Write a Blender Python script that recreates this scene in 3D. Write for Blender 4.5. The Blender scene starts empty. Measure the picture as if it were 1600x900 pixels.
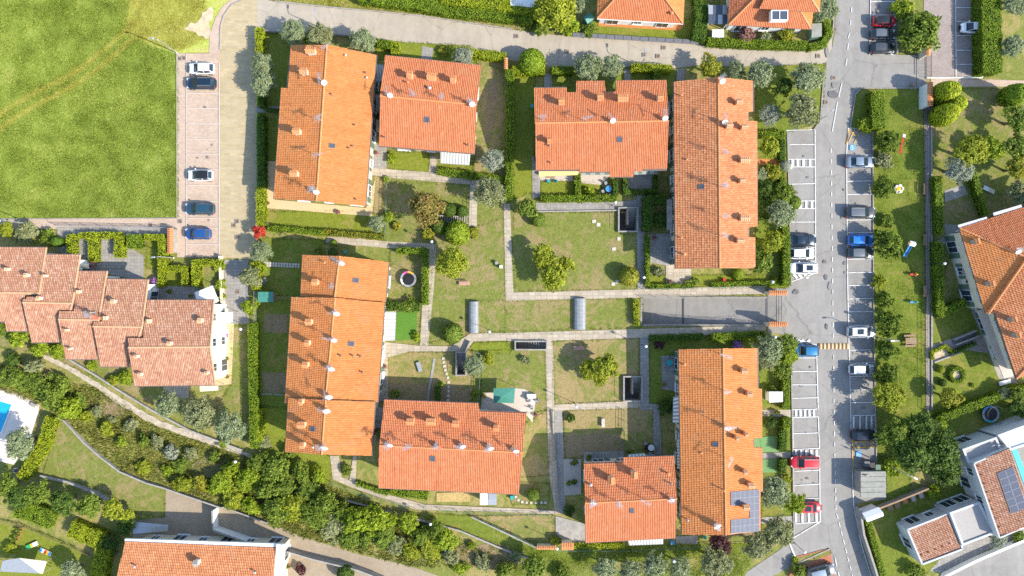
import bpy, bmesh, math, random
import numpy as np
from mathutils import Vector, Matrix
random.seed(7)
rng = np.random.default_rng(7)
SC = bpy.context.scene
COL = SC.collection

# ------------------------------------------------------------------ camera, sky, sun, exposure
HC = 107.0                       # drone height in metres; 0.1 m of ground per photo pixel
cam_d = bpy.data.cameras.new('camera')
cam = bpy.data.objects.new('camera', cam_d)
COL.objects.link(cam)
cam.location = (0, 0, HC)
cam.rotation_euler = (0, 0, 0)
cam_d.sensor_width = 36.0
cam_d.lens = 18.0 / (80.0 / HC)
cam_d.clip_end = 2000
SC.camera = cam

SUN_TO = Vector((1.22, -0.53, 1.0)).normalized()
world = bpy.data.worlds.new('World')
SC.world = world
world.use_nodes = True
wn = world.node_tree.nodes
sky = wn.new('ShaderNodeTexSky')
sky.sky_type = 'NISHITA'
sky.sun_disc = False
sky.sun_elevation = math.asin(SUN_TO.z)
sky.sun_rotation = math.atan2(SUN_TO.x, SUN_TO.y)
sky.air_density = 1.0
sky.dust_density = 0.6
wn['Background'].inputs['Strength'].default_value = 0.15
world.node_tree.links.new(sky.outputs[0], wn['Background'].inputs['Color'])
sun_d = bpy.data.lights.new('sun', 'SUN')
sun_d.energy = 3.5
sun_d.angle = math.radians(0.55)
sun_d.color = (1.0, 0.925, 0.80)
sun = bpy.data.objects.new('sun', sun_d)
COL.objects.link(sun)
sun.rotation_euler = (-SUN_TO).to_track_quat('-Z', 'Y').to_euler()
SC.view_settings.view_transform = 'Standard'
SC.view_settings.look = 'None'
SC.view_settings.gamma = 1
SC.view_settings.use_curve_mapping = False
SC.view_settings.exposure = 1.15
SC.render.engine = 'CYCLES'
SC.cycles.max_bounces = 5
SC.cycles.diffuse_bounces = 3
SC.cycles.glossy_bounces = 2
SC.cycles.transmission_bounces = 3
SC.cycles.use_denoising = False

# ------------------------------------------------------------------ places
def P(px, py, z=0.0):
    """the point of the real place, z metres above the ground, that the photo shows at a pixel"""
    k = 0.1 * (1 - z / HC)
    return Vector(((px - 800) * k, (450 - py) * k, z))

# ------------------------------------------------------------------ objects
def link(name, me, parent=None):
    o = bpy.data.objects.new(name, me)
    COL.objects.link(o)
    if parent is not None:
        o.parent = parent
    return o

def tag(o, label=None, cat=None, group=None, kind=None):
    if label: o['label'] = label
    if cat: o['category'] = cat
    if group: o['group'] = group
    if kind: o['kind'] = kind
    return o

def thing(name, label, cat, loc=(0, 0, 0), rz=0.0, group=None):
    o = bpy.data.objects.new(name, None)
    COL.objects.link(o)
    o.location = loc
    o.rotation_euler = (0, 0, rz)
    o.empty_display_size = 0.3
    return tag(o, label, cat, group)

def set_mat(o, m):
    """material on the object, so that copies may share the mesh"""
    if not o.material_slots:
        o.data.materials.append(m)
    o.material_slots[0].link = 'OBJECT'
    o.material_slots[0].material = m

class MB:
    """collects verts and faces; build() makes one mesh object"""
    def __init__(s):
        s.v = []; s.f = []; s.m = []
    def add(s, vs, fs, mi=0):
        b = len(s.v)
        s.v += [tuple(v) for v in vs]
        for f in fs:
            s.f.append(tuple(b + i for i in f)); s.m.append(mi)
        return s
    def box(s, c, d, rz=0.0, mi=0, taper=1.0):
        cx, cy, cz = c; dx, dy, dz = d[0] / 2, d[1] / 2, d[2] / 2
        co, si = math.cos(rz), math.sin(rz)
        vs = []
        for k, t in ((-1, 1.0), (1, taper)):
            for a, b in ((-1, -1), (1, -1), (1, 1), (-1, 1)):
                x, y = a * dx * t, b * dy * t
                vs.append((cx + x * co - y * si, cy + x * si + y * co, cz + k * dz))
        return s.add(vs, [(3, 2, 1, 0), (4, 5, 6, 7), (0, 1, 5, 4), (1, 2, 6, 5), (2, 3, 7, 6), (3, 0, 4, 7)], mi)
    def bar(s, a, b, w, h=None, mi=0, up=Vector((0, 0, 1))):
        """a straight bar from a to b, w wide, h high"""
        a, b = Vector(a), Vector(b); h = h or w
        d = (b - a)
        if d.length < 1e-6: return s
        d.normalize()
        if abs(d.dot(up)) > 0.98: up = Vector((1, 0, 0))
        x = d.cross(up).normalized() * (w / 2); y = x.cross(d).normalized() * (h / 2)
        vs = [p + i * x + j * y for p in (a, b) for i, j in ((-1, -1), (1, -1), (1, 1), (-1, 1))]
        return s.add(vs, [(3, 2, 1, 0), (4, 5, 6, 7), (0, 1, 5, 4), (1, 2, 6, 5), (2, 3, 7, 6), (3, 0, 4, 7)], mi)
    def tube(s, pts, rs, n=8, mi=0, cap=True):
        pts = [Vector(p) for p in pts]
        if not hasattr(rs, '__len__'): rs = [rs] * len(pts)
        b = len(s.v)
        for i, p in enumerate(pts):
            d = (pts[min(i + 1, len(pts) - 1)] - pts[max(i - 1, 0)]).normalized()
            u = Vector((0, 0, 1)) if abs(d.z) < 0.9 else Vector((1, 0, 0))
            x = d.cross(u).normalized(); y = d.cross(x).normalized()
            for k in range(n):
                a = 2 * math.pi * k / n
                s.v.append(tuple(p + (x * math.cos(a) + y * math.sin(a)) * rs[i]))
        for i in range(len(pts) - 1):
            for k in range(n):
                s.f.append((b + i * n + k, b + (i + 1) * n + k, b + (i + 1) * n + (k + 1) % n, b + i * n + (k + 1) % n)); s.m.append(mi)
        if cap:
            s.f.append(tuple(b + k for k in range(n))); s.m.append(mi)
            e = b + (len(pts) - 1) * n
            s.f.append(tuple(e + k for k in reversed(range(n)))); s.m.append(mi)
        return s
    def lathe(s, c, prof, n=14, mi=0):
        """prof: (radius, z) from bottom to top about c"""
        b = len(s.v)
        for r, z in prof:
            for k in range(n):
                a = 2 * math.pi * k / n
                s.v.append((c[0] + r * math.cos(a), c[1] + r * math.sin(a), c[2] + z))
        for i in range(len(prof) - 1):
            for k in range(n):
                s.f.append((b + i * n + k, b + i * n + (k + 1) % n, b + (i + 1) * n + (k + 1) % n, b + (i + 1) * n + k)); s.m.append(mi)
        s.f.append(tuple(b + k for k in reversed(range(n)))); s.m.append(mi)
        e = b + (len(prof) - 1) * n
        s.f.append(tuple(e + k for k in range(n))); s.m.append(mi)
        return s
    def prism(s, pts, z0, z1, mi=0):
        """pts: ground outline (x, y), either way round"""
        pts = [(p[0], p[1]) for p in pts]
        ar = sum(pts[i][0] * pts[(i + 1) % len(pts)][1] - pts[(i + 1) % len(pts)][0] * pts[i][1] for i in range(len(pts)))
        if ar < 0: pts = pts[::-1]
        n = len(pts)
        vs = [(x, y, z0) for x, y in pts] + [(x, y, z1) for x, y in pts]
        fs = [tuple(reversed(range(n))), tuple(range(n, 2 * n))] + [(i, (i + 1) % n, n + (i + 1) % n, n + i) for i in range(n)]
        return s.add(vs, fs, mi)
    def mesh(s, name):
        me = bpy.data.meshes.new(name)
        me.from_pydata(s.v, [], s.f)
        if any(s.m): me.polygons.foreach_set('material_index', s.m)
        me.update()
        return me
    def build(s, name, mat, parent=None, smooth=False):
        me = s.mesh(name)
        for m in (mat if isinstance(mat, (list, tuple)) else [mat]): me.materials.append(m)
        if smooth:
            me.polygons.foreach_set('use_smooth', [True] * len(me.polygons))
        return link(name, me, parent)

# ------------------------------------------------------------------ materials
def hexc(h):
    c = [int(h[i:i + 2], 16) / 255 for i in (0, 2, 4)]
    return tuple(x / 12.92 if x <= 0.04045 else ((x + 0.055) / 1.055) ** 2.4 for x in c) + (1,)

class NT:
    def __init__(s, name, rough=0.8, spec=0.3):
        s.m = bpy.data.materials.new(name); s.m.use_nodes = True
        s.n = s.m.node_tree.nodes; s.l = s.m.node_tree.links
        s.b = s.n['Principled BSDF']
        s.b.inputs['Roughness'].default_value = rough
        s.b.inputs['Specular IOR Level'].default_value = spec
        s._c = None
    def new(s, t, **k):
        n = s.n.new(t)
        for a, v in k.items(): setattr(n, a, v)
        return n
    def coord(s, kind='pos'):
        if kind == 'pos':
            g = s.new('ShaderNodeNewGeometry'); return g.outputs['Position']
        return s.new('ShaderNodeTexCoord').outputs[kind]
    def noise(s, scale, detail=4, rough=0.6, vec=None, dist=0.0, mapping=None):
        t = s.new('ShaderNodeTexNoise'); t.inputs['Scale'].default_value = scale
        t.inputs['Detail'].default_value = detail; t.inputs['Roughness'].default_value = rough
        t.inputs['Distortion'].default_value = dist
        v = vec if vec is not None else s.coord()
        if mapping:
            mp = s.new('ShaderNodeMapping'); mp.inputs['Scale'].default_value = mapping
            s.l.new(v, mp.inputs[0]); v = mp.outputs[0]
        s.l.new(v, t.inputs['Vector'])
        return t.outputs['Fac']
    def ramp(s, fac, stops):
        r = s.new('ShaderNodeValToRGB'); e = r.color_ramp.elements
        while len(e) < len(stops): e.new(0.5)
        for i, (p, c) in enumerate(stops):
            e[i].position = p; e[i].color = c if len(c) == 4 else tuple(c) + (1,)
        s.l.new(fac, r.inputs[0]); return r.outputs[0]
    def mix(s, fac, a, b, mode='MIX'):
        x = s.new('ShaderNodeMix', data_type='RGBA', blend_type=mode)
        for val, i in ((fac, 0), (a, 6), (b, 7)):
            if isinstance(val, (int, float)): x.inputs[i].default_value = val
            elif isinstance(val, tuple): x.inputs[i].default_value = val if len(val) == 4 else val + (1,)
            else: s.l.new(val, x.inputs[i])
        return x.outputs[2]
    def math(s, op, a, b=0.0):
        x = s.new('ShaderNodeMath', operation=op)
        for val, i in ((a, 0), (b, 1)):
            if isinstance(val, (int, float)): x.inputs[i].default_value = val
            else: s.l.new(val, x.inputs[i])
        return x.outputs[0]
    def color(s, c):
        if isinstance(c, tuple): s.b.inputs['Base Color'].default_value = c if len(c) == 4 else c + (1,)
        else: s.l.new(c, s.b.inputs['Base Color'])
        return s
    def bump(s, h, strength=0.4, dist=0.05):
        b = s.new('ShaderNodeBump'); b.inputs['Strength'].default_value = strength; b.inputs['Distance'].default_value = dist
        s.l.new(h, b.inputs['Height']); s.l.new(b.outputs[0], s.b.inputs['Normal']); return s

BW = ((0, 0, 0, 1), (1, 1, 1, 1))
def plain(name, c, rough=0.6, spec=0.3, metal=0.0, var=0.12, scale=3.0):
    t = NT(name, rough, spec); t.b.inputs['Metallic'].default_value = metal
    c = hexc(c) if isinstance(c, str) else c
    if var:
        f = t.noise(scale, 5, 0.65)
        lo = tuple(x * (1 - var) for x in c[:3]); hi = tuple(min(1, x * (1 + var)) for x in c[:3])
        t.color(t.ramp(f, [(0.3, lo), (0.7, hi)]))
    else: t.color(c)
    return t.m

def grass_mat(name, dark, mid, dry, dry_amt=0.5, stripe=None):
    """mown or rough grass: patches of fresh, dull and dry blades at three scales"""
    t = NT(name, 0.9, 0.1)
    big = t.noise(0.13, 3, 0.6); med = t.noise(0.42, 6, 0.66, dist=1.4); fine = t.noise(5.0, 4, 0.8); tuft = t.noise(1.9, 5, 0.75)
    g = t.ramp(fine, [(0.30, dark), (0.66, mid)])
    g = t.mix(t.ramp(tuft, [(0.42, (0, 0, 0)), (0.62, (0.7, 0.7, 0.7))]), g, tuple(1.18 * x for x in mid[:3]) + (1,))
    f2 = t.math('ADD', t.math('MULTIPLY', big, 0.40), t.math('MULTIPLY', med, 0.60))
    lo = 0.60 - 0.14 * dry_amt
    d = t.ramp(f2, [(lo - 0.035, (0, 0, 0)), (lo + 0.05, (0.95, 0.95, 0.95))])
    dm = t.mix(t.ramp(fine, [(0.3, (0, 0, 0)), (0.65, (1, 1, 1))]), tuple(0.66 * x for x in dry[:3]) + (1,), tuple(min(1, 1.12 * x) for x in dry[:3]) + (1,))
    c = t.mix(d, g, dm)
    weeds = t.noise(1.3, 5, 0.7)
    c = t.mix(t.ramp(weeds, [(0.57, (0, 0, 0)), (0.66, (0.6, 0.6, 0.6))]), c, (dark[0] * .85, dark[1] * 1.0, dark[2] * .9, 1))
    t.color(c)
    t.bump(fine, 0.9, 0.12)
    return t.m

def foliage(name, c1, c2, c3=None, trans=0.25, ns=0.8, rw=0.65):
    t = NT(name, 0.62, 0.25)
    g = t.new('ShaderNodeNewGeometry')
    r = g.outputs['Random Per Island']
    n = t.ramp(t.noise(ns, 4, 0.65), [(0.3, (0, 0, 0)), (0.7, (1, 1, 1))])
    a = t.math('ADD', t.math('MULTIPLY', r, rw), t.math('MULTIPLY', n, 1 - rw))
    st = [(0.12, c1), (0.72, c2)] + ([(0.97, c3)] if c3 else [])
    c = t.ramp(a, st)
    t.color(c)
    tr = t.new('ShaderNodeBsdfTranslucent'); t.l.new(c, tr.inputs[0])
    mx = t.new('ShaderNodeMixShader'); mx.inputs[0].default_value = trans
    t.l.new(t.b.outputs[0], mx.inputs[1]); t.l.new(tr.outputs[0], mx.inputs[2])
    t.l.new(mx.outputs[0], t.n['Material Output'].inputs[0])
    return t.m

def roof_mat(name, cols, stain=0.35, speck=None):
    """clay tiles: each tile its own shade, read from the tile's place in the courses (UV)"""
    t = NT(name, 0.78, 0.25)
    uv = t.new('ShaderNodeUVMap').outputs[0]
    fl = t.new('ShaderNodeVectorMath', operation='FLOOR'); t.l.new(uv, fl.inputs[0])
    oi = t.new('ShaderNodeObjectInfo').outputs['Random']
    ad = t.new('ShaderNodeVectorMath', operation='ADD'); t.l.new(fl.outputs[0], ad.inputs[0])
    cb = t.new('ShaderNodeCombineXYZ'); t.l.new(t.math('MULTIPLY', oi, 90.0), cb.inputs[2]); t.l.new(cb.outputs[0], ad.inputs[1])
    w = t.new('ShaderNodeTexWhiteNoise'); t.l.new(ad.outputs[0], w.inputs[0])
    c = t.ramp(w.outputs['Value'], cols)
    big = t.noise(0.5, 5, 0.7); fine = t.noise(9.0, 3, 0.7)
    c = t.mix(t.ramp(big, [(0.35, (stain,) * 3), (0.65, (0, 0, 0))]), c, (0.72, 0.66, 0.6), 'MULTIPLY')
    c = t.mix(t.ramp(fine, [(0.3, (0.12,) * 3), (0.6, (0, 0, 0))]), c, (0.6, 0.55, 0.5), 'MULTIPLY')
    st = t.noise(1.0, 5, 0.7, vec=uv, mapping=(0.55, 0.07, 1)); lic = t.noise(0.55, 4, 0.6)
    c = t.mix(t.ramp(st, [(0.52, (0, 0, 0)), (0.72, (0.55,) * 3)]), c, (0.62, 0.56, 0.5), 'MULTIPLY')
    c = t.mix(t.ramp(lic, [(0.55, (0, 0, 0)), (0.72, (0.3,) * 3)]), c, (0.40, 0.25, 0.15, 1))
    if speck:
        s2 = t.ramp(w.outputs['Color'], [(speck[0], (0, 0, 0)), (speck[0] + 0.12, (0.28,) * 3)])
        c = t.mix(s2, c, speck[1])
    t.color(c)
    t.bump(fine, 0.3, 0.02)
    return t.m

def paving(name, base, joint, sx, sy, var=0.12, offset=0.5, mortar=0.03, rz=0.0, tint=None):
    t = NT(name, 0.85, 0.2)
    mp = t.new('ShaderNodeMapping'); mp.inputs['Rotation'].default_value = (0, 0, rz); t.l.new(t.coord(), mp.inputs[0])
    b = t.new('ShaderNodeTexBrick'); t.l.new(mp.outputs[0], b.inputs[0])
    b.offset = offset; b.inputs['Scale'].default_value = 1
    b.inputs['Brick Width'].default_value = sx; b.inputs['Row Height'].default_value = sy
    b.inputs['Mortar Size'].default_value = mortar; b.inputs['Bias'].default_value = 0
    b.inputs['Color1'].default_value = tuple(x * (1 + var) for x in base[:3]) + (1,)
    b.inputs['Color2'].default_value = tuple(x * (1 - var) for x in base[:3]) + (1,)
    b.inputs['Mortar'].default_value = joint
    n = t.noise(0.45, 5, 0.7); f = t.noise(5, 4, 0.7)
    c = t.mix(t.ramp(n, [(0.3, (0.5,) * 3), (0.65, (0, 0, 0))]), b.outputs[0], tint or (0.72, 0.7, 0.66, 1), 'MULTIPLY')
    c = t.mix(t.ramp(f, [(0.25, (0.4,) * 3), (0.6, (0, 0, 0))]), c, (0.7, 0.69, 0.66, 1), 'MULTIPLY')
    t.color(c)
    t.bump(b.outputs['Fac'], -0.4, 0.01)
    return t.m

def asphalt_mat(name, c, wear=0.35):
    t = NT(name, 0.9, 0.2)
    big = t.noise(0.12, 5, 0.65); med = t.noise(0.9, 5, 0.7); fine = t.noise(14, 3, 0.8)
    streak = t.noise(0.35, 4, 0.6, mapping=(3.0, 0.25, 1))
    lo = tuple(x * (1 - wear) for x in c[:3]); hi = tuple(x * (1 + wear * 0.5) for x in c[:3])
    f = t.math('ADD', t.math('MULTIPLY', big, 0.45), t.math('ADD', t.math('MULTIPLY', med, 0.3), t.math('MULTIPLY', streak, 0.25)))
    col = t.ramp(f, [(0.32, lo), (0.68, hi)])
    col = t.mix(t.ramp(fine, [(0.3, (0.5,) * 3), (0.6, (0, 0, 0))]), col, (0.75, 0.75, 0.75), 'MULTIPLY')
    vo = t.new('ShaderNodeTexVoronoi', feature='DISTANCE_TO_EDGE'); vo.inputs['Scale'].default_value = 0.11
    wv = t.noise(0.7, 4, 0.7); mv = t.new('ShaderNodeVectorMath', operation='ADD')
    t.l.new(t.coord(), mv.inputs[0]); t.l.new(wv, mv.inputs[1]); t.l.new(mv.outputs[0], vo.inputs['Vector'])
    crack = t.ramp(vo.outputs['Distance'], [(0.0, (0.6,) * 3), (0.006, (0, 0, 0))])
    col = t.mix(crack, col, (0.45, 0.44, 0.43), 'MULTIPLY')
    t.color(col); t.bump(fine, 0.35, 0.01)
    return t.m

M = {}
M['ground'] = grass_mat('soil_and_grass', (0.114, 0.134, 0.029), (0.209, 0.228, 0.054), (0.342, 0.287, 0.108), 0.7)
M['field'] = grass_mat('meadow_grass', (0.27, 0.315, 0.05), (0.43, 0.46, 0.10), (0.54, 0.48, 0.18), 0.5)
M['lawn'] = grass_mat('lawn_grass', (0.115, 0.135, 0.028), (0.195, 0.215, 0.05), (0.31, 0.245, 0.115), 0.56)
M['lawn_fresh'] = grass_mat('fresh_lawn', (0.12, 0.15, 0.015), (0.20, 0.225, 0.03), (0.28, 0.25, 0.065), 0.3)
M['lawn_dark'] = grass_mat('dark_lawn', (0.095, 0.135, 0.018), (0.175, 0.21, 0.032), (0.26, 0.235, 0.06), 0.4)  # slightly darker, greener grass than the plain lawn
M['lawn_dry'] = grass_mat('dry_lawn', (0.13, 0.145, 0.035), (0.21, 0.22, 0.06), (0.35, 0.265, 0.125), 0.84)
M['turf'] = plain('artificial_turf', (0.095, 0.205, 0.03), 0.9, 0.1, var=0.18, scale=6)
M['turf_mint'] = plain('mint_artificial_turf', (0.16, 0.29, 0.12), 0.9, 0.1, var=0.12, scale=6)
M['soil'] = grass_mat('soil_and_shade', (0.16, 0.15, 0.06), (0.23, 0.20, 0.09), (0.31, 0.225, 0.135), 1.0)  # real soil, also the brown painted where two gardens lie in shade
M['sand'] = plain('pale_sandy_soil', (0.52, 0.42, 0.28), 0.95, 0.1, var=0.25, scale=1.2)
M['straw'] = plain('straw_mulch', (0.42, 0.31, 0.13), 0.95, 0.1, var=0.3, scale=4)
M['gravel'] = plain('pale_gravel', (0.38, 0.355, 0.33), 0.95, 0.1, var=0.3, scale=9)
M['track'] = plain('chalky_track', (0.42, 0.36, 0.27), 0.95, 0.1, var=0.35, scale=1.5)
M['asphalt'] = asphalt_mat('worn_asphalt', (0.305, 0.29, 0.268), 0.32)
M['asphalt_bay'] = asphalt_mat('bay_asphalt', (0.27, 0.257, 0.24), 0.32)
M['asphalt_lane'] = asphalt_mat('pale_lane_asphalt', (0.43, 0.375, 0.30), 0.28)
M['patch'] = plain('asphalt_patch', (0.14, 0.14, 0.14), 0.9, 0.2, var=0.2)
M['stain'] = plain('oil_stain', (0.17, 0.16, 0.15), 0.7, 0.3, var=0.3, scale=8)
M['pink'] = paving('pink_pavers', (0.53, 0.405, 0.315), (0.44, 0.34, 0.265, 1), 0.4, 0.2)
M['pinkgrey'] = paving('mauve_pavers', (0.36, 0.30, 0.275), (0.28, 0.24, 0.22, 1), 0.4, 0.2)
M['lane'] = paving('brick_lane', (0.44, 0.375, 0.255), (0.49, 0.37, 0.185, 1), 1.1, 0.44, var=0.1, mortar=0.06)
M['slab'] = paving('concrete_slabs', (0.46, 0.395, 0.31), (0.37, 0.315, 0.245, 1), 0.9, 0.6, offset=0.0, mortar=0.05)
M['greyslab'] = paving('grey_slabs', (0.33, 0.31, 0.285), (0.26, 0.245, 0.225, 1), 0.5, 0.5, offset=0.0, mortar=0.04)
M['cobble'] = paving('tan_cobbles', (0.40, 0.325, 0.235), (0.30, 0.24, 0.17, 1), 0.3, 0.15, mortar=0.03)
M['brickpath'] = paving('dark_brick_path', (0.34, 0.285, 0.255), (0.27, 0.235, 0.215, 1), 0.3, 0.15, mortar=0.02)
M['beige'] = plain('cream_terrace', (0.56, 0.42, 0.23), 0.8, var=0.08)
M['terracotta'] = paving('terracotta_paving', (0.58, 0.22, 0.07), (0.42, 0.18, 0.07, 1), 0.4, 0.4, offset=0.0)
M['redbrick'] = plain('red_brick', (0.40, 0.15, 0.085), 0.9, var=0.25, scale=6)
M['concrete'] = plain('weathered_concrete', (0.31, 0.29, 0.26), 0.9, var=0.25, scale=1.3)
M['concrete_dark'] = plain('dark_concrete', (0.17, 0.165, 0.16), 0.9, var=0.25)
M['deck'] = plain('pale_pool_deck', (0.50, 0.43, 0.36), 0.8, var=0.08)
M['pooldeck'] = plain('bleached_pool_deck', (0.66, 0.585, 0.52), 0.8, var=0.07)
M['white'] = plain('white_paint', (0.72, 0.72, 0.70), 0.6, var=0.06)
M['plaster'] = plain('cream_plaster', (0.66, 0.58, 0.44), 0.85, var=0.08, scale=0.8)
M['plaster_white'] = plain('white_plaster', (0.74, 0.74, 0.72), 0.85, var=0.05, scale=0.8)
M['plaster_shade'] = plain('shaded_white_plaster', (0.50, 0.51, 0.52), 0.85, var=0.1, scale=0.6)  # white walls with their shade put into the colour, greyed and cooled
M['plaster_orange'] = plain('orange_plaster', (0.55, 0.26, 0.12), 0.85, var=0.1)
def line_paint():
    t = NT('worn_line_paint', 0.7, 0.2)
    n = t.noise(1.6, 5, 0.75)
    t.color(t.ramp(n, [(0.33, (0.34, 0.335, 0.33)), (0.5, (0.66, 0.66, 0.64))])); return t.m
M['paint'] = line_paint()
M['paint_faint'] = plain('faded_line_paint', (0.56, 0.50, 0.45), 0.8, var=0.15, scale=4)
M['paint_pale'] = plain('pale_yellow_paint', (0.58, 0.45, 0.25), 0.8, var=0.2)
M['paint_yellow'] = plain('yellow_paint', (0.62, 0.36, 0.06), 0.7, var=0.25)
M['paint_blue'] = plain('blue_paint', (0.10, 0.35, 0.66), 0.7, var=0.15)
M['cover'] = plain('rusty_manhole', (0.16, 0.10, 0.075), 0.8, var=0.2)
M['rt_orange'] = roof_mat('orange_roof_tiles', [(0.0, (0.530, 0.201, 0.064)), (0.5, (0.568, 0.220, 0.071)), (1.0, (0.594, 0.243, 0.084))], 0.35, (0.93, (0.62, 0.38, 0.22, 1)))
M['rt_red'] = roof_mat('red_roof_tiles', [(0.0, (0.473, 0.161, 0.068)), (0.5, (0.510, 0.178, 0.077)), (1.0, (0.540, 0.201, 0.091))], 0.35, (0.94, (0.60, 0.40, 0.27, 1)))
M['rt_mixed'] = roof_mat('mottled_roof_tiles', [(0.0, (0.455, 0.177, 0.078)), (0.35, (0.505, 0.200, 0.087)), (0.7, (0.541, 0.225, 0.100)), (1.0, (0.555, 0.267, 0.129))], 0.35, (0.92, (0.44, 0.32, 0.24, 1)))
M['rt_pink'] = roof_mat('pinkish_roof_tiles', [(0.0, (0.340, 0.163, 0.102)), (0.4, (0.400, 0.199, 0.122)), (0.75, (0.433, 0.235, 0.150)), (1.0, (0.473, 0.305, 0.214))], 0.35, (0.87, (0.52, 0.44, 0.37, 1)))
M['ridge'] = plain('ridge_tile', (0.60, 0.25, 0.10), 0.8, var=0.2, scale=4)
M['ridge_pale'] = plain('pale_ridge_tile', (0.62, 0.36, 0.2), 0.8, var=0.2, scale=4)
M['fascia'] = plain('brown_fascia', (0.17, 0.12, 0.095), 0.7, var=0.15)
M['gutter'] = plain('copper_gutter', (0.20, 0.15, 0.14), 0.45, 0.5, 0.3, var=0.15)
M['chimney'] = plain('chimney_plaster', (0.62, 0.44, 0.30), 0.85, var=0.12)
M['chimney_pale'] = plain('pale_chimney_plaster', (0.66, 0.58, 0.48), 0.85, var=0.1)
M['tilecap'] = plain('chimney_tile', (0.60, 0.26, 0.11), 0.8, var=0.2, scale=5)
M['frame_grey'] = plain('panel_frame', (0.42, 0.43, 0.45), 0.6, 0.2, var=0.05)
M['metal'] = plain('galvanised_metal', (0.48, 0.49, 0.50), 0.4, 0.5, 0.55, var=0.1)
M['steel_dark'] = plain('dark_metal', (0.06, 0.065, 0.07), 0.5, 0.4, 0.3, var=0.1)
M['dish'] = plain('dish_white', (0.72, 0.72, 0.72), 0.5, var=0.04)
M['dish_red'] = plain('dish_red', (0.55, 0.14, 0.08), 0.5, var=0.04)
M['glass'] = plain('window_glass', (0.03, 0.045, 0.06), 0.08, 0.6, var=0)
M['glass_sky'] = plain('skylight_glass', (0.07, 0.085, 0.11), 0.25, 0.5, var=0)
M['shutter'] = plain('green_shutter', (0.10, 0.16, 0.11), 0.6, var=0.1)
M['wood'] = plain('weathered_wood', (0.30, 0.20, 0.13), 0.8, var=0.25, scale=5)
M['wood_pink'] = plain('pinkish_bench_wood', (0.48, 0.28, 0.22), 0.8, var=0.15, scale=5)
M['black'] = plain('black_plastic', (0.02, 0.02, 0.022), 0.5, var=0)
M['trunk'] = plain('bark', (0.16, 0.12, 0.085), 0.95, 0.1, var=0.3, scale=6)
M['fence_green'] = plain('green_fence', (0.10, 0.17, 0.13), 0.6, var=0.1)
M['fence_grey'] = plain('grey_fence', (0.30, 0.31, 0.32), 0.5, 0.4, 0.3, var=0.1)
M['stone'] = plain('stepping_stone', (0.50, 0.46, 0.40), 0.9, var=0.15)
M['slate'] = plain('slate_panel', (0.13, 0.135, 0.15), 0.6, var=0.2)
M['canvas'] = plain('white_canvas', (0.74, 0.74, 0.74), 0.8, var=0.04)
M['green_sheet'] = plain('teal_corrugated', (0.06, 0.22, 0.17), 0.5, var=0.15)
M['red'] = plain('red_plastic', (0.50, 0.03, 0.03), 0.45, var=0.05)
M['yellow'] = plain('yellow_plastic', (0.70, 0.42, 0.03), 0.45, var=0.05)
M['blue'] = plain('blue_plastic', (0.06, 0.25, 0.50), 0.45, var=0.05)
M['teal'] = plain('teal_plastic', (0.03, 0.34, 0.34), 0.45, var=0.05)
M['green_plastic'] = plain('green_plastic', (0.03, 0.40, 0.12), 0.45, var=0.05)
M['pinkp'] = plain('pink_plastic', (0.62, 0.12, 0.30), 0.45, var=0.05)
M['cushion'] = plain('grey_cushion', (0.28, 0.30, 0.33), 0.8, var=0.1)
M['pot'] = plain('terracotta_pot', (0.45, 0.19, 0.09), 0.8, var=0.15)
def water(name, c):
    t = NT(name, 0.06, 0.5)
    n = t.noise(2.5, 3, 0.5, dist=1.0)
    t.color(t.ramp(n, [(0.35, tuple(0.85 * x for x in c)), (0.65, c)])); t.bump(n, 0.25, 0.05)
    return t.m
M['pool'] = water('pool_water', (0.02, 0.40, 0.66))
M['pool2'] = water('shallow_pool_water', (0.10, 0.56, 0.66))
def solar():
    t = NT('solar_cells', 0.5, 0.12)
    b = t.new('ShaderNodeTexBrick'); t.l.new(t.coord('Generated'), b.inputs[0])
    b.offset = 0; b.inputs['Scale'].default_value = 1; b.inputs['Brick Width'].default_value = 0.166; b.inputs['Row Height'].default_value = 0.1
    b.inputs['Mortar Size'].default_value = 0.004
    b.inputs['Color1'].default_value = (0.06, 0.075, 0.12, 1); b.inputs['Color2'].default_value = (0.08, 0.09, 0.13, 1); b.inputs['Mortar'].default_value = (0.3, 0.31, 0.34, 1)
    t.color(b.outputs[0]); return t.m
M['solar'] = solar()
def stripes(name, c1, c2, scale, axis=0):
    t = NT(name, 0.8, 0.2)
    s = t.new('ShaderNodeSeparateXYZ'); t.l.new(t.coord('UV'), s.inputs[0])
    f = t.math('FRACT', t.math('MULTIPLY', s.outputs[axis], scale))
    t.color(t.ramp(f, [(0.5, c1), (0.52, c2)])); return t.m
M["hutroof"] = plain("mossy_felt_roof", (0.27, 0.27, 0.235), 0.9, var=0.2, scale=1.5)
M["rubber_brown"] = plain("brown_rubber", (0.13, 0.08, 0.05), 0.8, var=0.2)
M['awn_grey'] = plain('awning_grey_stripe', (0.30, 0.31, 0.29), 0.85, var=0.05)
M['awn_white'] = plain('awning_white_stripe', (0.70, 0.70, 0.66), 0.85, var=0.04)
M['awn_yellow'] = plain('awning_yellow', (0.66, 0.48, 0.20), 0.85, var=0.05)

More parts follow.
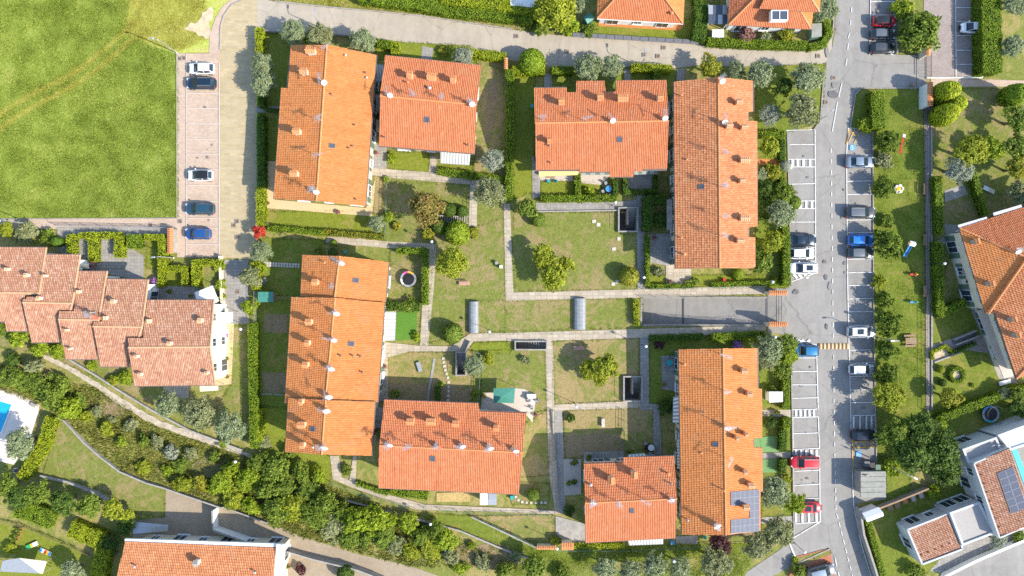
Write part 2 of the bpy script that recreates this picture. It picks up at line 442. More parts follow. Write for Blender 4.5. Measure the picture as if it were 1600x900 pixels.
# foliage
M['olive'] = foliage('olive_leaves', (0.146, 0.191, 0.080), (0.322, 0.373, 0.191), (0.586, 0.614, 0.395))
M['olive_dry'] = foliage('dull_olive_leaves', (0.161, 0.182, 0.073), (0.307, 0.330, 0.146), (0.557, 0.512, 0.293))
M['leaf'] = foliage('green_leaves', (0.076, 0.121, 0.014), (0.204, 0.280, 0.030), (0.384, 0.445, 0.067))
M['leaf_dark'] = foliage('dark_green_leaves', (0.035, 0.074, 0.012), (0.105, 0.172, 0.021), (0.233, 0.312, 0.045))
M['leaf_bright'] = foliage('bright_green_leaves', (0.128, 0.191, 0.009), (0.303, 0.388, 0.022), (0.489, 0.560, 0.052))
M['leaf_yellow'] = foliage('yellowing_leaves', (0.165, 0.196, 0.012), (0.349, 0.392, 0.028), (0.533, 0.530, 0.050))
M['leaf_autumn'] = foliage('turning_leaves', (0.156, 0.185, 0.014), (0.369, 0.373, 0.032), (0.639, 0.373, 0.082))
M['leaf_myrtle'] = foliage('myrtle_leaves', (0.15, 0.13, 0.03), (0.31, 0.25, 0.05), (0.52, 0.22, 0.16))
M['leaf_red'] = foliage('red_maple_leaves', (0.30, 0.02, 0.01), (0.55, 0.06, 0.03), (0.66, 0.16, 0.08))
M['leaf_purple'] = foliage('plum_leaves', (0.05, 0.018, 0.022), (0.14, 0.05, 0.055), (0.24, 0.12, 0.09))
M['leaf_grey'] = foliage('grey_green_leaves', (0.191, 0.227, 0.161), (0.380, 0.410, 0.293), (0.586, 0.557, 0.439))
M['flower_pink'] = foliage('pink_blossom', (0.16, 0.16, 0.04), (0.45, 0.18, 0.22), (0.62, 0.24, 0.40))
M['flower_violet'] = foliage('violet_blossom', (0.22, 0.08, 0.28), (0.50, 0.24, 0.52), (0.66, 0.4, 0.66))
M['hedge'] = foliage('hedge_leaves', (0.099, 0.171, 0.009), (0.248, 0.350, 0.018), (0.454, 0.528, 0.045))
M['hedge_yellow'] = foliage('yellow_hedge_leaves', (0.185, 0.233, 0.009), (0.412, 0.481, 0.018), (0.639, 0.668, 0.045))
M['hedge_dark'] = foliage('dark_hedge_leaves', (0.043, 0.101, 0.011), (0.121, 0.217, 0.018), (0.270, 0.373, 0.045))
M['hedge_red'] = foliage('red_tipped_hedge_leaves', (0.142, 0.185, 0.014), (0.341, 0.341, 0.027), (0.682, 0.233, 0.055))
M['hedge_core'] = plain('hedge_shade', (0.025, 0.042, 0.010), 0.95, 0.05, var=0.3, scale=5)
M['blade'] = foliage('meadow_blades', (0.22, 0.30, 0.035), (0.43, 0.52, 0.095), (0.60, 0.60, 0.21), 0.5, 0.22, 0.36)
M['blade_lawn'] = foliage('lawn_edge_blades', (0.126, 0.164, 0.019), (0.242, 0.286, 0.043), (0.349, 0.350, 0.087), 0.4)
M['weedblade'] = foliage('weed_leaves', (0.11, 0.13, 0.02), (0.25, 0.26, 0.05), (0.42, 0.38, 0.12), 0.3)
M['blade_dry'] = foliage('dry_blades', (0.284, 0.284, 0.045), (0.473, 0.453, 0.083), (0.615, 0.569, 0.151), 0.3)
# ------------------------------------------------------------------ the setting
# sunken places (photo pixels at ground level): the garage ramp and the stair wells
HOLES = [(1003, 466, 1199, 507), (967, 326, 994, 361), (975, 589, 1001, 625), (714, 551, 727, 585), (806, 534, 853, 545)]
LV = {0: 0.0, 1: 0.02, 2: 0.09}
CNT = {}
def lift(level):
    i = CNT.get(level, 0); CNT[level] = i + 1
    return {1: 0.02 + 0.004 * (i % 14), 2: 0.085 + 0.004 * (i % 10), 3: 0.135 + 0.003 * (i % 8), 0: 0.006 + 0.003 * (i % 4)}[level]

def sheet_mesh(pts, z, holes=True):
    bm = bmesh.new()
    vs = [bm.verts.new((p[0], p[1], z)) for p in pts]
    f = bm.faces.new(vs); f.normal_update()
    if f.normal.z < 0: f.normal_flip()
    if holes:
        xs = [p[0] for p in pts]; ys = [p[1] for p in pts]
        for h in HOLES:
            a, b = P(h[0], h[3]), P(h[2], h[1])
            if a.x > max(xs) or b.x < min(xs) or a.y > max(ys) or b.y < min(ys): continue
            for co, no in ((a, (1, 0, 0)), (b, (1, 0, 0)), (a, (0, 1, 0)), (b, (0, 1, 0))):
                bmesh.ops.bisect_plane(bm, geom=bm.verts[:] + bm.edges[:] + bm.faces[:], plane_co=co, plane_no=no)
            kill = [f for f in bm.faces if a.x < f.calc_center_median().x < b.x and a.y < f.calc_center_median().y < b.y]
            bmesh.ops.delete(bm, geom=kill, context='FACES')
    bmesh.ops.triangulate(bm, faces=bm.faces[:])
    me = bpy.data.meshes.new('sheet'); bm.to_mesh(me); bm.free()
    return me

EDGES = []
def sheet(name, px, level, mat, label, kind='structure', rough_edge=0.0):
    z = lift(level)
    pts = [P(x, y) for x, y in px]
    if rough_edge:
        out = []
        for i, a in enumerate(pts):
            b = pts[(i + 1) % len(pts)]; n = max(1, int((b - a).length / 0.5)); d = (b - a); nr = Vector((-d.y, d.x, 0)).normalized()
            for k in range(n):
                out.append(a + d * (k / n) + nr * (random.uniform(-1, 1) * rough_edge))
        pts = out
    if mat.startswith('lawn'): EDGES.append(pts)
    me = sheet_mesh(pts, z)
    me.name = name
    me.materials.append(M[mat])
    o = link(name, me)
    return tag(o, label, None, None, kind)

def ribbon_pts(px, w):
    pts = [P(x, y) for x, y in px]; L, R = [], []
    for i, p in enumerate(pts):
        d = (pts[min(i + 1, len(pts) - 1)] - pts[max(i - 1, 0)]).normalized(); n = Vector((-d.y, d.x, 0)) * (w / 2)
        L.append(p + n); R.append(p - n)
    return L, R

def lines(name, segs, label, mat='paint', w=0.12, z=0.150):
    """painted lines: segs of pixel pairs"""
    mb = MB()
    for i, s in enumerate(segs):
        (x0, y0), (x1, y1) = s[0], s[1]; ww = s[2] if len(s) > 2 else w
        a, b = P(x0, y0), P(x1, y1); d = (b - a).normalized(); n = Vector((-d.y, d.x, 0)) * (ww / 2)
        zz = z + 0.0035 * (i % 2)
        mb.add([(v.x, v.y, zz) for v in (a - n, b - n, b + n, a + n)], [(0, 1, 2, 3)])
    return tag(mb.build(name, M[mat]), label, None, None, 'structure')

def wall_line(name, px, w, h, mat, label, cat='wall', group=None, z0=0.0, coping=None):
    """a low wall, kerb or coping following a pixel polyline"""
    L, R = ribbon_pts(px, w); n = len(L); mb = MB()
    vs = []
    for l, r in zip(L, R): vs += [(l.x, l.y, z0), (r.x, r.y, z0), (r.x, r.y, z0 + h), (l.x, l.y, z0 + h)]
    fs = []
    for i in range(n - 1):
        a, b = 4 * i, 4 * i + 4
        fs += [(a + 3, a + 2, b + 2, b + 3), (a, a + 3, b + 3, b), (a + 2, a + 1, b + 1, b + 2)]
    fs += [(0, 1, 2, 3), (4 * n - 1, 4 * n - 2, 4 * n - 3, 4 * n - 4)]
    mb.add(vs, fs)
    if cat is None:
        return tag(mb.build(name, M[mat]), label, None, None, 'structure')
    root = thing(name, label, cat, (0, 0, 0), 0, group)
    mb.build('wall_body', M[mat], root)
    if coping:
        L, R = ribbon_pts(px, w + 0.08); c = MB(); vs = []
        for l, r in zip(L, R): vs += [(l.x, l.y, z0 + h + .003), (r.x, r.y, z0 + h + .003), (r.x, r.y, z0 + h + 0.06), (l.x, l.y, z0 + h + 0.06)]
        c.add(vs, fs); c.build('coping', M[coping], root)
    return root

# base ground reaching far past the frame, cut open over the sunken places
g = link('ground', sheet_mesh([Vector((-220, -220, 0)), Vector((220, -220, 0)), Vector((220, 220, 0)), Vector((-220, 220, 0))], 0.0))
g.data.materials.append(M['ground']); tag(g, 'grassy soil under the whole estate', None, None, 'structure')

# roads and hard ground
sheet('field', [(-500, -300), (372, -300), (366, -3), (350, 8), (337, 28), (328, 55), (327, 82), (277, 83), (277, 340), (-500, 343)], 1, 'field', 'rough green meadow beside the pink parking bays')
sheet('dirt_patch', [(287, 45), (298, 36), (310, 34), (316, 20), (326, 12), (333, 10), (336, 18), (329, 35), (327, 60), (316, 58), (306, 52), (296, 50)], 2, 'sand', 'bare sandy patch at the meadow corner', rough_edge=0.25)
sheet('road_top', [(401, -3), (430, 2), (480, 8), (540, 14), (600, 19), (660, 25), (720, 34), (800, 46), (850, 53), (890, 57), (980, 62), (1090, 69), (1200, 76), (1262, 77), (1290, 70), (1300, 60), (1300, 110), (1260, 108), (1180, 104), (1090, 102), (1040, 108), (990, 104), (900, 106), (850, 103), (792, 93), (735, 80), (680, 72), (600, 62), (520, 55), (410, 50), (402, 60)], 1, 'asphalt_lane', 'pale worn lane running along the top of the estate')
sheet('road_top_extension', [(344, 78), (345, 42), (350, 25), (362, 8), (385, -3), (402, -3), (403, 78)], 1, 'lane', 'brick lane bending up to the top road')
sheet('pavement_curve', [(327, 84), (328, 55), (337, 28), (350, 8), (366, -3), (386, -3), (363, 8), (351, 24), (346, 42), (344, 84)], 2, 'pink', 'pink pavement curving round the meadow corner')
sheet('brick_lane', [(343, 78), (403, 78), (402, 406), (343, 402)], 1, 'lane', 'grey and ochre brick lane beside the parking bays')
sheet('parking_pavement', [(277, 83.5), (343, 83.5), (343, 402), (277, 402)], 1, 'pink', 'pink paved parking bays at the meadow edge')
sheet('pavement_meadow', [(-400, 343), (277, 340), (277, 357), (-400, 360)], 1, 'pink', 'pink pavement between the meadow and the terrace gardens')
sheet('road_right', [(1310, -60), (1420, -60), (1400, -3), (1398, 86), (1432, 88), (1432, 137), (1345, 137), (1336, 148), (1328, 200), (1362, 204), (1364, 330), (1364, 450), (1366, 560), (1367, 640), (1370, 735), (1384, 745), (1386, 780), (1345, 785), (1335, 790), (1340, 830), (1352, 870), (1372, 930), (1300, 930), (1298, 858), (1245, 880), (1180, 915), (1150, 905), (1234, 848), (1240, 838), (1239, 760), (1237, 690), (1235, 600), (1238, 545), (1222, 522), (1199, 519), (1199, 448), (1236, 445), (1234, 380), (1231, 300), (1228, 205), (1270, 204), (1281, 190), (1286, 120), (1290, 100), (1300, 76), (1304, 50)], 1, 'asphalt', 'worn grey asphalt street with parking bays on both sides')
sheet('parking_asphalt_top', [(1359, -20), (1398, -20), (1398, 85), (1357, 85)], 2, 'asphalt_bay', 'darker asphalt bays under the red hatchback')
sheet('paved_car_park', [(1443, -60), (1534, -60), (1534, 122), (1446, 122), (1444, 86), (1432, 86), (1443, 60)], 1, 'pinkgrey', 'mauve paved car park with one white car')
sheet('pavement_car_park', [(1454, 122), (1600, 126), (1680, 130), (1680, 138), (1592, 135), (1455, 136)], 1, 'pink', 'pink pavement below the paved car park')
sheet('entrance_apron', [(1432, 87), (1446, 87), (1446, 138), (1432, 138)], 2, 'greyslab', 'grey entrance apron before the iron gate')
sheet('brick_path', [(1443, 136), (1453, 136), (1453, 500), (1455, 640), (1447, 652), (1446, 500)], 2, 'brickpath', 'dark brick path behind the playground')

# lawns
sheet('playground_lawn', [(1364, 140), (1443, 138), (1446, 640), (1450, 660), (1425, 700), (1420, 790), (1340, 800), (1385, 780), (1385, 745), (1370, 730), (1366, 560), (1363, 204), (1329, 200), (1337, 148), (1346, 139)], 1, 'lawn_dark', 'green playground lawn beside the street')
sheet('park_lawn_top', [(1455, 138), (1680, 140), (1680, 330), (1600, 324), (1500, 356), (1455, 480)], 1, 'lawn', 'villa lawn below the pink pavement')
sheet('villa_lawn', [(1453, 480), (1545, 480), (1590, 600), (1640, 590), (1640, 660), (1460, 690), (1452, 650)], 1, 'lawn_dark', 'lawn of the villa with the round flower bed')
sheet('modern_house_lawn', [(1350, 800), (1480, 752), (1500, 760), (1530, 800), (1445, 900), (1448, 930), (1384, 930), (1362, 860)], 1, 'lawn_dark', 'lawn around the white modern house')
sheet('court_lawn', [(600, 275), (788, 292), (792, 318), (800, 330), (1004, 332), (1004, 520), (735, 522), (655, 540), (664, 392), (598, 380)], 1, 'lawn', 'worn central courtyard lawn between the houses')
sheet('dry_court_corner', [(612, 283), (734, 290), (733, 330), (700, 345), (650, 362), (612, 372)], 1, 'lawn_dry', 'dry brown corner of the courtyard lawn', rough_edge=0.12)
sheet('court_lawn_north', [(803, 332), (962, 332), (962, 365), (994, 368), (996, 452), (806, 455), (800, 400)], 1, 'lawn_dry', 'dry patchy lawn with the stair well')
sheet('court_lawn_west', [(680, 384), (735, 357), (788, 340), (790, 455), (790, 520), (735, 520), (670, 535), (672, 460)], 1, 'lawn', 'courtyard lawn with the pink bench')
sheet('court_strip', [(745, 470), (1000, 466), (1001, 512), (745, 519)], 1, 'lawn', 'grass strip between the two glazed vaults')
sheet('court_lawn_south', [(864, 533), (998, 528), (999, 625), (866, 632)], 1, 'lawn_dry', 'dry lawn under the yellow tree with bench')
sheet('garden_lawn_b', [(880, 641), (1020, 636), (1022, 700), (882, 716)], 1, 'lawn_dry', 'fenced garden lawn north of the short house')
sheet('garden_shade_brown_b', [(879, 682), (948, 676), (975, 690), (974, 710), (880, 718)], 1, 'soil', 'brown patch painted for the shade in the fenced garden', rough_edge=0.15)  # brown painted in where the garden is only shaded
sheet('garden_lawn_a', [(606, 550), (700, 550), (738, 548), (738, 632), (602, 627)], 1, 'lawn_dry', 'dry back gardens behind the long southern house')
sheet('garden_lawn_c', [(752, 548), (852, 544), (856, 640), (822, 646), (752, 640)], 1, 'lawn', 'garden lawn beside the teal awning')
sheet('garden_lawn_d', [(735, 536), (795, 533), (800, 552), (737, 552)], 1, 'lawn_fresh', 'small wedge of lawn by the sunken steps')
sheet('garden_shade_brown_a', [(606, 598), (733, 608), (733, 633), (602, 627)], 1, 'soil', 'brown patch painted for shade along the long southern house', rough_edge=0.1)  # shade beside the house, put into the ground as a brown sheet
sheet('garden_lawn_e', [(815, 665), (856, 640), (858, 742), (812, 745)], 1, 'lawn_dry', 'narrow dry garden east of the long southern house')
sheet('garden_lawn_f', [(790, 752), (858, 755), (858, 788), (800, 788)], 1, 'lawn', 'small garden with a round lemon tree')
sheet('corner_lawn', [(738, 806), (864, 804), (866, 850), (838, 852), (800, 832)], 1, 'lawn_dry', 'triangular dry lawn above the hillside wall')
sheet('house_lawn_a', [(411, 330), (580, 330), (603, 345), (600, 370), (416, 358)], 1, 'lawn_fresh', 'mown lawn below the cream terrace')
sheet('house_lawn_b', [(585, 274), (607, 278), (605, 345), (583, 332)], 1, 'lawn_dry', 'dry grass strip beside the cream terrace')
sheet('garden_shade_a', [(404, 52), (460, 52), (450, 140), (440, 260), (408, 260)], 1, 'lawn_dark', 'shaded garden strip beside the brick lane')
sheet('garden_lawn_g', [(606, 236), (672, 240), (670, 272), (608, 264)], 1, 'lawn_fresh', 'front garden lawn below the square house')
sheet('garden_lawn_h', [(682, 250), (738, 254), (740, 276), (683, 268)], 1, 'lawn_fresh', 'front garden lawn under the striped awning')
sheet('garden_lawn_i', [(745, 94), (792, 92), (792, 285), (740, 285)], 1, 'lawn_dry', 'dry side garden with a bare soil scar')
sheet('soil_scar', [(766, 128), (776, 126), (778, 160), (768, 220), (756, 224), (754, 190)], 1, 'soil', 'bare soil scar in the side garden', rough_edge=0.2)
sheet('garden_lawn_j', [(803, 104), (836, 106), (834, 300), (803, 312)], 1, 'lawn_fresh', 'narrow lawn west of the notched house')
sheet('garden_lawn_k', [(845, 283), (898, 282), (899, 306), (845, 306)], 1, 'lawn_fresh', 'boxed lawn below the yellow awning')
sheet('garden_lawn_l', [(908, 285), (940, 285), (940, 305), (908, 306)], 1, 'lawn_fresh', 'boxed lawn with a blue table beside it')
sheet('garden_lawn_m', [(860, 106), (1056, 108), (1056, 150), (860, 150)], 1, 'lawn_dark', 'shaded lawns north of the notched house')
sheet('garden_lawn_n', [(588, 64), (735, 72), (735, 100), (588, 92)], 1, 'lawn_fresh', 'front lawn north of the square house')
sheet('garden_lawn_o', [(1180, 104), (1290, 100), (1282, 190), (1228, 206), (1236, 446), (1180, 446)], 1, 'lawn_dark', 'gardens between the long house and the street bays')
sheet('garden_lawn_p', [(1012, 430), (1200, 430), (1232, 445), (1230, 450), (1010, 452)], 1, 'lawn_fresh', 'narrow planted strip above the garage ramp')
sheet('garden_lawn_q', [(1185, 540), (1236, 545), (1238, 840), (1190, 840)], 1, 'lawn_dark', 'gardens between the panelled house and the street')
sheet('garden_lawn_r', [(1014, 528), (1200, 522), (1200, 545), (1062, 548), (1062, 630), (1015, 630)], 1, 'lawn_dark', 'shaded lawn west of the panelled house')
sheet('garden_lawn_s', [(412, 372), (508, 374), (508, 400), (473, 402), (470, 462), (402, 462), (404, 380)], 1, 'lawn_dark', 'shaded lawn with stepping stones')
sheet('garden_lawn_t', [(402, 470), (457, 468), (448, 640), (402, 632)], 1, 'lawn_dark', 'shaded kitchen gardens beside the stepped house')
sheet('kitchen_soil', [(414, 490), (450, 490), (448, 520), (412, 520)], 1, 'soil', 'bare soil ring in the kitchen garden', rough_edge=0.2)
sheet('kitchen_soil', [(411, 582), (446, 582), (445, 614), (411, 614)], 1, 'soil', 'vegetable bed soil in the kitchen garden', rough_edge=0.1)
sheet('garden_lawn_u', [(402, 636), (450, 636), (450, 705), (520, 712), (516, 760), (470, 740), (402, 710)], 1, 'lawn_fresh', 'lawn below the stepped house')
sheet('garden_lawn_v', [(610, 388), (664, 392), (660, 470), (606, 480)], 1, 'lawn', 'garden lawn with the round trampoline')
sheet('turf_lawn', [(620, 487), (652, 485), (650, 530), (617, 532)], 2, 'turf', 'bright artificial turf beside the white awning')
sheet('garden_lawn_w', [(362, 510), (396, 508), (396, 690), (340, 660), (336, 640), (362, 600)], 1, 'lawn', 'lawn between the end terrace and the bushy hedge')
sheet('verge', [(410, -3), (760, -3), (830, 40), (838, 50), (800, 45), (720, 33), (660, 24), (600, 18), (540, 13), (480, 7), (430, 1)], 1, 'lawn_dry', 'dry grass verge above the top lane')
sheet('house_garden_top', [(930, 30), (1080, 30), (1092, 66), (980, 61), (910, 56)], 1, 'lawn_fresh', 'front garden behind the slate fence')
sheet('bank', [(700, 822), (866, 852), (1200, 845), (1160, 905), (1100, 940), (735, 940), (712, 905), (665, 885), (650, 850)], 1, 'ground', 'grassy bank below the southern houses')
sheet('bank_lawn', [(640, 800), (735, 806), (800, 834), (840, 856), (1190, 848), (1170, 862), (1100, 872), (900, 880), (800, 858), (720, 828)], 1, 'lawn_dark', 'green grass bank below the garden path')
sheet('sports_lawn', [(92, 652), (105, 656), (135, 690), (160, 712), (190, 735), (230, 752), (259, 762), (257, 808), (215, 802), (200, 790), (170, 770), (120, 752), (67, 742), (80, 700)], 1, 'lawn', 'smooth lawn beyond the pale retaining wall')
sheet('cobbled_yard', [(259, 759), (300, 772), (347, 790), (400, 808), (470, 838), (560, 866), (640, 884), (700, 905), (720, 940), (430, 940), (440, 850), (210, 850), (205, 815), (258, 808)], 1, 'cobble', 'tan cobbled drive along the hillside bushes')
sheet('loungers_lawn', [(-20, 808), (30, 818), (90, 842), (150, 872), (150, 940), (-20, 940)], 1, 'lawn_fresh', 'lawn with two towelled loungers')

# paths
sheet('path_terrace', [(580, 262), (600, 264), (680, 270), (740, 277), (792, 284), (790, 298), (740, 289), (610, 278), (582, 274)], 2, 'slab', 'slab path below the square house')
sheet('path_steps', [(734, 286), (746, 287), (745, 355), (732, 355)], 2, 'slab', 'slab path beside the pergola steps')
sheet('path_court_west', [(787, 318), (797, 318), (802, 457), (1000, 452), (1196, 446), (1196, 459), (1000, 465), (790, 470)], 2, 'slab', 'slab path round the dry courtyard lawn')
sheet('path_court_south', [(598, 534), (655, 540), (706, 541), (722, 529), (735, 521), (800, 520), (1000, 514), (1196, 508), (1196, 520), (1013, 527), (1000, 528), (865, 532), (852, 534), (806, 534), (790, 532), (740, 533), (728, 549), (640, 549), (600, 560)], 2, 'slab', 'slab path crossing the estate from west to east')
sheet('path_west_garden', [(512, 370), (545, 369), (600, 377), (682, 381), (678, 450), (669, 541), (656, 540), (662, 450), (667, 392), (600, 387), (508, 379)], 2, 'slab', 'slab path round the trampoline garden')
sheet('path_south_garden', [(852, 533), (864, 532), (866, 630), (867, 640), (880, 802), (868, 803), (858, 742), (854, 640)], 2, 'slab', 'slab path running south between the gardens')
sheet('path_south_parallel', [(866, 633), (878, 640), (881, 700), (884, 802), (876, 802), (868, 700)], 2, 'greyslab', 'grey slab path beside the southern path')
sheet('path_cross', [(866, 632), (1000, 626), (1000, 637), (878, 641), (866, 641)], 2, 'slab', 'slab path above the fenced gardens')
sheet('path_panel_house', [(1000, 527), (1013, 526), (1014, 630), (1030, 632), (1034, 712), (1021, 712), (1020, 640), (1000, 640)], 2, 'greyslab', 'grey slab path west of the panelled house')
sheet('path_notched_house', [(837, 317), (965, 315), (1004, 312), (1003, 330), (966, 327), (838, 331)], 2, 'greyslab', 'grey path below the notched house')
sheet('path_long_house', [(994, 300), (1009, 300), (1008, 452), (996, 452)], 2, 'greyslab', 'grey path between the stair well and long house')
sheet('path_left_notched', [(831, 240), (844, 270), (844, 308), (832, 310)], 2, 'greyslab', 'pale path at the corner of the notched house')
sheet('path_hillside_houses', [(516, 712), (530, 712), (534, 745), (546, 750), (552, 712), (558, 712), (556, 752), (606, 772), (664, 788), (760, 792), (866, 797), (866, 803), (760, 799), (650, 796), (590, 776), (540, 757), (520, 748)], 2, 'slab', 'pale path curving below the southern houses')
sheet('patio_terrace_a', [(414, 252), (432, 252), (430, 312), (572, 325), (580, 300), (587, 278), (582, 338), (414, 325)], 2, 'beige', 'cream terrace round the north western house')
sheet('patio_b', [(578, 224), (605, 228), (604, 266), (580, 262)], 2, 'greyslab', 'grey patio between the two northern houses')
sheet('patio_c', [(754, 615), (800, 606), (820, 608), (838, 618), (832, 660), (822, 648), (750, 642)], 2, 'deck', 'pale patio with teal awning and chairs')
sheet('patio_d', [(906, 272), (955, 272), (945, 284), (938, 289), (908, 286)], 2, 'deck', 'stone patio under the grey awning')
sheet('patio_e', [(980, 272), (1022, 270), (1022, 296), (980, 296)], 2, 'greyslab', 'grey tiled patio inside a hedge')
sheet('patio_f', [(838, 266), (905, 268), (900, 283), (845, 283)], 2, 'deck', 'pale patio under the yellow awning')
sheet('patio_g', [(1015, 365), (1056, 365), (1056, 418), (1016, 410)], 2, 'greyslab', 'grey slab patio west of the long house')
sheet('patio_h', [(1040, 412), (1080, 420), (1080, 446), (1040, 446)], 2, 'slab', 'pale patio at the foot of the long house')
sheet('patio_i', [(880, 717), (908, 717), (908, 772), (881, 774)], 2, 'gravel', 'white gravel bed with small shrubs')
sheet('patio_j', [(912, 706), (974, 704), (974, 724), (912, 726)], 2, 'greyslab', 'grey patio north of the short house')
sheet('patio_k', [(868, 806), (915, 818), (916, 852), (880, 848), (868, 832)], 2, 'concrete', 'concrete yard west of the short house')
sheet('patio_l', [(1033, 556), (1062, 556), (1062, 612), (1034, 608)], 2, 'greyslab', 'grey patio west of the panelled house')
sheet('patio_m', [(1056, 838), (1090, 836), (1090, 850), (1056, 848)], 2, 'concrete', 'concrete strip below the panelled house')
sheet('patio_n', [(326, 505), (366, 505), (362, 600), (330, 604)], 2, 'beige', 'cream terrace beside the end terrace house')
sheet('patio_o', [(255, 603), (296, 603), (296, 622), (257, 620)], 2, 'concrete', 'concrete patio below the end terrace house')
sheet('patio_p', [(230, 446), (310, 448), (310, 470), (228, 470)], 2, 'greyslab', 'grey patio behind the end terrace house')
sheet('driveway_gate', [(347, 406), (388, 406), (389, 506), (362, 506), (348, 470)], 1, 'greyslab', 'shaded concrete drive at the end of the brick lane')
sheet('garden_paving', [(90, 355), (270, 355), (270, 368), (200, 368), (212, 392), (225, 400), (225, 440), (170, 428), (126, 420), (90, 390)], 2, 'greyslab', 'slab paving between the hedged terrace gardens')
sheet('terrace_lawn', [(128, 375), (192, 375), (192, 420), (128, 420)], 1, 'lawn_fresh', 'tiny hedged lawn of the terrace houses')
sheet('terrace_lawn', [(230, 370), (250, 370), (248, 420), (228, 420)], 1, 'lawn_fresh', 'narrow hedged lawn beside the brick pillar')
sheet('terrace_lawn', [(252, 420), (292, 420), (290, 448), (250, 448)], 1, 'lawn_fresh', 'square hedged lawn behind the end terrace house')
sheet('terrace_lawn', [(300, 405), (350, 406), (350, 470), (300, 450)], 1, 'lawn', 'shrubby corner garden by the white canopy')
sheet('terrace_front', [(-20, 500), (205, 560), (215, 600), (258, 604), (256, 640), (210, 620), (150, 590), (70, 552), (-20, 540)], 1, 'lawn', 'grass slope in front of the terrace houses')
sheet('hill_path', [(66, 552), (76, 556), (110, 572), (155, 598), (200, 628), (250, 657), (300, 674), (380, 704), (400, 712), (398, 718), (376, 711), (296, 683), (244, 665), (192, 636), (148, 604), (104, 578), (70, 560)], 2, 'track', 'chalky hillside track', rough_edge=0.12)
sheet('pool_deck', [(-60, 590), (0, 605), (30, 616), (62, 632), (60, 645), (50, 676), (40, 700), (22, 726), (-60, 706)], 1, 'pooldeck', 'pale deck round the swimming pool')
sheet('pool_coping', [(-60, 617), (-2, 624), (21, 630), (4, 677), (-60, 690)], 2, 'white', 'white rim of the swimming pool')
sheet('pool_water', [(-58, 619), (-2, 626), (19, 632), (2, 675), (-58, 688)], 3, 'pool', 'bright blue swimming pool water')
sheet('gravel_yard', [(1240, 870), (1296, 856), (1300, 880), (1310, 930), (1225, 930)], 2, 'redbrick', 'red brick parking corner with a dark car')
sheet('planted_verge', [(1240, 873), (1295, 857), (1297, 865), (1250, 884)], 2, 'lawn_dry', 'dry planted verge of the brick parking corner')
sheet('patio_villa', [(1475, 350), (1500, 352), (1545, 500), (1590, 600), (1560, 592), (1518, 488), (1498, 430), (1478, 372)], 2, 'concrete', 'grey patio along the hip roofed villa')
sheet('villa_path', [(1453, 540), (1520, 518), (1535, 530), (1545, 552), (1500, 545), (1455, 556)], 2, 'pinkgrey', 'paved path to the villa steps')
sheet('villa_path', [(1455, 382), (1478, 368), (1482, 378), (1455, 392)], 2, 'pinkgrey', 'short path from brick path to the villa terrace')
sheet('villa_bed', [(1456, 552), (1478, 542), (1500, 548), (1458, 566)], 2, 'sand', 'sandy planting bed at the villa path')
sheet('shaded_path', [(1455, 652), (1560, 612), (1600, 598), (1600, 610), (1560, 624), (1456, 664)], 2, 'soil', 'bare soil strip along the villa hedge')
sheet('pool_terrace', [(1475, 298), (1505, 288), (1512, 304), (1476, 316)], 2, 'concrete', 'concrete slab under the villa olive tree')
sheet('modern_terrace', [(1400, 815), (1480, 786), (1530, 770), (1560, 690), (1600, 668), (1640, 700), (1640, 830), (1560, 850), (1470, 895), (1440, 890), (1412, 860)], 1, 'greyslab', 'pale terrace round the white modern house')
sheet('modern_road', [(1440, 940), (1470, 897), (1560, 852), (1640, 818), (1700, 800), (1700, 940)], 2, 'asphalt', 'asphalt lane below the white modern house')
sheet('modern_pool', [(1580, 703), (1588, 701), (1618, 780), (1610, 785)], 2, 'pool2', 'turquoise lap pool of the white modern house')
sheet('mint_lawn', [(1178, 684), (1218, 680), (1217, 706), (1178, 706)], 2, 'turf_mint', 'mint green artificial turf beside the panelled house')
sheet('mint_lawn', [(1190, 718), (1217, 716), (1216, 738), (1190, 738)], 2, 'turf_mint', 'smaller mint green artificial turf patch')
sheet('garden_paths', [(1186, 708), (1236, 706), (1236, 715), (1186, 717)], 2, 'concrete', 'concrete garden path between the turf patches')
sheet('garden_paths', [(1190, 640), (1236, 640), (1236, 652), (1190, 650)], 2, 'slab', 'pale garden path with pots to the street')
sheet('garden_paths', [(1186, 808), (1240, 806), (1240, 816), (1186, 818)], 2, 'concrete', 'concrete garden path by the solar panels')
sheet('garden_paths', [(1182, 248), (1228, 250), (1228, 259), (1182, 258)], 2, 'terracotta', 'red tiled garden path to the street')
sheet('terracotta_terrace', [(934, 30), (1072, 38), (1062, 48), (1040, 47), (935, 41)], 2, 'terracotta', 'orange tiled terrace of the hip roofed house')
sheet('straw_bed', [(682, 770), (735, 768), (735, 784), (682, 784)], 2, 'straw', 'straw covered vegetable bed')
sheet('flagstone_walk', [(1128, 830), (1186, 830), (1186, 836), (1128, 838)], 2, 'soil', 'soil strip below the panelled house')
sheet('grey_path', [(850, 116), (862, 116), (862, 140), (850, 140)], 2, 'greyslab', 'grey path from the gate to the notched house')
sheet('grey_path', [(975, 108), (985, 108), (985, 128), (975, 128)], 2, 'greyslab', 'second grey path to the notched house')
sheet('grey_path', [(1058, 108), (1070, 108), (1068, 126), (1056, 126)], 2, 'greyslab', 'grey path at the top of the long house')
sheet('grey_path', [(660, 72), (678, 76), (674, 96), (658, 92)], 2, 'greyslab', 'grey path from lane to the square house')
sheet('grey_path', [(672, 244), (684, 246), (682, 272), (670, 270)], 2, 'slab', 'slab path to the door of the square house')
sheet('grey_path', [(400, 166), (438, 166), (436, 176), (400, 176)], 2, 'greyslab', 'grey path from the brick lane to the house')
sheet('grey_path', [(597, 536), (606, 536), (606, 630), (592, 625)], 2, 'slab', 'cream path along the stepped house')
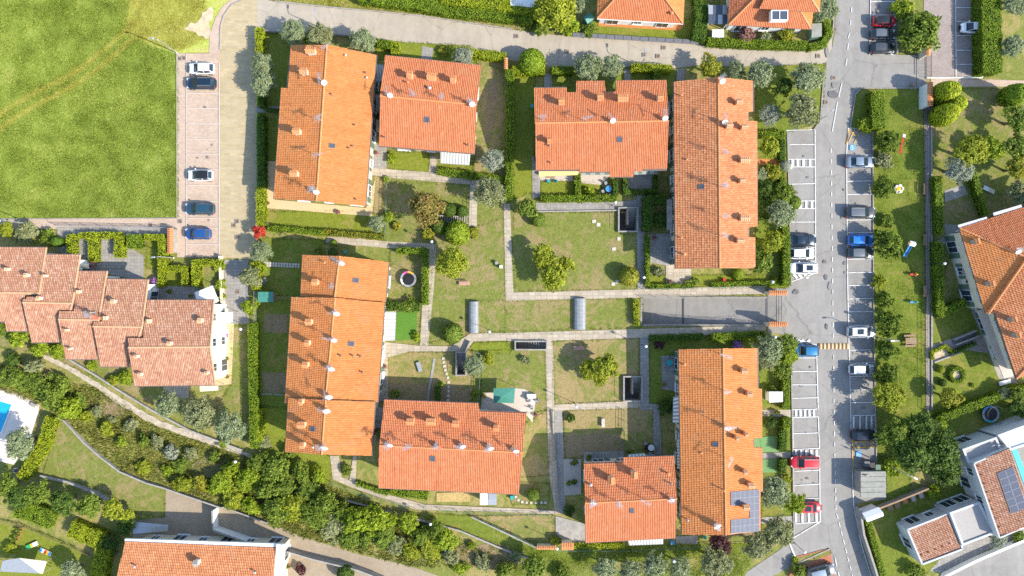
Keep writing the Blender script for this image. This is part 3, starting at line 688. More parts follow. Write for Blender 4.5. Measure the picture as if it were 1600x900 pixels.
sheet('rough_ground', [(330, 700), (352, 716), (345, 740), (318, 748), (300, 730)], 2, 'soil', 'bare earth on the hillside', rough_edge=0.3)
sheet('rough_ground', [(150, 615), (190, 630), (205, 650), (170, 655), (140, 640)], 2, 'soil', 'bare earth below the chalky track', rough_edge=0.3)
sheet('rough_ground', [(720, 850), (790, 850), (820, 880), (760, 890), (700, 870)], 2, 'soil', 'bare earth patch on the bank', rough_edge=0.3)

# painted lines
bl = [((292, 84), (292, 400), 0.1), ((343, 98), (343, 402), 0.14)] + [((292, y), (343, y)) for y in (97, 122, 146, 170, 193.5, 217.5, 241, 265, 290, 315, 341, 357, 382)]
lines('parking_lines_meadow', bl, 'faded white bay lines on the pink paving', 'paint_faint', .1)
ln = [((1229, 205), (1231, 262)), ((1273, 203), (1274, 427)), ((1228, 204), (1273, 203)), ((1231, 262), (1232, 288))]
ln += [((1232, 226), (1272, 226)), ((1230, 249), (1273, 249)), ((1230, 261), (1273, 261)), ((1231, 288), (1273, 287)), ((1240, 314), (1273, 314)), ((1240, 326), (1273, 326)), ((1236, 347), (1273, 347)), ((1236, 367), (1273, 367)), ((1236, 387), (1274, 387)), ((1236, 408), (1274, 408)), ((1236, 440), (1274, 427))]
for x in (1238, 1246, 1255, 1265): ln.append(((x, 249.5), (x, 260.5), 0.38))
for x in (1250, 1259, 1268): ln.append(((x, 314.5), (x, 325.5), 0.38))
for x in (1242, 1250, 1259): ln.append(((x - 3, 428), (x + 3, 435), 0.35))
lines('parking_lines_street', ln, 'white bay lines beside the long house')
ln = [((1238, 528), (1275, 539)), ((1275, 538), (1278, 639)), ((1236, 582), (1237, 640)), ((1236, 559), (1276, 559)), ((1236, 580), (1276, 580)), ((1236, 601), (1277, 601)), ((1236, 622), (1278, 621)), ((1237, 640), (1276, 639)), ((1237, 652), (1278, 651)), ((1278, 651), (1280, 700)), ((1238, 652), (1239, 700)), ((1239, 677), (1280, 676)), ((1238, 702), (1280, 700)), ((1238, 713), (1280, 712)), ((1280, 712), (1281, 815)), ((1239, 713), (1240, 800)), ((1240, 736), (1280, 734)), ((1240, 758), (1281, 756)), ((1240, 779), (1281, 778)), ((1242, 800), (1281, 799)), ((1242, 818), (1281, 815)), ((1239, 840), (1281, 815))]
for x in (1243, 1250, 1257, 1264, 1271): ln.append(((x, 640.5), (x + .3, 650.5), 0.32))
for x in (1243, 1251, 1259, 1267, 1275): ln.append(((x, 702.5), (x + .3, 711.5), 0.32))
for x in (1243, 1253, 1263, 1275): ln.append(((x, 800.5), (x + .3, 816), 0.32))
for x in (1244, 1252, 1262): ln.append(((x - 3, 536), (x + 3, 531), 0.4))
lines('parking_lines_street', ln, 'white bay lines beside the panelled house')
ln = [((1322, 243), (1324, 450)), ((1324, 450), (1329, 670)), ((1325, 200), (1322, 243))]
for i, y in enumerate((243, 262, 283.5, 304, 325, 344, 364, 385, 405, 426, 446, 467, 487, 508, 528, 547, 567, 588, 609, 629, 649, 671)):
    x = 1322 + (y - 243) / 60; ln.append(((x, y), (1363 + (y - 243) / 110, y - 0.6)))
for x in (1333, 1343, 1353, 1361): ln.append(((x, 650), (x, 670), 0.28))
lines('parking_lines_playground', ln, 'white bay lines beside the playground')
lines('parking_lines_yellow', [((1326, 203), (1322, 226), 0.16), ((1326, 203), (1336, 213)), ((1334, 204), (1326, 222)), ((1344, 206), (1334, 224)), ((1330, 690), (1366, 690), 0.14), ((1330, 699), (1366, 698), 0.14), ((1334, 690), (1342, 699)), ((1346, 690), (1354, 699)), ((1357, 690), (1364, 698)), ((1331, 672), (1332, 735), 0.14)], 'yellow lines of the disabled bays', 'paint_yellow')
lines('parking_lines_top', [((1360, 3), (1398, 3)), ((1360, -20), (1358, 85)), ((1359, 24), (1397, 24)), ((1358, 43), (1397, 43)), ((1358, 64), (1397, 64)), ((1357, 85), (1397, 85), 0.2)], 'white bay lines at the red hatchback')
cp = [((1492, -20), (1493, 121))] + [((1493, y), (1533, y)) for y in (12.5, 34, 56, 79, 101)] + [((1446, 122), (1534, 122), 0.2), ((1534, 60), (1534, 122), 0.2)]
lines('parking_lines_car_park', cp, 'white bay lines on the mauve paving')
dash = [((1330, 12), (1330, 20)), ((1329, 32), (1328, 40)), ((1327, 52), (1325, 60)), ((1325, 68), (1324, 78)), ((1323, 92), (1321, 103)), ((1315, 130), (1310, 152)), ((1308, 160), (1300, 206))]
y = 232.0
while y < 900:
    x = 1298 + max(0, (y - 240) * 0.012) + max(0, y - 700) * 0.012 + max(0, y - 800) * 0.23
    if not (535 < y < 550): dash.append(((x, y), (x + (2.4 if y > 800 else 0.1), y + 7)))
    y += 13.5 if y > 700 else 17
lines('centre_line', dash, 'broken white centre line of the street', w=0.1)
lines('edge_line', [((1331, 735), (1333, 790), 0.13), ((1333, 790), (1345, 850), 0.13), ((1345, 850), (1362, 905), 0.13), ((1233, 848), (1245, 877), 0.25), ((1304, 870), (1307, 885)), ((1309, 893), (1312, 905))], 'white edge line along the bottom of the street')
for (x, y, r, lab) in ((1331, 231, 4.2, 'blue wheelchair sign painted by the yellow hatching'), (1341, 709, 4.2, 'pale blue wheelchair sign painted by the hut')):
    a = P(x, y); mb = MB(); mb.box((a.x, a.y, 0.154), (0.85, 0.85, 0.002))
    o = mb.build('disabled_bay_symbol', M['paint_blue']); tag(o, lab, None, None, 'structure')
    mb = MB(); ring = [(a.x + 0.24 * math.cos(t), a.y - 0.08 + 0.24 * math.sin(t), 0.159) for t in [math.radians(-200 + 15 * k) for k in range(15)]]
    for p, q in zip(ring, ring[1:]): mb.bar(p, q, 0.07, 0.004)
    mb.bar((a.x - .05, a.y + .26, .159), (a.x, a.y - .05, .159), 0.08, 0.004); mb.bar((a.x, a.y - .05, .163), (a.x + .26, a.y - .05, .163), 0.08, 0.004); mb.bar((a.x + .22, a.y - .05, .167), (a.x + .32, a.y - .26, .167), 0.07, 0.004)
    mb.lathe((a.x - .07, a.y + .33, .157), [(0.07, 0), (0.07, 0.004)], 10)
    mb.build('symbol_lines', M['paint'], o)
# asphalt repairs
for (x, y, w, h, r) in ((1303, 133, 9, 9, 0.3), (1299, 147, 8, 7, 0.1), (1301, 148, 17, 12, 0.5), (1288, 409, 6, 6, 0.1), (1290, 433, 5, 9, 0.2), (1296, 447, 5, 14, 0.05), (1291, 510, 4, 10, 0.3), (1243, 456, 10, 8, 0.2), (1292, 80, 6, 20, 0.0)):
    a = P(x, y); n = 11; pts = [(a.x + 0.05 * w * math.cos(t) * random.uniform(.8, 1.15), a.y + 0.05 * h * math.sin(t) * random.uniform(.8, 1.15)) for t in [2 * math.pi * k / n for k in range(n)]]
    mb = MB(); mb.prism(pts, 0.10, 0.145 + 0.0015 * random.random()); tag(mb.build('road_patch', M['patch'] if random.random() < .6 else M['asphalt_bay']), 'irregular dark repair patch in the street asphalt', None, None, 'structure')
for i in range(46):
    x, y = random.choice(((1252, random.uniform(212, 345)), (1258, random.uniform(565, 800)), (1343, random.uniform(270, 660)), (1317, random.uniform(290, 430)), (318, random.uniform(100, 390)), (1378, random.uniform(10, 80))))
    a = P(x + random.uniform(-14, 14), y); n = 9; q = random.uniform(.08, .32); mb = MB(); mb.prism([(a.x + q * math.cos(t) * random.uniform(.6, 1.3), a.y + q * .8 * math.sin(t) * random.uniform(.6, 1.3)) for t in [2 * math.pi * k / n for k in range(n)]], 0.10, 0.141 + 0.0002 * i)
    tag(mb.build('oil_stain', M['stain']), 'small dark oil stain in a parking bay', None, None, 'structure')
cov = [(281, 92, 'by the lamp at the meadow corner'), (288, 91, 'beside the lamp corner parking bay'), (371, 346, 'in the brick lane near the red maple'), (371, 371, 'in the brick lane below the red maple'), (282, 346, 'at the corner of the pink pavement'), (305, 400, 'at the bottom of the parking bays'), (236, 352, 'in the pink pavement by the hedges'), (807, 57, 'in the top lane below the hedge'), (886, 81, 'in the top lane above the olives'), (1007, 86, 'in the top lane before the slate fence'), (1037, 75, 'in the top lane near the slate fence'), (1028, 88, 'between two covers in the top lane'), (1304, 46, 'at the street corner by the curved hedge'), (1278, 88, 'at the mouth of the top lane'), (1302, 122, 'in the street crossing'), (1286, 151, 'at the street edge by the olives'), (1290, 160, 'just below another cover by the olives'), (366, 352, 'touching the brick lane patch'), (372, 456, 'in the shaded drive')]
for x, y, w in cov:
    a = P(x, y); mb = MB(); mb.box((a.x, a.y, 0.128), (0.5, 0.5, 0.05)); o = mb.build('manhole_cover', M['cover']); tag(o, 'square rusty manhole cover ' + w, 'manhole cover', 'manhole covers')
    fr = MB()
    for dx, dy, w1, h1 in ((0, .29, .66, .08), (0, -.29, .66, .08), (.29, 0, .08, .5), (-.29, 0, .08, .5)): fr.box((a.x + dx, a.y + dy, 0.125), (w1, h1, 0.05))
    fr.build('frame', M['concrete'], o)

# kerbs
for pts, lab in (([(277, 84), (277, 341), (-100, 343)], 'pale kerb between meadow and parking bays'),
                 ([(344, 78), (345, 42), (350, 25), (362, 8), (385, -3)], 'pale kerb of the curving pavement'),
                 ([(430, 2), (480, 8), (540, 14), (600, 19), (660, 25), (720, 34), (800, 46)], 'pale kerb along the dry verge'),
                 ([(1363, 205), (1364, 450), (1367, 640), (1369, 728)], 'dark kerb between bays and playground'),
                 ([(1362, 86), (1432, 88)], 'kerb below the top parking bays'), ([(1398, -20), (1398, 86)], 'kerb beside the top parking bays'),
                 ([(1345, 138), (1336, 148), (1328, 200), (1362, 204)], 'kerb round the street corner bed'), ([(1345, 138), (1432, 138)], 'kerb above the playground'),
                 ([(1270, 204), (1281, 190), (1286, 125)], 'pale kerb by the street olives'), ([(1262, 78), (1290, 71), (1300, 58), (1303, 20)], 'pale kerb of the curved hedge corner'),
                 ([(1245, 880), (1296, 857)], 'kerb of the brick parking corner'), ([(1230, 205), (1232, 300), (1236, 445)], 'kerb below the street gardens'), ([(1236, 580), (1238, 700), (1240, 838)], 'kerb of the southern street gardens')):
    wall_line('kerb', pts, 0.16, 0.2, 'concrete', lab, None)

# the sunken garage ramp and the stair wells
def well(h, depth):
    a, b = P(h[0], h[3]), P(h[2], h[1])
    return a.x, a.y, b.x, b.y
x0, y0, x1, y1 = well(HOLES[0], 0)
ramp = MB(); ramp.add([(x0, y0, -2.7), (x1, y0, 0.0), (x1, y1, 0.0), (x0, y1, -2.7)], [(0, 1, 2, 3)])
o = ramp.build('garage_ramp', M['asphalt']); tag(o, 'asphalt ramp sinking to the underground garage', None, None, 'structure')
dr = MB(); xr = x0 + 6.9; zr = -2.7 * (x1 - xr) / (x1 - x0); dr.box((xr, (y0 + y1) / 2, zr + 0.02), (0.25, y1 - y0 - .02, 0.06)); dr.build('drain_grate', M['steel_dark'], o)
for (ya, nm) in ((y0, 'south'), (y1, 'north')):
    wb = MB(); s = -1 if nm == 'south' else 1
    wb.add([(x0, ya, -2.75), (x1, ya, -0.05), (x1, ya, 0.14), (x0, ya, 0.14), (x0, ya + s * .25, -2.75), (x1, ya + s * .25, -0.05), (x1, ya + s * .25, 0.14), (x0, ya + s * .25, 0.14)], [(0, 1, 2, 3), (7, 6, 5, 4), (3, 2, 6, 7), (0, 3, 7, 4), (1, 5, 6, 2)])
    r = thing('ramp_wall', 'concrete side wall of the garage ramp, %s side' % nm, 'wall'); wb.build('wall_body', M['concrete'], r)
    rl = MB()
    for k in range(10):
        x = x0 + (x1 - x0) * k / 9; rl.bar((x, ya + s * .12, .14), (x, ya + s * .12, 1.1), .04)
    for z in (.5, .8, 1.1): rl.bar((x0, ya + s * .12, z), (x1, ya + s * .12, z), .03)
    rl.build('railing', M['steel_dark'], r)
gw = thing('garage_front', 'dark garage opening at the foot of the ramp', 'garage door'); mb = MB(); mb.box((x0 - .12, (y0 + y1) / 2, -1.35), (.24, y1 - y0, 2.9)); mb.build('wall_body', M['concrete'], gw)
for k in range(6):
    mb = MB(); mb.box((x0 + .03, (y0 + y1) / 2, -2.5 + .38 * k), (.05, y1 - y0 - .6, .34)); mb.build('panel', M['steel_dark'], gw)

def stairwell(h, label, depth, steps, side):
    x0, y0, x1, y1 = well(h, depth)
    r = thing('stair_well', label, 'stairs', ((x0 + x1) / 2, (y0 + y1) / 2, 0)); X, Y = (x1 - x0) / 2, (y1 - y0) / 2
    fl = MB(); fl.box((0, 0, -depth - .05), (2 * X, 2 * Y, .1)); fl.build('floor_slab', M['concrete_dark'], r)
    for (cx, cy, sx, sy) in ((0, Y + .1, 2 * X + .4, .2), (0, -Y - .1, 2 * X + .4, .2), (X + .1, 0, .2, 2 * Y), (-X - .1, 0, .2, 2 * Y)):
        w = MB(); w.box((cx, cy, (-depth + .55) / 2), (sx, sy, depth + .55)); w.build('wall_body', M['concrete'], r)
    for k in range(steps):
        t = (k + .5) / steps; s = MB()
        if side == 'x': s.box((-X + 2 * X * t, 0, -depth + depth * (k + 1) / steps / 2 - .02), (2 * X / steps, 2 * Y - .04, depth * (k + 1) / steps))
        elif side == 'y': s.box((0, -Y + 2 * Y * t, -depth + depth * (k + 1) / steps / 2 - .02), (2 * X - .04, 2 * Y / steps, depth * (k + 1) / steps))
        else: s.box((X * .5, -Y * .6 + 1.6 * Y * t, -depth + depth * (k + 1) / steps / 2 - .02), (X - .04, 1.6 * Y / steps, depth * (k + 1) / steps))
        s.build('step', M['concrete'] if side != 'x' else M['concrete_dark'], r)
    if side == 'half':
        w = MB(); w.box((-.05, Y * .25, (-depth + .55) / 2), (.15, 1.4 * Y, depth + .55)); w.build('dividing_wall', M['concrete'], r)
    for a in (-1, 1):
        rl = MB(); rl.bar((a * (X + .1), -Y, 1.2), (a * (X + .1), Y, 1.2), .035)
        for k in range(4): rl.bar((a * (X + .1), -Y + 2 * Y * k / 3, .55), (a * (X + .1), -Y + 2 * Y * k / 3, 1.2), .035)
        rl.build('railing', M['fence_grey'], r)
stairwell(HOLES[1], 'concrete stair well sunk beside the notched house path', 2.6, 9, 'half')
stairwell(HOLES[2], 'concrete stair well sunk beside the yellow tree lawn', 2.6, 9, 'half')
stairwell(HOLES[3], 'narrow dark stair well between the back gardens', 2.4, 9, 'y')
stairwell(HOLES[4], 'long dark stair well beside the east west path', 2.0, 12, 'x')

# meadow grass: real blades in tufts, thinner and drier along the wheel tracks
def inside(x, y, poly):
    n = len(poly); r = np.zeros(np.shape(x), bool); j = n - 1
    for i in range(n):
        xi, yi = poly[i][0], poly[i][1]; xj, yj = poly[j][0], poly[j][1]
        c = ((yi > y) != (yj > y)) & (x < (xj - xi) * (y - yi) / ((yj - yi) or 1e-9) + xi)
        r ^= c; j = i
    return r
def blades(name, poly_px, n, h, label, mat, width=0.12, spread=0.22, per=5, keep=None):
    pts = np.array([P(x, y)[:2] for x, y in poly_px]); lo, hi = pts.min(0), pts.max(0)
    xy = rng.uniform(lo, hi, (n * 2, 2)); xy = xy[inside(xy[:, 0], xy[:, 1], pts)]
    if keep is not None: xy = xy[keep(xy)]
    c = np.repeat(xy, per, 0) + rng.normal(0, spread * .5, (len(xy) * per, 2)); m = len(c)
    a = rng.uniform(0, 2 * np.pi, m); lump = .55 + .45 * np.sin(c[:, 0] * .9 + 1.7 * np.sin(c[:, 1] * .55)) * np.sin(c[:, 1] * 1.1 + 1.3 * np.sin(c[:, 0] * .7)); hh = h * rng.uniform(.3, 1.2, m) * (.35 + lump); ln = rng.uniform(.3, 1.0, m) * h
    w = width * rng.uniform(.6, 1.4, m); d = np.stack([np.cos(a), np.sin(a)], 1); s = np.stack([-d[:, 1], d[:, 0]], 1)
    v = np.zeros((m, 3, 3)); v[:, 0, :2] = c - s * w[:, None]; v[:, 1, :2] = c + s * w[:, None]; v[:, 2, :2] = c + d * ln[:, None]; v[:, 2, 2] = hh
    v[:, :2, 2] = 0.02
    me = bpy.data.meshes.new(name); me.vertices.add(m * 3); me.vertices.foreach_set('co', v.ravel()); me.loops.add(m * 3)
    me.loops.foreach_set('vertex_index', np.arange(m * 3)); me.polygons.add(m); me.polygons.foreach_set('loop_start', np.arange(m) * 3)
    me.update(); me.materials.append(M[mat]); o = link(name, me); return tag(o, label, 'grass', None, 'stuff')
def dist_track(xy):
    a = np.array(P(-30, 216)[:2]); b = np.array(P(210, 55)[:2]); d = (b - a) / np.linalg.norm(b - a); r = xy - a
    return r[:, 0] * -d[1] + r[:, 1] * d[0], r @ d
def off_track(xy):
    s, t = dist_track(xy); s = s - 0.5 * np.sin(t * .25)
    near = (np.abs(np.abs(s) - 0.85) < 0.42) & (t < 29)
    return ~near | (rng.random(len(xy)) < 0.12)
def on_track(xy):
    s, t = dist_track(xy); s = s - 0.5 * np.sin(t * .25)
    return (np.abs(np.abs(s) - 0.85) < 0.8 * rng.random(len(xy)) + .1) & (t < 30)
FP = [(-40, -20), (205, -20), (196, 52), (236, 72), (278, 86), (278.5, 340), (-40, 342)]
blades('meadow_grass', FP, 46000, .22, 'tall rough grass of the meadow', 'blade', width=.055, keep=off_track)
blades('meadow_grass', [(180, -20), (320, -20), (325, 60), (280, 80), (200, 60)], 6000, .14, 'short dry grass at the meadow top', 'blade_dry', spread=.3, width=.04)
blades('dry_grass', [(-40, -20), (260, -20), (260, 260), (-40, 260)], 50000, .16, 'yellowed grass along two wheel tracks', 'blade_dry', width=.06, keep=on_track)

# grass creeping over the edges of the lawns
ec = []
for pts in EDGES:
    for i, a in enumerate(pts):
        b = pts[(i + 1) % len(pts)]; k = int((b - a).length * 7); t = rng.random(k)[:, None]
        ec.append(np.array(a)[None, :2] * (1 - t) + np.array(b)[None, :2] * t + rng.normal(0, .09, (k, 2)))
ec = np.repeat(np.concatenate(ec), 3, 0); m_ = len(ec); ec = ec + rng.normal(0, .07, ec.shape)
an = rng.uniform(0, 6.283, m_); dv = np.stack([np.cos(an), np.sin(an)], 1); sv = np.stack([-dv[:, 1], dv[:, 0]], 1) * .04
vv = np.zeros((m_, 3, 3)); vv[:, 0, :2] = ec - sv; vv[:, 1, :2] = ec + sv; vv[:, 2, :2] = ec + dv * .13; vv[:, :2, 2] = .05; vv[:, 2, 2] = rng.uniform(.13, .24, m_)
me = bpy.data.meshes.new('edge_grass'); me.vertices.add(m_ * 3); me.vertices.foreach_set('co', vv.ravel()); me.loops.add(m_ * 3); me.loops.foreach_set('vertex_index', np.arange(m_ * 3)); me.polygons.add(m_); me.polygons.foreach_set('loop_start', np.arange(m_) * 3); me.update(); me.materials.append(M['blade_lawn'])
tag(link('edge_grass', me), 'tufts of grass creeping over the lawn edges', 'grass', None, 'stuff')
# ------------------------------------------------------------------ houses
CAM = Vector((0, 0, HC))
class Plane:
    """a roof slope: through two eave pixels at height ze and a ridge pixel at height zr"""
    def __init__(s, ea, eb, ze, rg, zr):
        a, b, r = P(*ea, ze), P(*eb, ze), P(*rg, zr)
        s.o = a; s.u = (b - a).normalized(); n = s.u.cross(r - a).normalized()
        if n.z < 0: n = -n
        s.n = n; s.v = n.cross(s.u).normalized()
        if s.v.z < 0: s.u = -s.u; s.v = n.cross(s.u).normalized()
    def hit(s, px, py, up=0.0):
        o = s.o + Vector((0, 0, up)); d = P(px, py) - CAM
        return CAM + d * ((o - CAM).dot(s.n) / d.dot(s.n))
    def uv(s, p): return ((p - s.o).dot(s.u), (p - s.o).dot(s.v))
    def rot(s): return Matrix((s.u, s.v, s.n)).transposed()

PW, PL = 0.26, 0.38
PROF = np.array([0.0, 0.05, 0.068, 0.05])
def tiles(parent, pl, poly_px, mat, name='roof_tiles'):
    pts = [pl.hit(x, y) for x, y in poly_px]
    uv = np.array([pl.uv(p) for p in pts]); lo, hi = uv.min(0), uv.max(0)
    nu = int(math.ceil((hi[0] - lo[0]) / PW * 4)) + 1; nc = int(math.ceil((hi[1] - lo[1]) / PL))
    U = lo[0] + np.arange(nu) * PW / 4; hu = PROF[np.arange(nu) % 4]
    V = np.empty(2 * nc); V[0::2] = lo[1] + np.arange(nc) * PL; V[1::2] = V[0::2] + PL; V = np.minimum(V, hi[1])
    hv = np.where(np.arange(2 * nc) % 2 == 0, 0.04, 0.0)
    jit = rng.normal(0, 0.012, (2 * nc, (nu + 3) // 4 + 1)); jit = np.repeat(jit, 4, 1)[:, :nu]
    gu, gv = np.meshgrid(U, V); h = 0.02 + hu[None, :] + hv[:, None] + jit * (np.arange(2 * nc) % 2 == 0)[:, None]
    co = (np.array(pl.o)[None, None] + gu[..., None] * np.array(pl.u) + gv[..., None] * np.array(pl.v) + h[..., None] * np.array(pl.n))
    cu = (gu[:-1, :-1] + gu[1:, 1:]) / 2; cv = (gv[:-1, :-1] + gv[1:, 1:]) / 2
    ok = inside(cu, cv, uv)
    I, J = np.nonzero(ok); a = I * nu + J
    q = np.stack([a, a + 1, a + nu + 1, a + nu], 1); used, inv = np.unique(q, return_inverse=True); q = inv.reshape(q.shape); m = len(q)
    me = bpy.data.meshes.new(name); me.vertices.add(len(used)); me.vertices.foreach_set('co', co.reshape(-1, 3)[used].ravel())
    me.loops.add(m * 4); me.loops.foreach_set('vertex_index', q.ravel()); me.polygons.add(m); me.polygons.foreach_set('loop_start', np.arange(m) * 4)
    l = me.uv_layers.new(name='UVMap'); w = np.empty((m, 4, 2)); w[..., 0] = (J // 4 + .5)[:, None]; w[..., 1] = (I // 2 + .5)[:, None]
    l.data.foreach_set('uv', w.ravel()); me.update(); me.shade_flat(); me.materials.append(M[mat])
    o = link(name, me, parent)
    mb = MB(); n = len(pts); vs = [p - pl.n * .015 for p in pts] + [p - pl.n * .015 - Vector((0, 0, .17)) for p in pts]
    ar = sum(uv[i][0] * uv[(i + 1) % n][1] - uv[(i + 1) % n][0] * uv[i][1] for i in range(n))
    if ar < 0: vs = vs[:n][::-1] + vs[n:][::-1]
    mb.add(vs, [tuple(range(n)), tuple(reversed(range(n, 2 * n)))] + [(i, n + i, n + (i + 1) % n, (i + 1) % n) for i in range(n)])
    mb.build('roof_deck', M['fascia'], o)
    return o

def ridge_caps(parent, a, b, mat='ridge', r=0.13):
    mb = MB(); L = (b - a).length; k = max(1, int(L / 0.42)); d = (b - a) / k
    for i in range(k):
        p, q = a + d * i, a + d * (i + 1.08)
        mb.tube([p + Vector((0, 0, .03)), q + Vector((0, 0, .03))], [r, r * .86], 6)
    return mb.build('ridge_tiles', M[mat], parent)

def offset_poly(pts, d):
    """inward offset of a ground outline"""
    pts = [Vector((p[0], p[1])) for p in pts]
    ar = sum(pts[i].x * pts[(i + 1) % len(pts)].y - pts[(i + 1) % len(pts)].x * pts[i].y for i in range(len(pts)))
    if ar < 0: pts = pts[::-1]
    out = []
    for i, p in enumerate(pts):
        a = (p - pts[i - 1]).normalized(); b = (pts[(i + 1) % len(pts)] - p).normalized()
        na, nb = Vector((-a.y, a.x)), Vector((-b.y, b.x)); m = na + nb; k = max(0.35, m.length_squared / 2)
        out.append(p + m * (d / k))
    return out

def win_mesh(w, h, shut):
    f = MB()
    for cx, cz, sx, sz in ((0, h / 2 + .04, w + .16, .08), (0, -h / 2 - .04, w + .16, .08), (w / 2 + .04, 0, .08, h), (-w / 2 - .04, 0, .08, h), (0, 0, .05, h)): f.box((cx, .05, cz), (sx, .1, sz))
    f.box((0, .11, -h / 2 - .1), (w + .4, .24, .05))
    g = MB(); g.box((0, .03, 0), (w, .02, h))
    s = MB(); s.box((0, .06, 0), (w / 2, .05, h + .1))
    return f.mesh('window'), g.mesh('pane'), s.mesh('shutter')
WIN = {'win': win_mesh(1.1, 1.3, 1), 'door': win_mesh(1.7, 2.15, 0)}
for k in WIN:
    for me, m in zip(WIN[k], ('white', 'glass', 'shutter')): me.materials.append(M[m])
def window(parent, p, ang, kind='win', shutters=True):
    f, g, s = WIN[kind]
    o = link('door' if kind == 'door' else 'window', f, parent); o.location = p; o.rotation_euler = (0, 0, ang)
    link('pane', g, o)
    if shutters:
        w = 1.1 if kind == 'win' else 1.7
        for t in (-1, 1):
            q = link('shutter', s, o); q.location = (t * (w * .75 + .1), 0, 0)
    return o

def walls(parent, px, ze, mat, inset=0.55, z0=0.0, floors=2, wins=True, shutters=True, base=None, step=3.6):
    pts = offset_poly([P(x, y, ze) for x, y in px], inset)
    mb = MB(); mb.prism(pts, z0, ze - 0.1); mb.build('wall_body', M[mat], parent)
    if not wins: return pts
    n = len(pts)
    for i in range(n):
        a, b = pts[i], pts[(i + 1) % n]; d = b - a; L = d.length
        if L < 2.6: continue
        d.normalize(); nr = Vector((d.y, -d.x)); mid = (a + b) / 2
        if nr.dot(-mid) <= 2.0: continue                 # only the faces the drone looks at
        k = max(1, int(L / step)); ang = math.atan2(d.y, d.x) + math.pi
        for j in range(k):
            c = a + d * (L * (j + .5) / k)
            for f in range(floors):
                z = z0 + (1.15 if f == 0 else 4.25)
                if f and ze < 4.9: continue
                kind = 'door' if f == 0 and j % 2 == 0 else 'win'
                window(parent, (c.x + nr.x * .004, c.y + nr.y * .004, z + (.05 if kind == 'door' else .35)), ang, kind, shutters)
    return pts

def gable(parent, a, b, r, ze, zr, mat, inset=0.55):
    """triangle of wall under the roof end: eave pixels a, b and ridge pixel r"""
    A, B, R = P(*a, ze), P(*b, ze), P(*r, zr); c = Vector((0, 0, 0)); mid = (A + B) / 2
    return A, B, R

def chimney_meshes():
    s = MB(); s.box((0, 0, .35), (1.0, .7, 1.7)); s.box((0, 0, 1.02), (1.12, .82, .1))
    for x in (-.42, -.14, .14, .42): s.box((x, 0, 1.22), (.1, .62, .3))
    c = MB()
    for t in (-1, 1):
        for k in range(5):
            x = -.5 + .25 * k
            c.tube([(x, t * .5, 1.36), (x, 0, 1.62)], [.13, .12], 6)
        c.add([(-.64, t * .52, 1.34), (.64, t * .52, 1.34), (.64, 0, 1.6), (-.64, 0, 1.6)], [(0, 1, 2, 3)] if t < 0 else [(3, 2, 1, 0)])
    c.tube([(-.66, 0, 1.66), (.66, 0, 1.66)], .12, 6)
    return s.mesh('chimney'), c.mesh('cap')
CH = chimney_meshes()
def chimney(parent, pl, x, y, w=1.0, rz=None, mat='chimney', cap='tilecap', d=1.0, h=1.0):
    p = pl.hit(x, y, 1.2 * h)
    p.z -= 1.2 * h
    o = link('chimney', CH[0], parent); o.location = p; o.scale = (w * .88, d * .88, h * .92)
    o.rotation_euler = (0, 0, math.atan2(pl.u.y, pl.u.x) if rz is None else rz); set_mat(o, M[mat])
    c = link('cap', CH[1], o); set_mat(c, M[cap]); return o

def antenna_mesh(kind):
    m = MB(); m.tube([(0, 0, -.3), (0, 0, 2.4)], .045, 6)
    for z, L, n in (((2.3, 1.3, 8), (1.7, .9, 5)) if kind == 0 else ((2.2, 1.6, 9),) if kind == 1 else ((2.35, .9, 5), (1.9, 1.2, 7), (1.4, .7, 4))):
        a = {2.3: .4, 1.7: 1.9, 2.2: .8, 2.35: 2.6, 1.9: .5, 1.4: 1.4}[z]; d = Vector((math.cos(a), math.sin(a), 0)); s = Vector((-d.y, d.x, 0))
        m.bar(Vector((0, 0, z)) - d * L * .4, Vector((0, 0, z)) + d * L * .6, .05)
        for k in range(n):
            c = Vector((0, 0, z)) + d * (L * (-.38 + .95 * k / (n - 1))); w = .34 - .02 * k; m.bar(c - s * w, c + s * w, .04)
        if L > 1: m.bar(Vector((0, 0, z - .3)) - d * .5 + s * .35, Vector((0, 0, z + .3)) - d * .5 + s * .35, .03); m.bar(Vector((0, 0, z - .3)) - d * .5 - s * .35, Vector((0, 0, z + .3)) - d * .5 - s * .35, .03)
    me = m.mesh('antenna'); me.materials.append(M['metal']); return me
ANT = [antenna_mesh(k) for k in range(3)]
def dish_mesh():
    m = MB(); prof = [(0.0, 0.0), (.16, .012), (.3, .05), (.42, .11)]; n = 16
    b = [(r * math.cos(2 * math.pi * k / n), r * math.sin(2 * math.pi * k / n), z) for r, z in prof[1:] for k in range(n)]
    fs = [tuple(range(n))[::-1]] + [(i * n + k, i * n + (k + 1) % n, (i + 1) * n + (k + 1) % n, (i + 1) * n + k) for i in range(2) for k in range(n)]
    m.add(b, fs); m.add([(x, y, z - .012) for x, y, z in b], [f[::-1] for f in fs])
    me = m.mesh('satellite_dish')
    a = MB(); a.bar((0, -.40, .08), (0, 0, .5), .03); a.box((0, 0, .5), (.09, .09, .14)); a.bar((0, 0, 0), (0, .1, -.75), .05)
    am = a.mesh('receiver_arm'); am.materials.append(M['metal']); return me, am
DISH = dish_mesh()
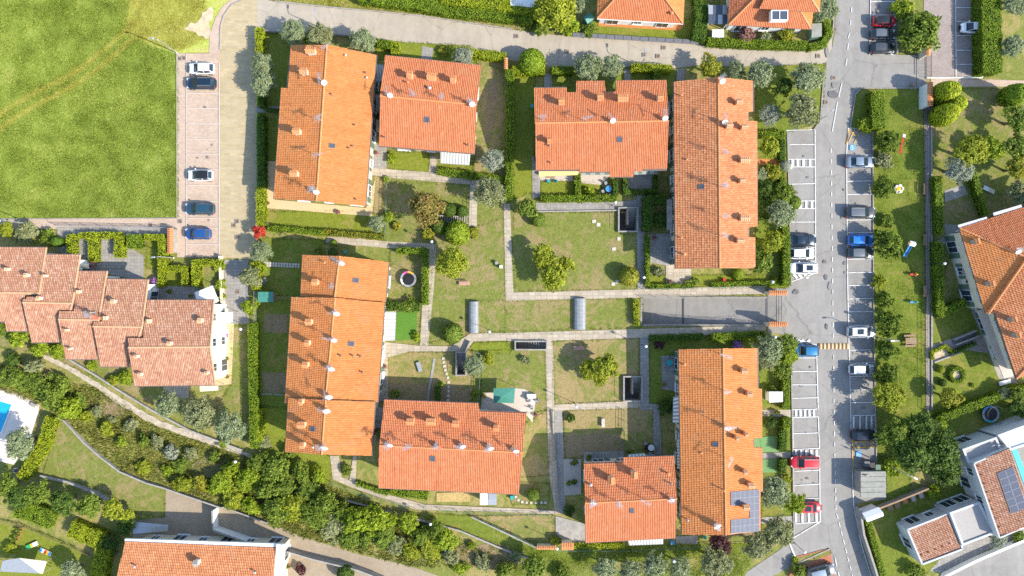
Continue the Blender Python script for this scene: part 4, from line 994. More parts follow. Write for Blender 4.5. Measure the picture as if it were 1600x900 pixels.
def antenna(parent, pl, x, y, dish=0, kind=None, red=False):
    p = pl.hit(x, y, 1.3); p.z -= 1.3
    if kind is None: kind = random.randrange(3)
    o = link('antenna', ANT[kind], parent); o.location = p; o.rotation_euler = (0, 0, random.uniform(0, 6.28)); s = random.uniform(.8, 1.1); o.scale = (s, s, s)
    if dish:
        q = link('satellite_dish', DISH[0], parent); q.location = p + Vector((.35, -.25, .75)); q.rotation_euler = (math.radians(48), 0, math.radians(random.uniform(-10, 25))); set_mat(q, M['dish_red' if red else 'dish'])
        q.scale = (1.05 * dish,) * 3
        link('receiver_arm', DISH[1], q)
    return o
def vent(parent, pl, x, y, mat='fascia', h=.6, r=.1):
    p = pl.hit(x, y, h); p.z -= h; m = MB(); m.tube([(0, 0, -.2), (0, 0, h)], r, 8); m.lathe((0, 0, h), [(r * 1.6, 0), (r * 1.7, .05), (.01, .16)], 8)
    o = m.build('vent_pipe', M[mat], parent); o.location = p; return o
SKY = MB(); SKY.box((0, .34, .1), (.72, .08, .2)); SKY.box((0, -.34, .1), (.72, .08, .2)); SKY.box((.32, 0, .1), (.08, .6, .2)); SKY.box((-.32, 0, .1), (.08, .6, .2))
SKYM = SKY.mesh('skylight'); SKYM.materials.append(M['slate']); SG = MB(); SG.box((0, 0, .15), (.56, .6, .02)); SGM = SG.mesh('pane'); SGM.materials.append(M['glass_sky'])
def skylight(parent, pl, x, y, sx=.95, sy=1.1):
    o = link('skylight', SKYM, parent); o.matrix_local = Matrix.Translation(pl.hit(x, y)) @ pl.rot().to_4x4() @ Matrix.Diagonal((sx, sy, 1, 1)); link('pane', SGM, o); return o
PANM = {}
def panel(parent, pl, corners):
    """one framed solar panel between four roof pixels"""
    pts = [pl.hit(x, y) + pl.n * .16 for x, y in corners]; c = sum(pts, Vector()) / 4
    vs = [c + (p - c) * .965 for p in pts]; m = MB(); up = pl.n * .04
    m.add(vs + [v + up for v in vs], [(4, 5, 6, 7), (0, 1, 5, 4), (1, 2, 6, 5), (2, 3, 7, 6), (3, 0, 4, 7)])
    me = m.mesh('solar_panel')
    if me.polygons[0].normal.dot(pl.n) < 0: me.flip_normals()
    me.materials.append(M['frame_grey']); o = link('solar_panel', me, parent)
    vs = [c + (p - c) * .92 + up * 1.12 for p in pts]; k = MB(); k.add(vs, [(0, 1, 2, 3)] if me.polygons[0].normal.dot(pl.n) > 0 else [(0, 1, 2, 3)])
    ce = k.mesh('cells')
    if ce.polygons[0].normal.dot(pl.n) < 0: ce.flip_normals()
    ce.materials.append(M['solar']); link('cells', ce, o); return o
def awning(parent, px, z0, z1, cols=('awn_grey', 'awn_white'), n=10, name='awning'):
    """px: four corners, wall side first two (z1), outer two (z0), split into n stripes"""
    a, b, c, d = P(*px[0], z1), P(*px[1], z1), P(*px[2], z0), P(*px[3], z0); m = MB()
    for k in range(n):
        t, s = k / n, (k + 1) / n; q = [a.lerp(b, t), a.lerp(b, s), d.lerp(c, s), d.lerp(c, t)]
        dz = Vector((0, 0, -.03)); m.add(q + [v + dz for v in q], [(0, 1, 2, 3), (7, 6, 5, 4), (2, 6, 7, 3)], k % 2)
    m.bar(d, c, .06, .06, 0)
    return m.build(name, [M[cols[0]], M[cols[1]]], parent)

def house(name, label, cat='house'):
    return thing(name, label, cat)
def two_slopes(root, s1, s2, ridge, ze, zr, mat, caps='ridge'):
    """s = (eave a, eave b, polygon); ridge = two pixels"""
    mid = ((ridge[0][0] + ridge[1][0]) / 2, (ridge[0][1] + ridge[1][1]) / 2)
    p1 = Plane(s1[0], s1[1], ze, mid, zr); p2 = Plane(s2[0], s2[1], ze, mid, zr)
    tiles(root, p1, s1[2], mat); tiles(root, p2, s2[2], mat)
    ridge_caps(root, P(*ridge[0], zr) + Vector((0, 0, .05)), P(*ridge[1], zr) + Vector((0, 0, .05)), caps)
    for s, p in ((s1, p1), (s2, p2)):
        q = [p.hit(*e) for e in s[2]]; vm = max(p.uv(e)[1] for e in q); out = -p.v.copy(); out.z = 0; out.normalize(); dn = out * .07 - Vector((0, 0, .06))
        for i, a in enumerate(q):
            b = q[(i + 1) % len(q)]
            if abs((b - a).normalized().dot(p.u)) > .97 and (b - a).length > 1.2 and p.uv((a + b) / 2)[1] < vm * .5:
                m = MB(); m.tube([a + dn, b + dn], .075, 6); m.build('gutter', M['gutter'], root)
    return p1, p2
def gable_end(root, a, b, r, ze, zr, mat, inward):
    A, B, R = P(*a, ze), P(*b, ze), P(*r, zr); d = Vector(inward).normalized() * .55; A = A.lerp(B, .06); B = B.lerp(A, .06)
    A, B, R = A + d, B + d, R + d; t = d * .3; m = MB(); dz = Vector((0, 0, -.2))
    vs = [v + dz for v in (A, B, R, A + t, B + t, R + t)]; m.add(vs, [(0, 1, 2), (5, 4, 3), (0, 3, 4, 1), (1, 4, 5, 2), (2, 5, 3, 0)])
    return m.build('gable_wall', M[mat], root)

ZE, ZR = 5.6, 7.4
# 1 north western house
h = house('apartment_house', 'orange roofed house on a cream terrace beside the brick lane', 'house')
W, E = two_slopes(h, ((440, 137), (428, 311), [(455, 71), (511, 70), (494.5, 314), (428, 311), (440, 137), (449, 138)]),
                  ((588, 86), (571, 322), [(511, 70), (588, 86), (584, 140), (571, 322), (494.5, 314)]), ((511, 70), (494.5, 314)), ZE, ZR, 'rt_orange')
walls(h, [(456, 74), (586, 88), (571, 320), (430, 309), (440, 138), (450, 138)], ZE, 'plaster', .5)
gable_end(h, (428, 311), (571, 322), (494.5, 314), ZE, ZR, 'plaster', (.05, 1, 0))
for x, y, w in ((485, 79, 1.3), (474, 111, 1.0), (463, 205, 1.0), (459, 271, 1.05)): chimney(h, W, x, y, w, 0, 'chimney_pale')
for x, y, d in ((511, 76, 0), (501, 124, 1), (499, 186, 0), (498, 243, 0), (489, 296, 1)): antenna(h, W, x, y, d)
for x, y, m_ in ((540, 86, 'chimney_pale'), (573, 121, 'metal'), (571, 113, 'fascia'), (518, 147, 'fascia'), (554, 195, 'fascia'), (545, 231, 'fascia'), (551, 228, 'fascia'), (556, 311, 'fascia')): vent(h, E, x, y, m_, .4, .09)
skylight(h, E, 519, 228)
# 2 square house
h = house('apartment_house', 'square red roofed house with three chimneys, next to the lane corner house', 'house')
N, S = two_slopes(h, ((602, 87), (752, 102.5), [(602, 87), (752, 102.5), (745, 164), (594, 150)]), ((592, 228), (742, 240), [(594, 150), (745, 164), (742, 240), (592, 228)]), ((594, 150), (745, 164)), ZE, ZR, 'rt_red')
walls(h, [(602, 88), (751, 104), (742, 238), (593, 226)], ZE, 'plaster', .6)
gable_end(h, (752, 102.5), (742, 240), (745, 164), ZE, ZR, 'plaster', (-1, -.05, 0)); gable_end(h, (602, 87), (592, 228), (594, 150), ZE, ZR, 'plaster', (1, 0, 0))
for x, y, w in ((640, 117, .75), (674, 120, 1.2), (708, 124, .75)): chimney(h, N, x, y, w, None, 'chimney', d=1.1)
for x, y, d in ((605, 144, 1), (645, 147, 0), (690, 151, 0), (734, 158, 1)): antenna(h, N, x, y, d)
vent(h, N, 671, 137, 'metal', .5, .16); skylight(h, S, 667, 187); vent(h, S, 601, 214); vent(h, S, 731, 226); vent(h, N, 637, 128, 'tilecap')
awning(h, [(688, 236), (735, 239), (733, 258), (688, 255)], 2.5, 3.0, n=20)
# link between the two
h = house('garden_annex', 'striped grey carport roof between two northern houses', 'carport'); awning(h, [(588, 101), (600, 101), (598, 128), (587, 128)], 2.6, 2.7, ('slate', 'awn_white'), 9); m = MB(); a = P(592, 160, 2.6); m.box((a.x, a.y, 1.3), (.9, 2.4, 2.6)); m.box((a.x, a.y - 3.4, 1.2), (.95, 1.6, 2.4)); m.build('wall_body', M['concrete'], h)
# 3 notched house
h = house('apartment_house', 'red roofed house with two notches in its northern eave', 'house')
N, S = two_slopes(h, ((834, 128), (1041, 126), [(834.5, 137.5), (885, 137), (886, 146), (900, 146), (900.5, 128), (944.5, 127), (946, 144.5), (962, 144), (962, 126.5), (1041, 126), (1044.5, 189), (836, 192.5)]),
                  ((838, 277), (1042, 275), [(836, 192.5), (1044.5, 189), (1042, 265), (991, 266), (989, 276), (953, 276), (952, 268), (906, 269), (904, 266), (837.5, 266)]), ((836, 192.5), (1044.5, 189)), 5.4, 7.4, 'rt_red')
walls(h, [(838, 150), (1040, 148), (1041, 258), (840, 258)], 5.6, 'plaster', .3)
gable_end(h, (836, 140), (838, 266), (836, 192.5), 5.6, 7.4, 'plaster', (1, 0, 0)); gable_end(h, (1041, 136), (1042, 264), (1044.5, 189), 5.6, 7.4, 'plaster', (-1, 0, 0))
for x, y, w in ((877, 158, .75), (938, 151, .8), (973, 153, 1.35), (1032, 152, .75)): chimney(h, N, x, y, w, None, d=1.15)
chimney(h, S, 858, 219, .5)
for x, y, d in ((848, 184, 0), (916, 186, 0), (955, 184, 1), (1037, 180, 1)): antenna(h, N, x, y, d)
skylight(h, S, 968, 218); vent(h, S, 862, 254, 'tilecap'); vent(h, S, 858, 227)
awning(h, [(842, 266), (904, 266), (903, 273), (842, 276)], 2.6, 3.1, ('awn_yellow', 'awn_yellow'), 4); awning(h, [(908, 267), (952, 267), (952, 273), (908, 273)], 2.7, 3.0, ('awn_grey', 'shutter'), 6); awning(h, [(991, 266), (1028, 265), (1028, 271), (991, 273)], 2.7, 3.0, ('awn_grey', 'shutter'), 6)
# 4 long house
h = house('apartment_house', 'long mottled orange roofed house facing the upper street bays', 'house')
W, E = two_slopes(h, ((1053, 128), (1055.5, 420), [(1053, 128), (1122, 120.5), (1124.5, 419), (1055.5, 420)]),
                  ((1182, 128), (1183, 419), [(1122, 120.5), (1177, 127), (1177, 174), (1169, 175), (1169, 189.5), (1182, 189.5), (1183, 354), (1169.5, 355), (1169.5, 370), (1179, 370.5), (1178, 419), (1124.5, 419)]), ((1122, 120.5), (1124.5, 419)), ZE, ZR, 'rt_mixed')
walls(h, [(1054, 129), (1170, 128), (1172, 417), (1056, 418)], ZE, 'plaster', .55)
gable_end(h, (1055, 420), (1178, 419), (1124.5, 419), ZE, ZR, 'plaster', (0, 1, 0)); gable_end(h, (1053, 128), (1177, 127), (1122, 121), ZE, ZR, 'plaster', (0, -1, 0))
for x, y, w in ((1155, 159, .75), (1140, 196, .8), (1163, 198, .75), (1164, 250, 1.25), (1160, 282, .7), (1164, 341, 1.25), (1157, 376, .9)): chimney(h, E, x, y, w, 0, 'tilecap', 'ridge_pale', d=.9)
for x, y, d in ((1127, 122, 1), (1131, 186, 1), (1132, 238, 0), (1131, 290, 0), (1132, 338, 0), (1131, 368, 0)): antenna(h, W, x, y, d)
skylight(h, W, 1096, 292); vent(h, W, 1065, 371, 'tilecap', .7); vent(h, W, 1070, 397, 'tilecap', .9, .14); vent(h, W, 1065, 148, 'tilecap'); vent(h, W, 1073, 249, 'tilecap', .3); vent(h, E, 1146, 198, 'red', .2)
m = MB(); a = P(1174, 269, 5.8); m.box((a.x, a.y, 5.62), (1.2, 1.4, .25)); m.build('roof_window', M['canvas'], h)
m = MB(); a = P(1047, 335, 3); m.box((a.x, a.y, 2.6), (.8, 4.6, .2)); m.build('balcony', M['concrete'], h)
# 5 stepped house
h = house('apartment_house', 'long bright orange house with its roof stepped in three', 'house')
W, E = two_slopes(h, ((473, 398), (470, 463), [(473, 398), (531, 400), (523, 466), (470, 463)]), ((607.5, 409.5), (602, 472), [(531, 400), (607.5, 409.5), (602, 472), (523, 466)]), ((531, 400), (523, 466)), 5.2, 7.0, 'rt_orange')
chimney(h, W, 492, 441, .8, 0); vent(h, W, 507, 410, 'tilecap', .5); antenna(h, W, 529, 408, 1); antenna(h, W, 519, 447, 0); skylight(h, E, 556, 438)
walls(h, [(474, 400), (606, 411), (601, 470), (472, 462)], 5.2, 'plaster', .5)
W, E = two_slopes(h, ((456, 464), (445.5, 630), [(456, 464), (524, 465.5), (509, 624), (445.5, 630)]), ((601, 473), (590, 628), [(524, 465.5), (601, 473), (590, 628), (509, 624)]), ((524, 465.5), (509, 624)), 5.65, 7.45, 'rt_orange')
for x, y, w in ((482, 503, .85), (480, 536, .6), (477, 570, .75)): chimney(h, W, x, y, w, 0)
for x, y, d in ((521, 487, 1.1), (517, 529, 1), (513, 574, 1.1), (509, 618, 1.2)): antenna(h, W, x, y, d)
skylight(h, E, 549, 537); vent(h, E, 563, 557); vent(h, E, 566, 582); vent(h, E, 532, 556); vent(h, E, 551, 556)
walls(h, [(457, 466), (600, 475), (590, 626), (447, 628)], 5.65, 'plaster', .5)
W, E = two_slopes(h, ((451, 622), (446, 706), [(451, 622), (509, 625), (503, 710), (446, 706)]), ((586, 627.5), (580.5, 712), [(509, 625), (586, 627.5), (580.5, 712), (503, 710)]), ((509, 625), (503, 710)), 6.1, 7.9, 'rt_orange')
for x, y, w in ((470, 628, .5), (471, 664, 1.0), (472, 696, .6)): chimney(h, W, x, y, w, 0)
for x, y, d in ((505, 640, 1.2), (502, 698, 1.2)): antenna(h, W, x, y, d)
skylight(h, W, 489, 670); vent(h, W, 489, 699, 'metal')
walls(h, [(452, 624), (585, 629), (580, 710), (448, 704)], 6.1, 'plaster', .5)
awning(h, [(600, 487), (600, 533), (617, 532), (619, 487)], 2.6, 3.2, n=17); awning(h, [(596, 548), (596, 560), (602, 560), (602, 548)], 2.6, 3.0, n=6)
# 6 long southern house
h = house('apartment_house', 'long red roofed house with a row of chimneys and dishes, south of the back gardens', 'house')
N, S = two_slopes(h, ((601, 625), (823, 634), [(601, 625), (748, 630.5), (749, 642), (823, 645), (816.5, 707), (593, 696)]), ((591, 762), (811, 772), [(593, 696), (816.5, 707), (811, 772), (591, 762)]), ((593, 696), (816.5, 707)), ZE, ZR, 'rt_red')
walls(h, [(602, 640), (821, 648), (811, 770), (593, 760)], ZE, 'plaster', .55)
gable_end(h, (821, 646), (811, 772), (816.5, 707), ZE, ZR, 'plaster', (-1, 0, 0)); gable_end(h, (601, 625), (591, 762), (593, 696), ZE, ZR, 'plaster', (1, 0, 0))
for x, y, w in ((641, 659, 1.0), (673, 659, 1.3), (712, 662, .9), (775, 669, .7)): chimney(h, N, x, y, w, None)
for x, y, d in ((605, 694, 1), (637, 697, 0), (681, 697, 1), (719, 696, 1), (763, 699, 1), (803, 703, 1)): antenna(h, N, x, y, d, red=(x == 681))
skylight(h, S, 676, 716)
m = MB(); a = P(592, 655, 3.); m.box((a.x - .2, a.y, 1.5), (1.2, 2.6, 3.0)); m.build('entrance_block', M['concrete'], h)
# 7 short southern house
h = house('apartment_house', 'short red roofed house at the southern end of the slab path', 'house')
N, S = two_slopes(h, ((912, 716), (1053, 712), [(912, 723), (973, 721), (974, 716), (1053, 712.5), (1057.5, 779), (914, 786)]), ((914.5, 847.5), (1055.5, 840), [(914, 786), (1057.5, 779), (1055.5, 840), (914.5, 847.5)]), ((914, 786), (1057.5, 779)), ZE, ZR, 'rt_red')
walls(h, [(914, 728), (1051, 720), (1054, 838), (916, 845)], ZE, 'plaster', .5)
gable_end(h, (912, 720), (914.5, 847), (914, 786), ZE, ZR, 'plaster', (1, 0, 0)); gable_end(h, (1053, 714), (1055.5, 840), (1057.5, 779), ZE, ZR, 'plaster', (-1, 0, 0))
for x, y in ((955, 751), (991, 742)): chimney(h, N, x, y, .9, math.pi / 2, d=1.1)
vent(h, N, 923, 758, 'metal', .5, .13); vent(h, N, 1045, 741, 'tilecap', .7, .14); vent(h, N, 1048, 756)
for x, y, d in ((925, 785, 1), (966, 787, 0), (1009, 783, 0), (1048, 780, 1)): antenna(h, N, x, y, d)
skylight(h, S, 987, 797, .85, 1.0)
awning(h, [(981, 845), (1036, 841), (1036, 850), (983, 852)], 2.6, 3.2, n=24); awning(h, [(980, 718), (1008, 716), (1007, 708), (981, 710)], 2.5, 3.0, n=10)
# 8 panelled house
h = house('apartment_house', 'long orange roofed house with solar panels at its southern end', 'house')
W, E = two_slopes(h, ((1060.5, 546), (1065.5, 835), [(1060.5, 546), (1129.5, 544.5), (1134, 836), (1065.5, 835)]), ((1189, 544), (1191, 830), [(1129.5, 544.5), (1184, 544), (1184.5, 607), (1189.5, 607.5), (1190, 684), (1177.5, 685), (1177.5, 699), (1190.5, 699), (1191, 767.5), (1187.5, 768), (1187, 829), (1134, 836)]), ((1129.5, 544.5), (1134, 836)), ZE, ZR, 'rt_orange')
walls(h, [(1062, 548), (1178, 546), (1180, 828), (1066, 833)], ZE, 'plaster', .55)
gable_end(h, (1060, 546), (1184, 544), (1129.5, 544.5), ZE, ZR, 'plaster', (0, -1, 0)); gable_end(h, (1065, 835), (1187, 829), (1134, 836), ZE, ZR, 'plaster', (0, 1, 0))
for x, y, w in ((1163, 580, .8), (1171, 616, .7), (1152, 685, .4), (1166, 679, .4), (1165, 738, .5), (1174, 759, .9), (1166, 793, .8)): chimney(h, E, x, y, w, 0, 'tilecap', 'ridge_pale', d=.9)
for x, y, d in ((1133, 556, 0), (1134, 612, 0), (1136, 667, 1.1), (1139, 719, 0)): antenna(h, W, x, y, d)
antenna(h, W, 1119, 821, 1.3); vent(h, W, 1132, 767, 'ridge', .8); skylight(h, W, 1118, 694); vent(h, W, 1070, 570, 'tilecap', .7, .13); vent(h, W, 1075, 813, 'metal'); vent(h, W, 1096, 708, 'tilecap', .2)
cx = [1141, 1148.3, 1155.5, 1163, 1170.5, 1177.8, 1185.3]; top = lambda x: 768 - (x - 1141) * .09
for r in range(6):
    for c in range(6):
        if c < 4 and r in (2, 3): continue
        q = [(cx[c + i], top(cx[c + i]) + (r + j) * 10.9) for i, j in ((0, 0), (1, 0), (1, 1), (0, 1))]; panel(h, E, q)
awning(h, [(1061, 618), (1061, 660), (1051, 660), (1052, 620)], 2.5, 3.1, n=14); awning(h, [(1064, 685), (1064, 732), (1058, 732), (1058, 685)], 2.5, 3.0, n=20)
# 9 terraces
TER = [('far western terrace house with its roof cut by the photo edge', [(-80, 386), (73, 387), (62.5, 458), (-80, 456)], [(-80, 456), (62.5, 458), (39, 462), (45, 517), (10, 517), (8, 503), (-80, 503)], (-80, 386), (73, 387), (10, 517), (45, 517), (-80, 456), (62.5, 458), 4.4),
       ('second terrace house from the photo edge, low pinkish roof', [(70, 398), (126, 398), (114, 474), (36, 472.5), (37, 466), (62, 465)], [(36, 472.5), (114, 474), (114, 485), (92, 487), (96, 534), (49.5, 535)], (70, 398), (126, 398), (49.5, 535), (96, 534), (36, 472.5), (114, 474), 4.7),
       ('middle terrace house of the stepped row', [(122.5, 424), (168, 424), (160, 500), (92, 499), (93, 486), (115, 486)], [(92, 499), (155, 500), (146, 508), (153, 561), (102.5, 561)], (122.5, 424), (168, 424), (102.5, 561), (153, 561), (92, 499), (155, 500), 5.0),
       ('fourth terrace house from the photo edge, beside the biggest one', [(167.5, 436), (232.5, 437), (223, 511), (145.5, 510), (146, 502), (160, 501)], [(145.5, 510), (222.5, 511), (222.5, 528), (201, 530), (203, 572.5), (157, 572.5)], (167.5, 436), (232.5, 437), (157, 572.5), (203, 572.5), (145.5, 510), (222.5, 511), 5.3),
       ('widest end terrace house with white gable wall and cream terrace', [(229.5, 469), (335, 469), (329, 542), (201, 543), (201, 529.5), (224, 529)], [(201, 543), (329, 542), (337.5, 601), (210.5, 603)], (229.5, 469), (335, 469), (210.5, 603), (337.5, 601), (201, 543), (329, 542), 5.6)]
for i, (lab, n_, s_, na, nb, sa, sb, r1, r2, ze) in enumerate(TER):
    h = house('terrace_house', lab, 'house'); zr = ze + 1.75
    N, S = two_slopes(h, (na, nb, n_), (sa, sb, s_), (r1, r2), ze, zr, 'rt_pink', 'ridge_pale')
    px = [(na[0] + 3, na[1] + 3), (nb[0] - (6 if i < 4 else 2), nb[1] + 3), (sb[0] - 2, sb[1] - 2), (sa[0] + 3, sa[1] - 2)]
    walls(h, px, ze, 'plaster_white', .4, shutters=False)
    m = MB(); a, b = P(nb[0], nb[1], ze), P(r2[0], r2[1], zr); m.bar(a + Vector((0, 0, .1)), b + Vector((0, 0, .1)), .18, .16); c = P(sb[0], sb[1], ze); m.bar(b + Vector((0, 0, .1)), c + Vector((0, 0, .1)), .18, .16); m.build('verge_tiles', M['ridge_pale'], h)
    for x, y, w in {0: ((40, 430, .55), (9, 421, .5)), 1: ((60, 466, .55), (69, 431, .4)), 2: ((103, 516, .35), (108, 545, .35), (121, 456, .5)), 3: ((176, 471, .6), (140, 490, .5), (163, 497, .55)), 4: ((312, 501, .7), (231, 502, .6), (264, 537, .6), (212, 557, .5), (218, 585, .5), (322, 583, .5))}[i]:
        chimney(h, N if y < (r1[1] + r2[1]) / 2 else S, x, y, w * .9, math.pi / 2 * (x % 2), 'chimney_pale', 'ridge_pale', w * 1.2, .65)
    if i == 2: antenna(h, N, 140, 492, 1.3, red=True)
    if i == 4: gable_end(h, nb, sb, r2, ze, zr, 'plaster_white', (-1, 0, 0))
# 10 parapet house
h = house('parapet_house', 'mottled roofed house with white parapet on the cobbled drive', 'house')
pl = Plane((196, 846), (432, 856), 5.2, (300, 950), 7.4)
tiles(h, pl, [(196, 846), (432, 856), (427, 900), (415, 985), (165, 975)], 'rt_mixed')
m = MB(); A, B, Cc = P(442, 850, 5.4), P(432, 985, 5.4), P(436, 850, 5.4); m.bar(P(438, 850, 5.4), P(428, 985, 5.4), 1.0, .5); m.bar(P(196, 844, 5.0), P(442, 852, 5.0), .5, .35); m.build('parapet', M['plaster_white'], h)
walls(h, [(200, 850), (440, 857), (430, 985), (170, 985)], 5.2, 'plaster', .4, shutters=False)
chimney(h, pl, 306, 880, .7, 0, 'chimney_pale', 'concrete', 1.0, .8); vent(h, pl, 210, 886, 'metal'); vent(h, pl, 398, 895, 'metal')
# 11 and 12 houses above the lane
h = house('hipped_house', 'hip roofed house with orange terrace behind the slate fence', 'house'); ze, zr = 3.6, 5.9
S = Plane((933, 29), (1067, 37), ze, (1000, -30), zr); Wp = Plane((933, 29), (938, -80), ze, (985, -28), zr); Ep = Plane((1067, 37), (1073, -80), ze, (1022, -25), zr)
tiles(h, S, [(933, 29), (1067, 37), (1022, -25), (985, -28)], 'rt_red'); tiles(h, Wp, [(933, 29), (985, -28), (988, -80), (938, -80)], 'rt_orange'); tiles(h, Ep, [(1067, 37), (1073, -80), (1022, -80), (1022, -25)], 'rt_orange')
ridge_caps(h, P(933, 29, ze) + Vector((0, 0, .08)), P(985, -28, zr) + Vector((0, 0, .08))); ridge_caps(h, P(1067, 37, ze) + Vector((0, 0, .08)), P(1022, -25, zr) + Vector((0, 0, .08)))
walls(h, [(934, 28), (1066, 36), (1072, -80), (938, -80)], ze, 'plaster_white', .6, floors=1, shutters=False); vent(h, S, 1050, 20, 'tilecap', .6, .14)
m = MB(); m.tube([P(933, 29.5, ze - .05), P(1067, 37.5, ze - .05)], .09, 6); m.build('gutter', M['white'], h)
h = house('hipped_house', 'hip roofed house with a big roof window at the street corner', 'house'); ze, zr = 3.8, 6.2
S = Plane((1138, 39), (1267, 46), ze, (1200, -18), 6.0); Wp = Plane((1138, 39), (1142, -80), ze, (1185, -8), 5.7); Ep = Plane((1267, 46), (1270, 16), ze, (1246, 14), 4.9)
tiles(h, S, [(1138, 39), (1267, 46), (1246, 10), (1185, -8)], 'rt_red'); tiles(h, Wp, [(1138, 39), (1185, -8), (1188, -80), (1142, -80)], 'rt_red'); tiles(h, Ep, [(1267, 46), (1270, 16), (1246, 10)], 'rt_orange')
ridge_caps(h, P(1138, 39, ze) + Vector((0, 0, .08)), P(1185, -8, 5.7) + Vector((0, 0, .08))); ridge_caps(h, P(1267, 46, ze) + Vector((0, 0, .06)), P(1246, 10, 4.9) + Vector((0, 0, .1)), 'ridge_pale')
S2 = Plane((1195, 14), (1280, 19), 5.5, (1240, -30), 7.2); E2 = Plane((1280, 19), (1285, -60), 5.5, (1262, -10), 6.4)
tiles(h, S2, [(1186, 13), (1280, 19), (1262, -10), (1200, -14)], 'rt_red'); tiles(h, E2, [(1280, 19), (1285, -80), (1262, -80), (1262, -10)], 'rt_orange'); ridge_caps(h, P(1280, 19, 5.5) + Vector((0, 0, .08)), P(1262, -10, 6.4) + Vector((0, 0, .1)), 'ridge_pale')
walls(h, [(1140, 38), (1265, 44), (1278, 18), (1284, -80), (1142, -80)], ze, 'plaster_white', .6, floors=1, shutters=False)
m = MB(); a = P(1219, 23, 6.2)
for dx, dy, sx, sy in ((0, .7, 2.5, .14), (0, -.7, 2.5, .14), (1.18, 0, .14, 1.26), (-1.18, 0, .14, 1.26), (0, 0, .1, 1.26)): m.box((a.x + dx, a.y + dy, 5.6), (sx, sy, .9))
rw = m.build('roof_window', M['white'], h)
for dx in (-.62, .62):
    m = MB(); m.box((a.x + dx, a.y, 5.95), (1.05, 1.25, .05)); m.build('pane', M['glass_sky'], rw)
# glass lean-to and shed by that house
h = house('glass_porch', 'glazed lean-to roof against the corner house', 'porch')
for i in range(4):
    for j in range(2):
        x, y = 1107 + 7.4 * i, 8 + 15 * j; a, b = P(x, y, 2.6), P(x + 7, y + 14.4, 2.6); m = MB(); m.box(((a.x + b.x) / 2, (a.y + b.y) / 2, 2.6), (b.x - a.x, a.y - b.y, .05)); m.build('pane', M['metal'] if (i + j) % 3 == 0 else M['glass_sky'], h)
m = MB()
for x, y in ((1107, 37), (1136, 37), (1107, 8), (1136, 8)):
    a = P(x, y, 2.5); m.bar((a.x, a.y, 0), (a.x, a.y, 2.57), .1)
m.build('frame', M['white'], h)
# 13 villa
h = house('villa', 'big hip roofed villa beyond the brick path, cut by the photo edge', 'house'); ze, zr = 5.6, 8.0
Np = Plane((1499, 357), (1600, 324), ze, (1640, 385), 8.0); Wp = Plane((1499, 357), (1540, 491), ze, (1598, 402), zr)
tiles(h, Np, [(1499, 357), (1690, 295), (1712, 360), (1598, 400)], 'rt_red'); tiles(h, Wp, [(1499, 357), (1598, 400), (1604, 404), (1540, 491)], 'rt_orange')
Lw = Plane((1553, 489), (1587, 592), ze, (1662, 490), zr); Sw = Plane((1587, 592), (1690, 556), ze, (1640, 535), 6.6)
tiles(h, Lw, [(1540, 489), (1553, 489), (1587, 592), (1630, 545), (1700, 480), (1680, 380), (1602, 404)], 'rt_mixed'); tiles(h, Sw, [(1587, 592), (1690, 556), (1690, 540), (1615, 562)], 'rt_mixed')
ridge_caps(h, Np.hit(1499, 357) + Vector((0, 0, .1)), Np.hit(1598, 400) + Vector((0, 0, .1)), r=.17); ridge_caps(h, Wp.hit(1542, 490) + Vector((0, 0, .3)), Wp.hit(1602, 404) + Vector((0, 0, .3)), r=.2); ridge_caps(h, Lw.hit(1587, 592) + Vector((0, 0, .1)), Lw.hit(1612, 564) + Vector((0, 0, .1)), r=.16)
walls(h, [(1502, 358), (1690, 298), (1690, 560), (1590, 590), (1555, 492), (1541, 489)], ze, 'plaster', .8)
for x, y, p in ((1527, 377, Wp), (1550, 443, Wp), (1585, 499, Lw), (1591, 524, Lw)): chimney(h, p, x, y, .75, None, 'concrete', 'tilecap', .8, .9)
antenna(h, Np, 1592, 390, 1)
m = MB(); m.bar(P(1497, 354, 5.5), P(1542, 341, 5.5), .45, .12); m.bar(P(1552, 335, 5.5), P(1596, 322, 5.5), .45, .12); m.build('awning', M['metal'], h)
m = MB(); m.prism([P(1528, 486, 3)[:2], P(1545, 480, 3)[:2], P(1588, 586, 3)[:2], P(1570, 592, 3)[:2]], 2.7, 2.85); m.build('balcony', M['deck'], h)
for k in range(5):
    m = MB(); a = P(1510 + 6 * k, 425 + 14 * k, 2.4); m.box((a.x, a.y, 2.3), (1.1, .9, .12), -.35); m.build('roof_window', M['glass'] if k % 2 else M['concrete'], h)
# 14 modern white house
h = house('modern_house', 'white modern house with flat gravel roofs, solar panels and lap pool', 'house')
def blockp(px, z, mat, topmat=None, par=.35, name='wall_body'):
    pts = [P(x, y, z) for x, y in px]; m = MB(); m.prism(pts, 0, z - .3); m.build(name, M[mat], h)
    if topmat:
        i = offset_poly(pts, .3); m = MB(); m.prism(i, z - .29, z - .22); m.build('flat_roof', M[topmat], h)
        o = offset_poly(pts, -.02); ii = offset_poly(pts, .3); n = len(o); m = MB(); vs = [(p.x, p.y, z - .3) for p in o] + [(p.x, p.y, z) for p in o] + [(p.x, p.y, z) for p in ii] + [(p.x, p.y, z - .3) for p in ii]
        m.add(vs, [(i, (i + 1) % n, n + (i + 1) % n, n + i) for i in range(n)] + [(n + i, n + (i + 1) % n, 2 * n + (i + 1) % n, 2 * n + i) for i in range(n)] + [(2 * n + i, 2 * n + (i + 1) % n, 3 * n + (i + 1) % n, 3 * n + i) for i in range(n)]); m.build('parapet', M['plaster_shade'], h)
blockp([(1521, 724), (1577, 700), (1617, 816), (1561, 840)], 5.0, 'plaster_shade')
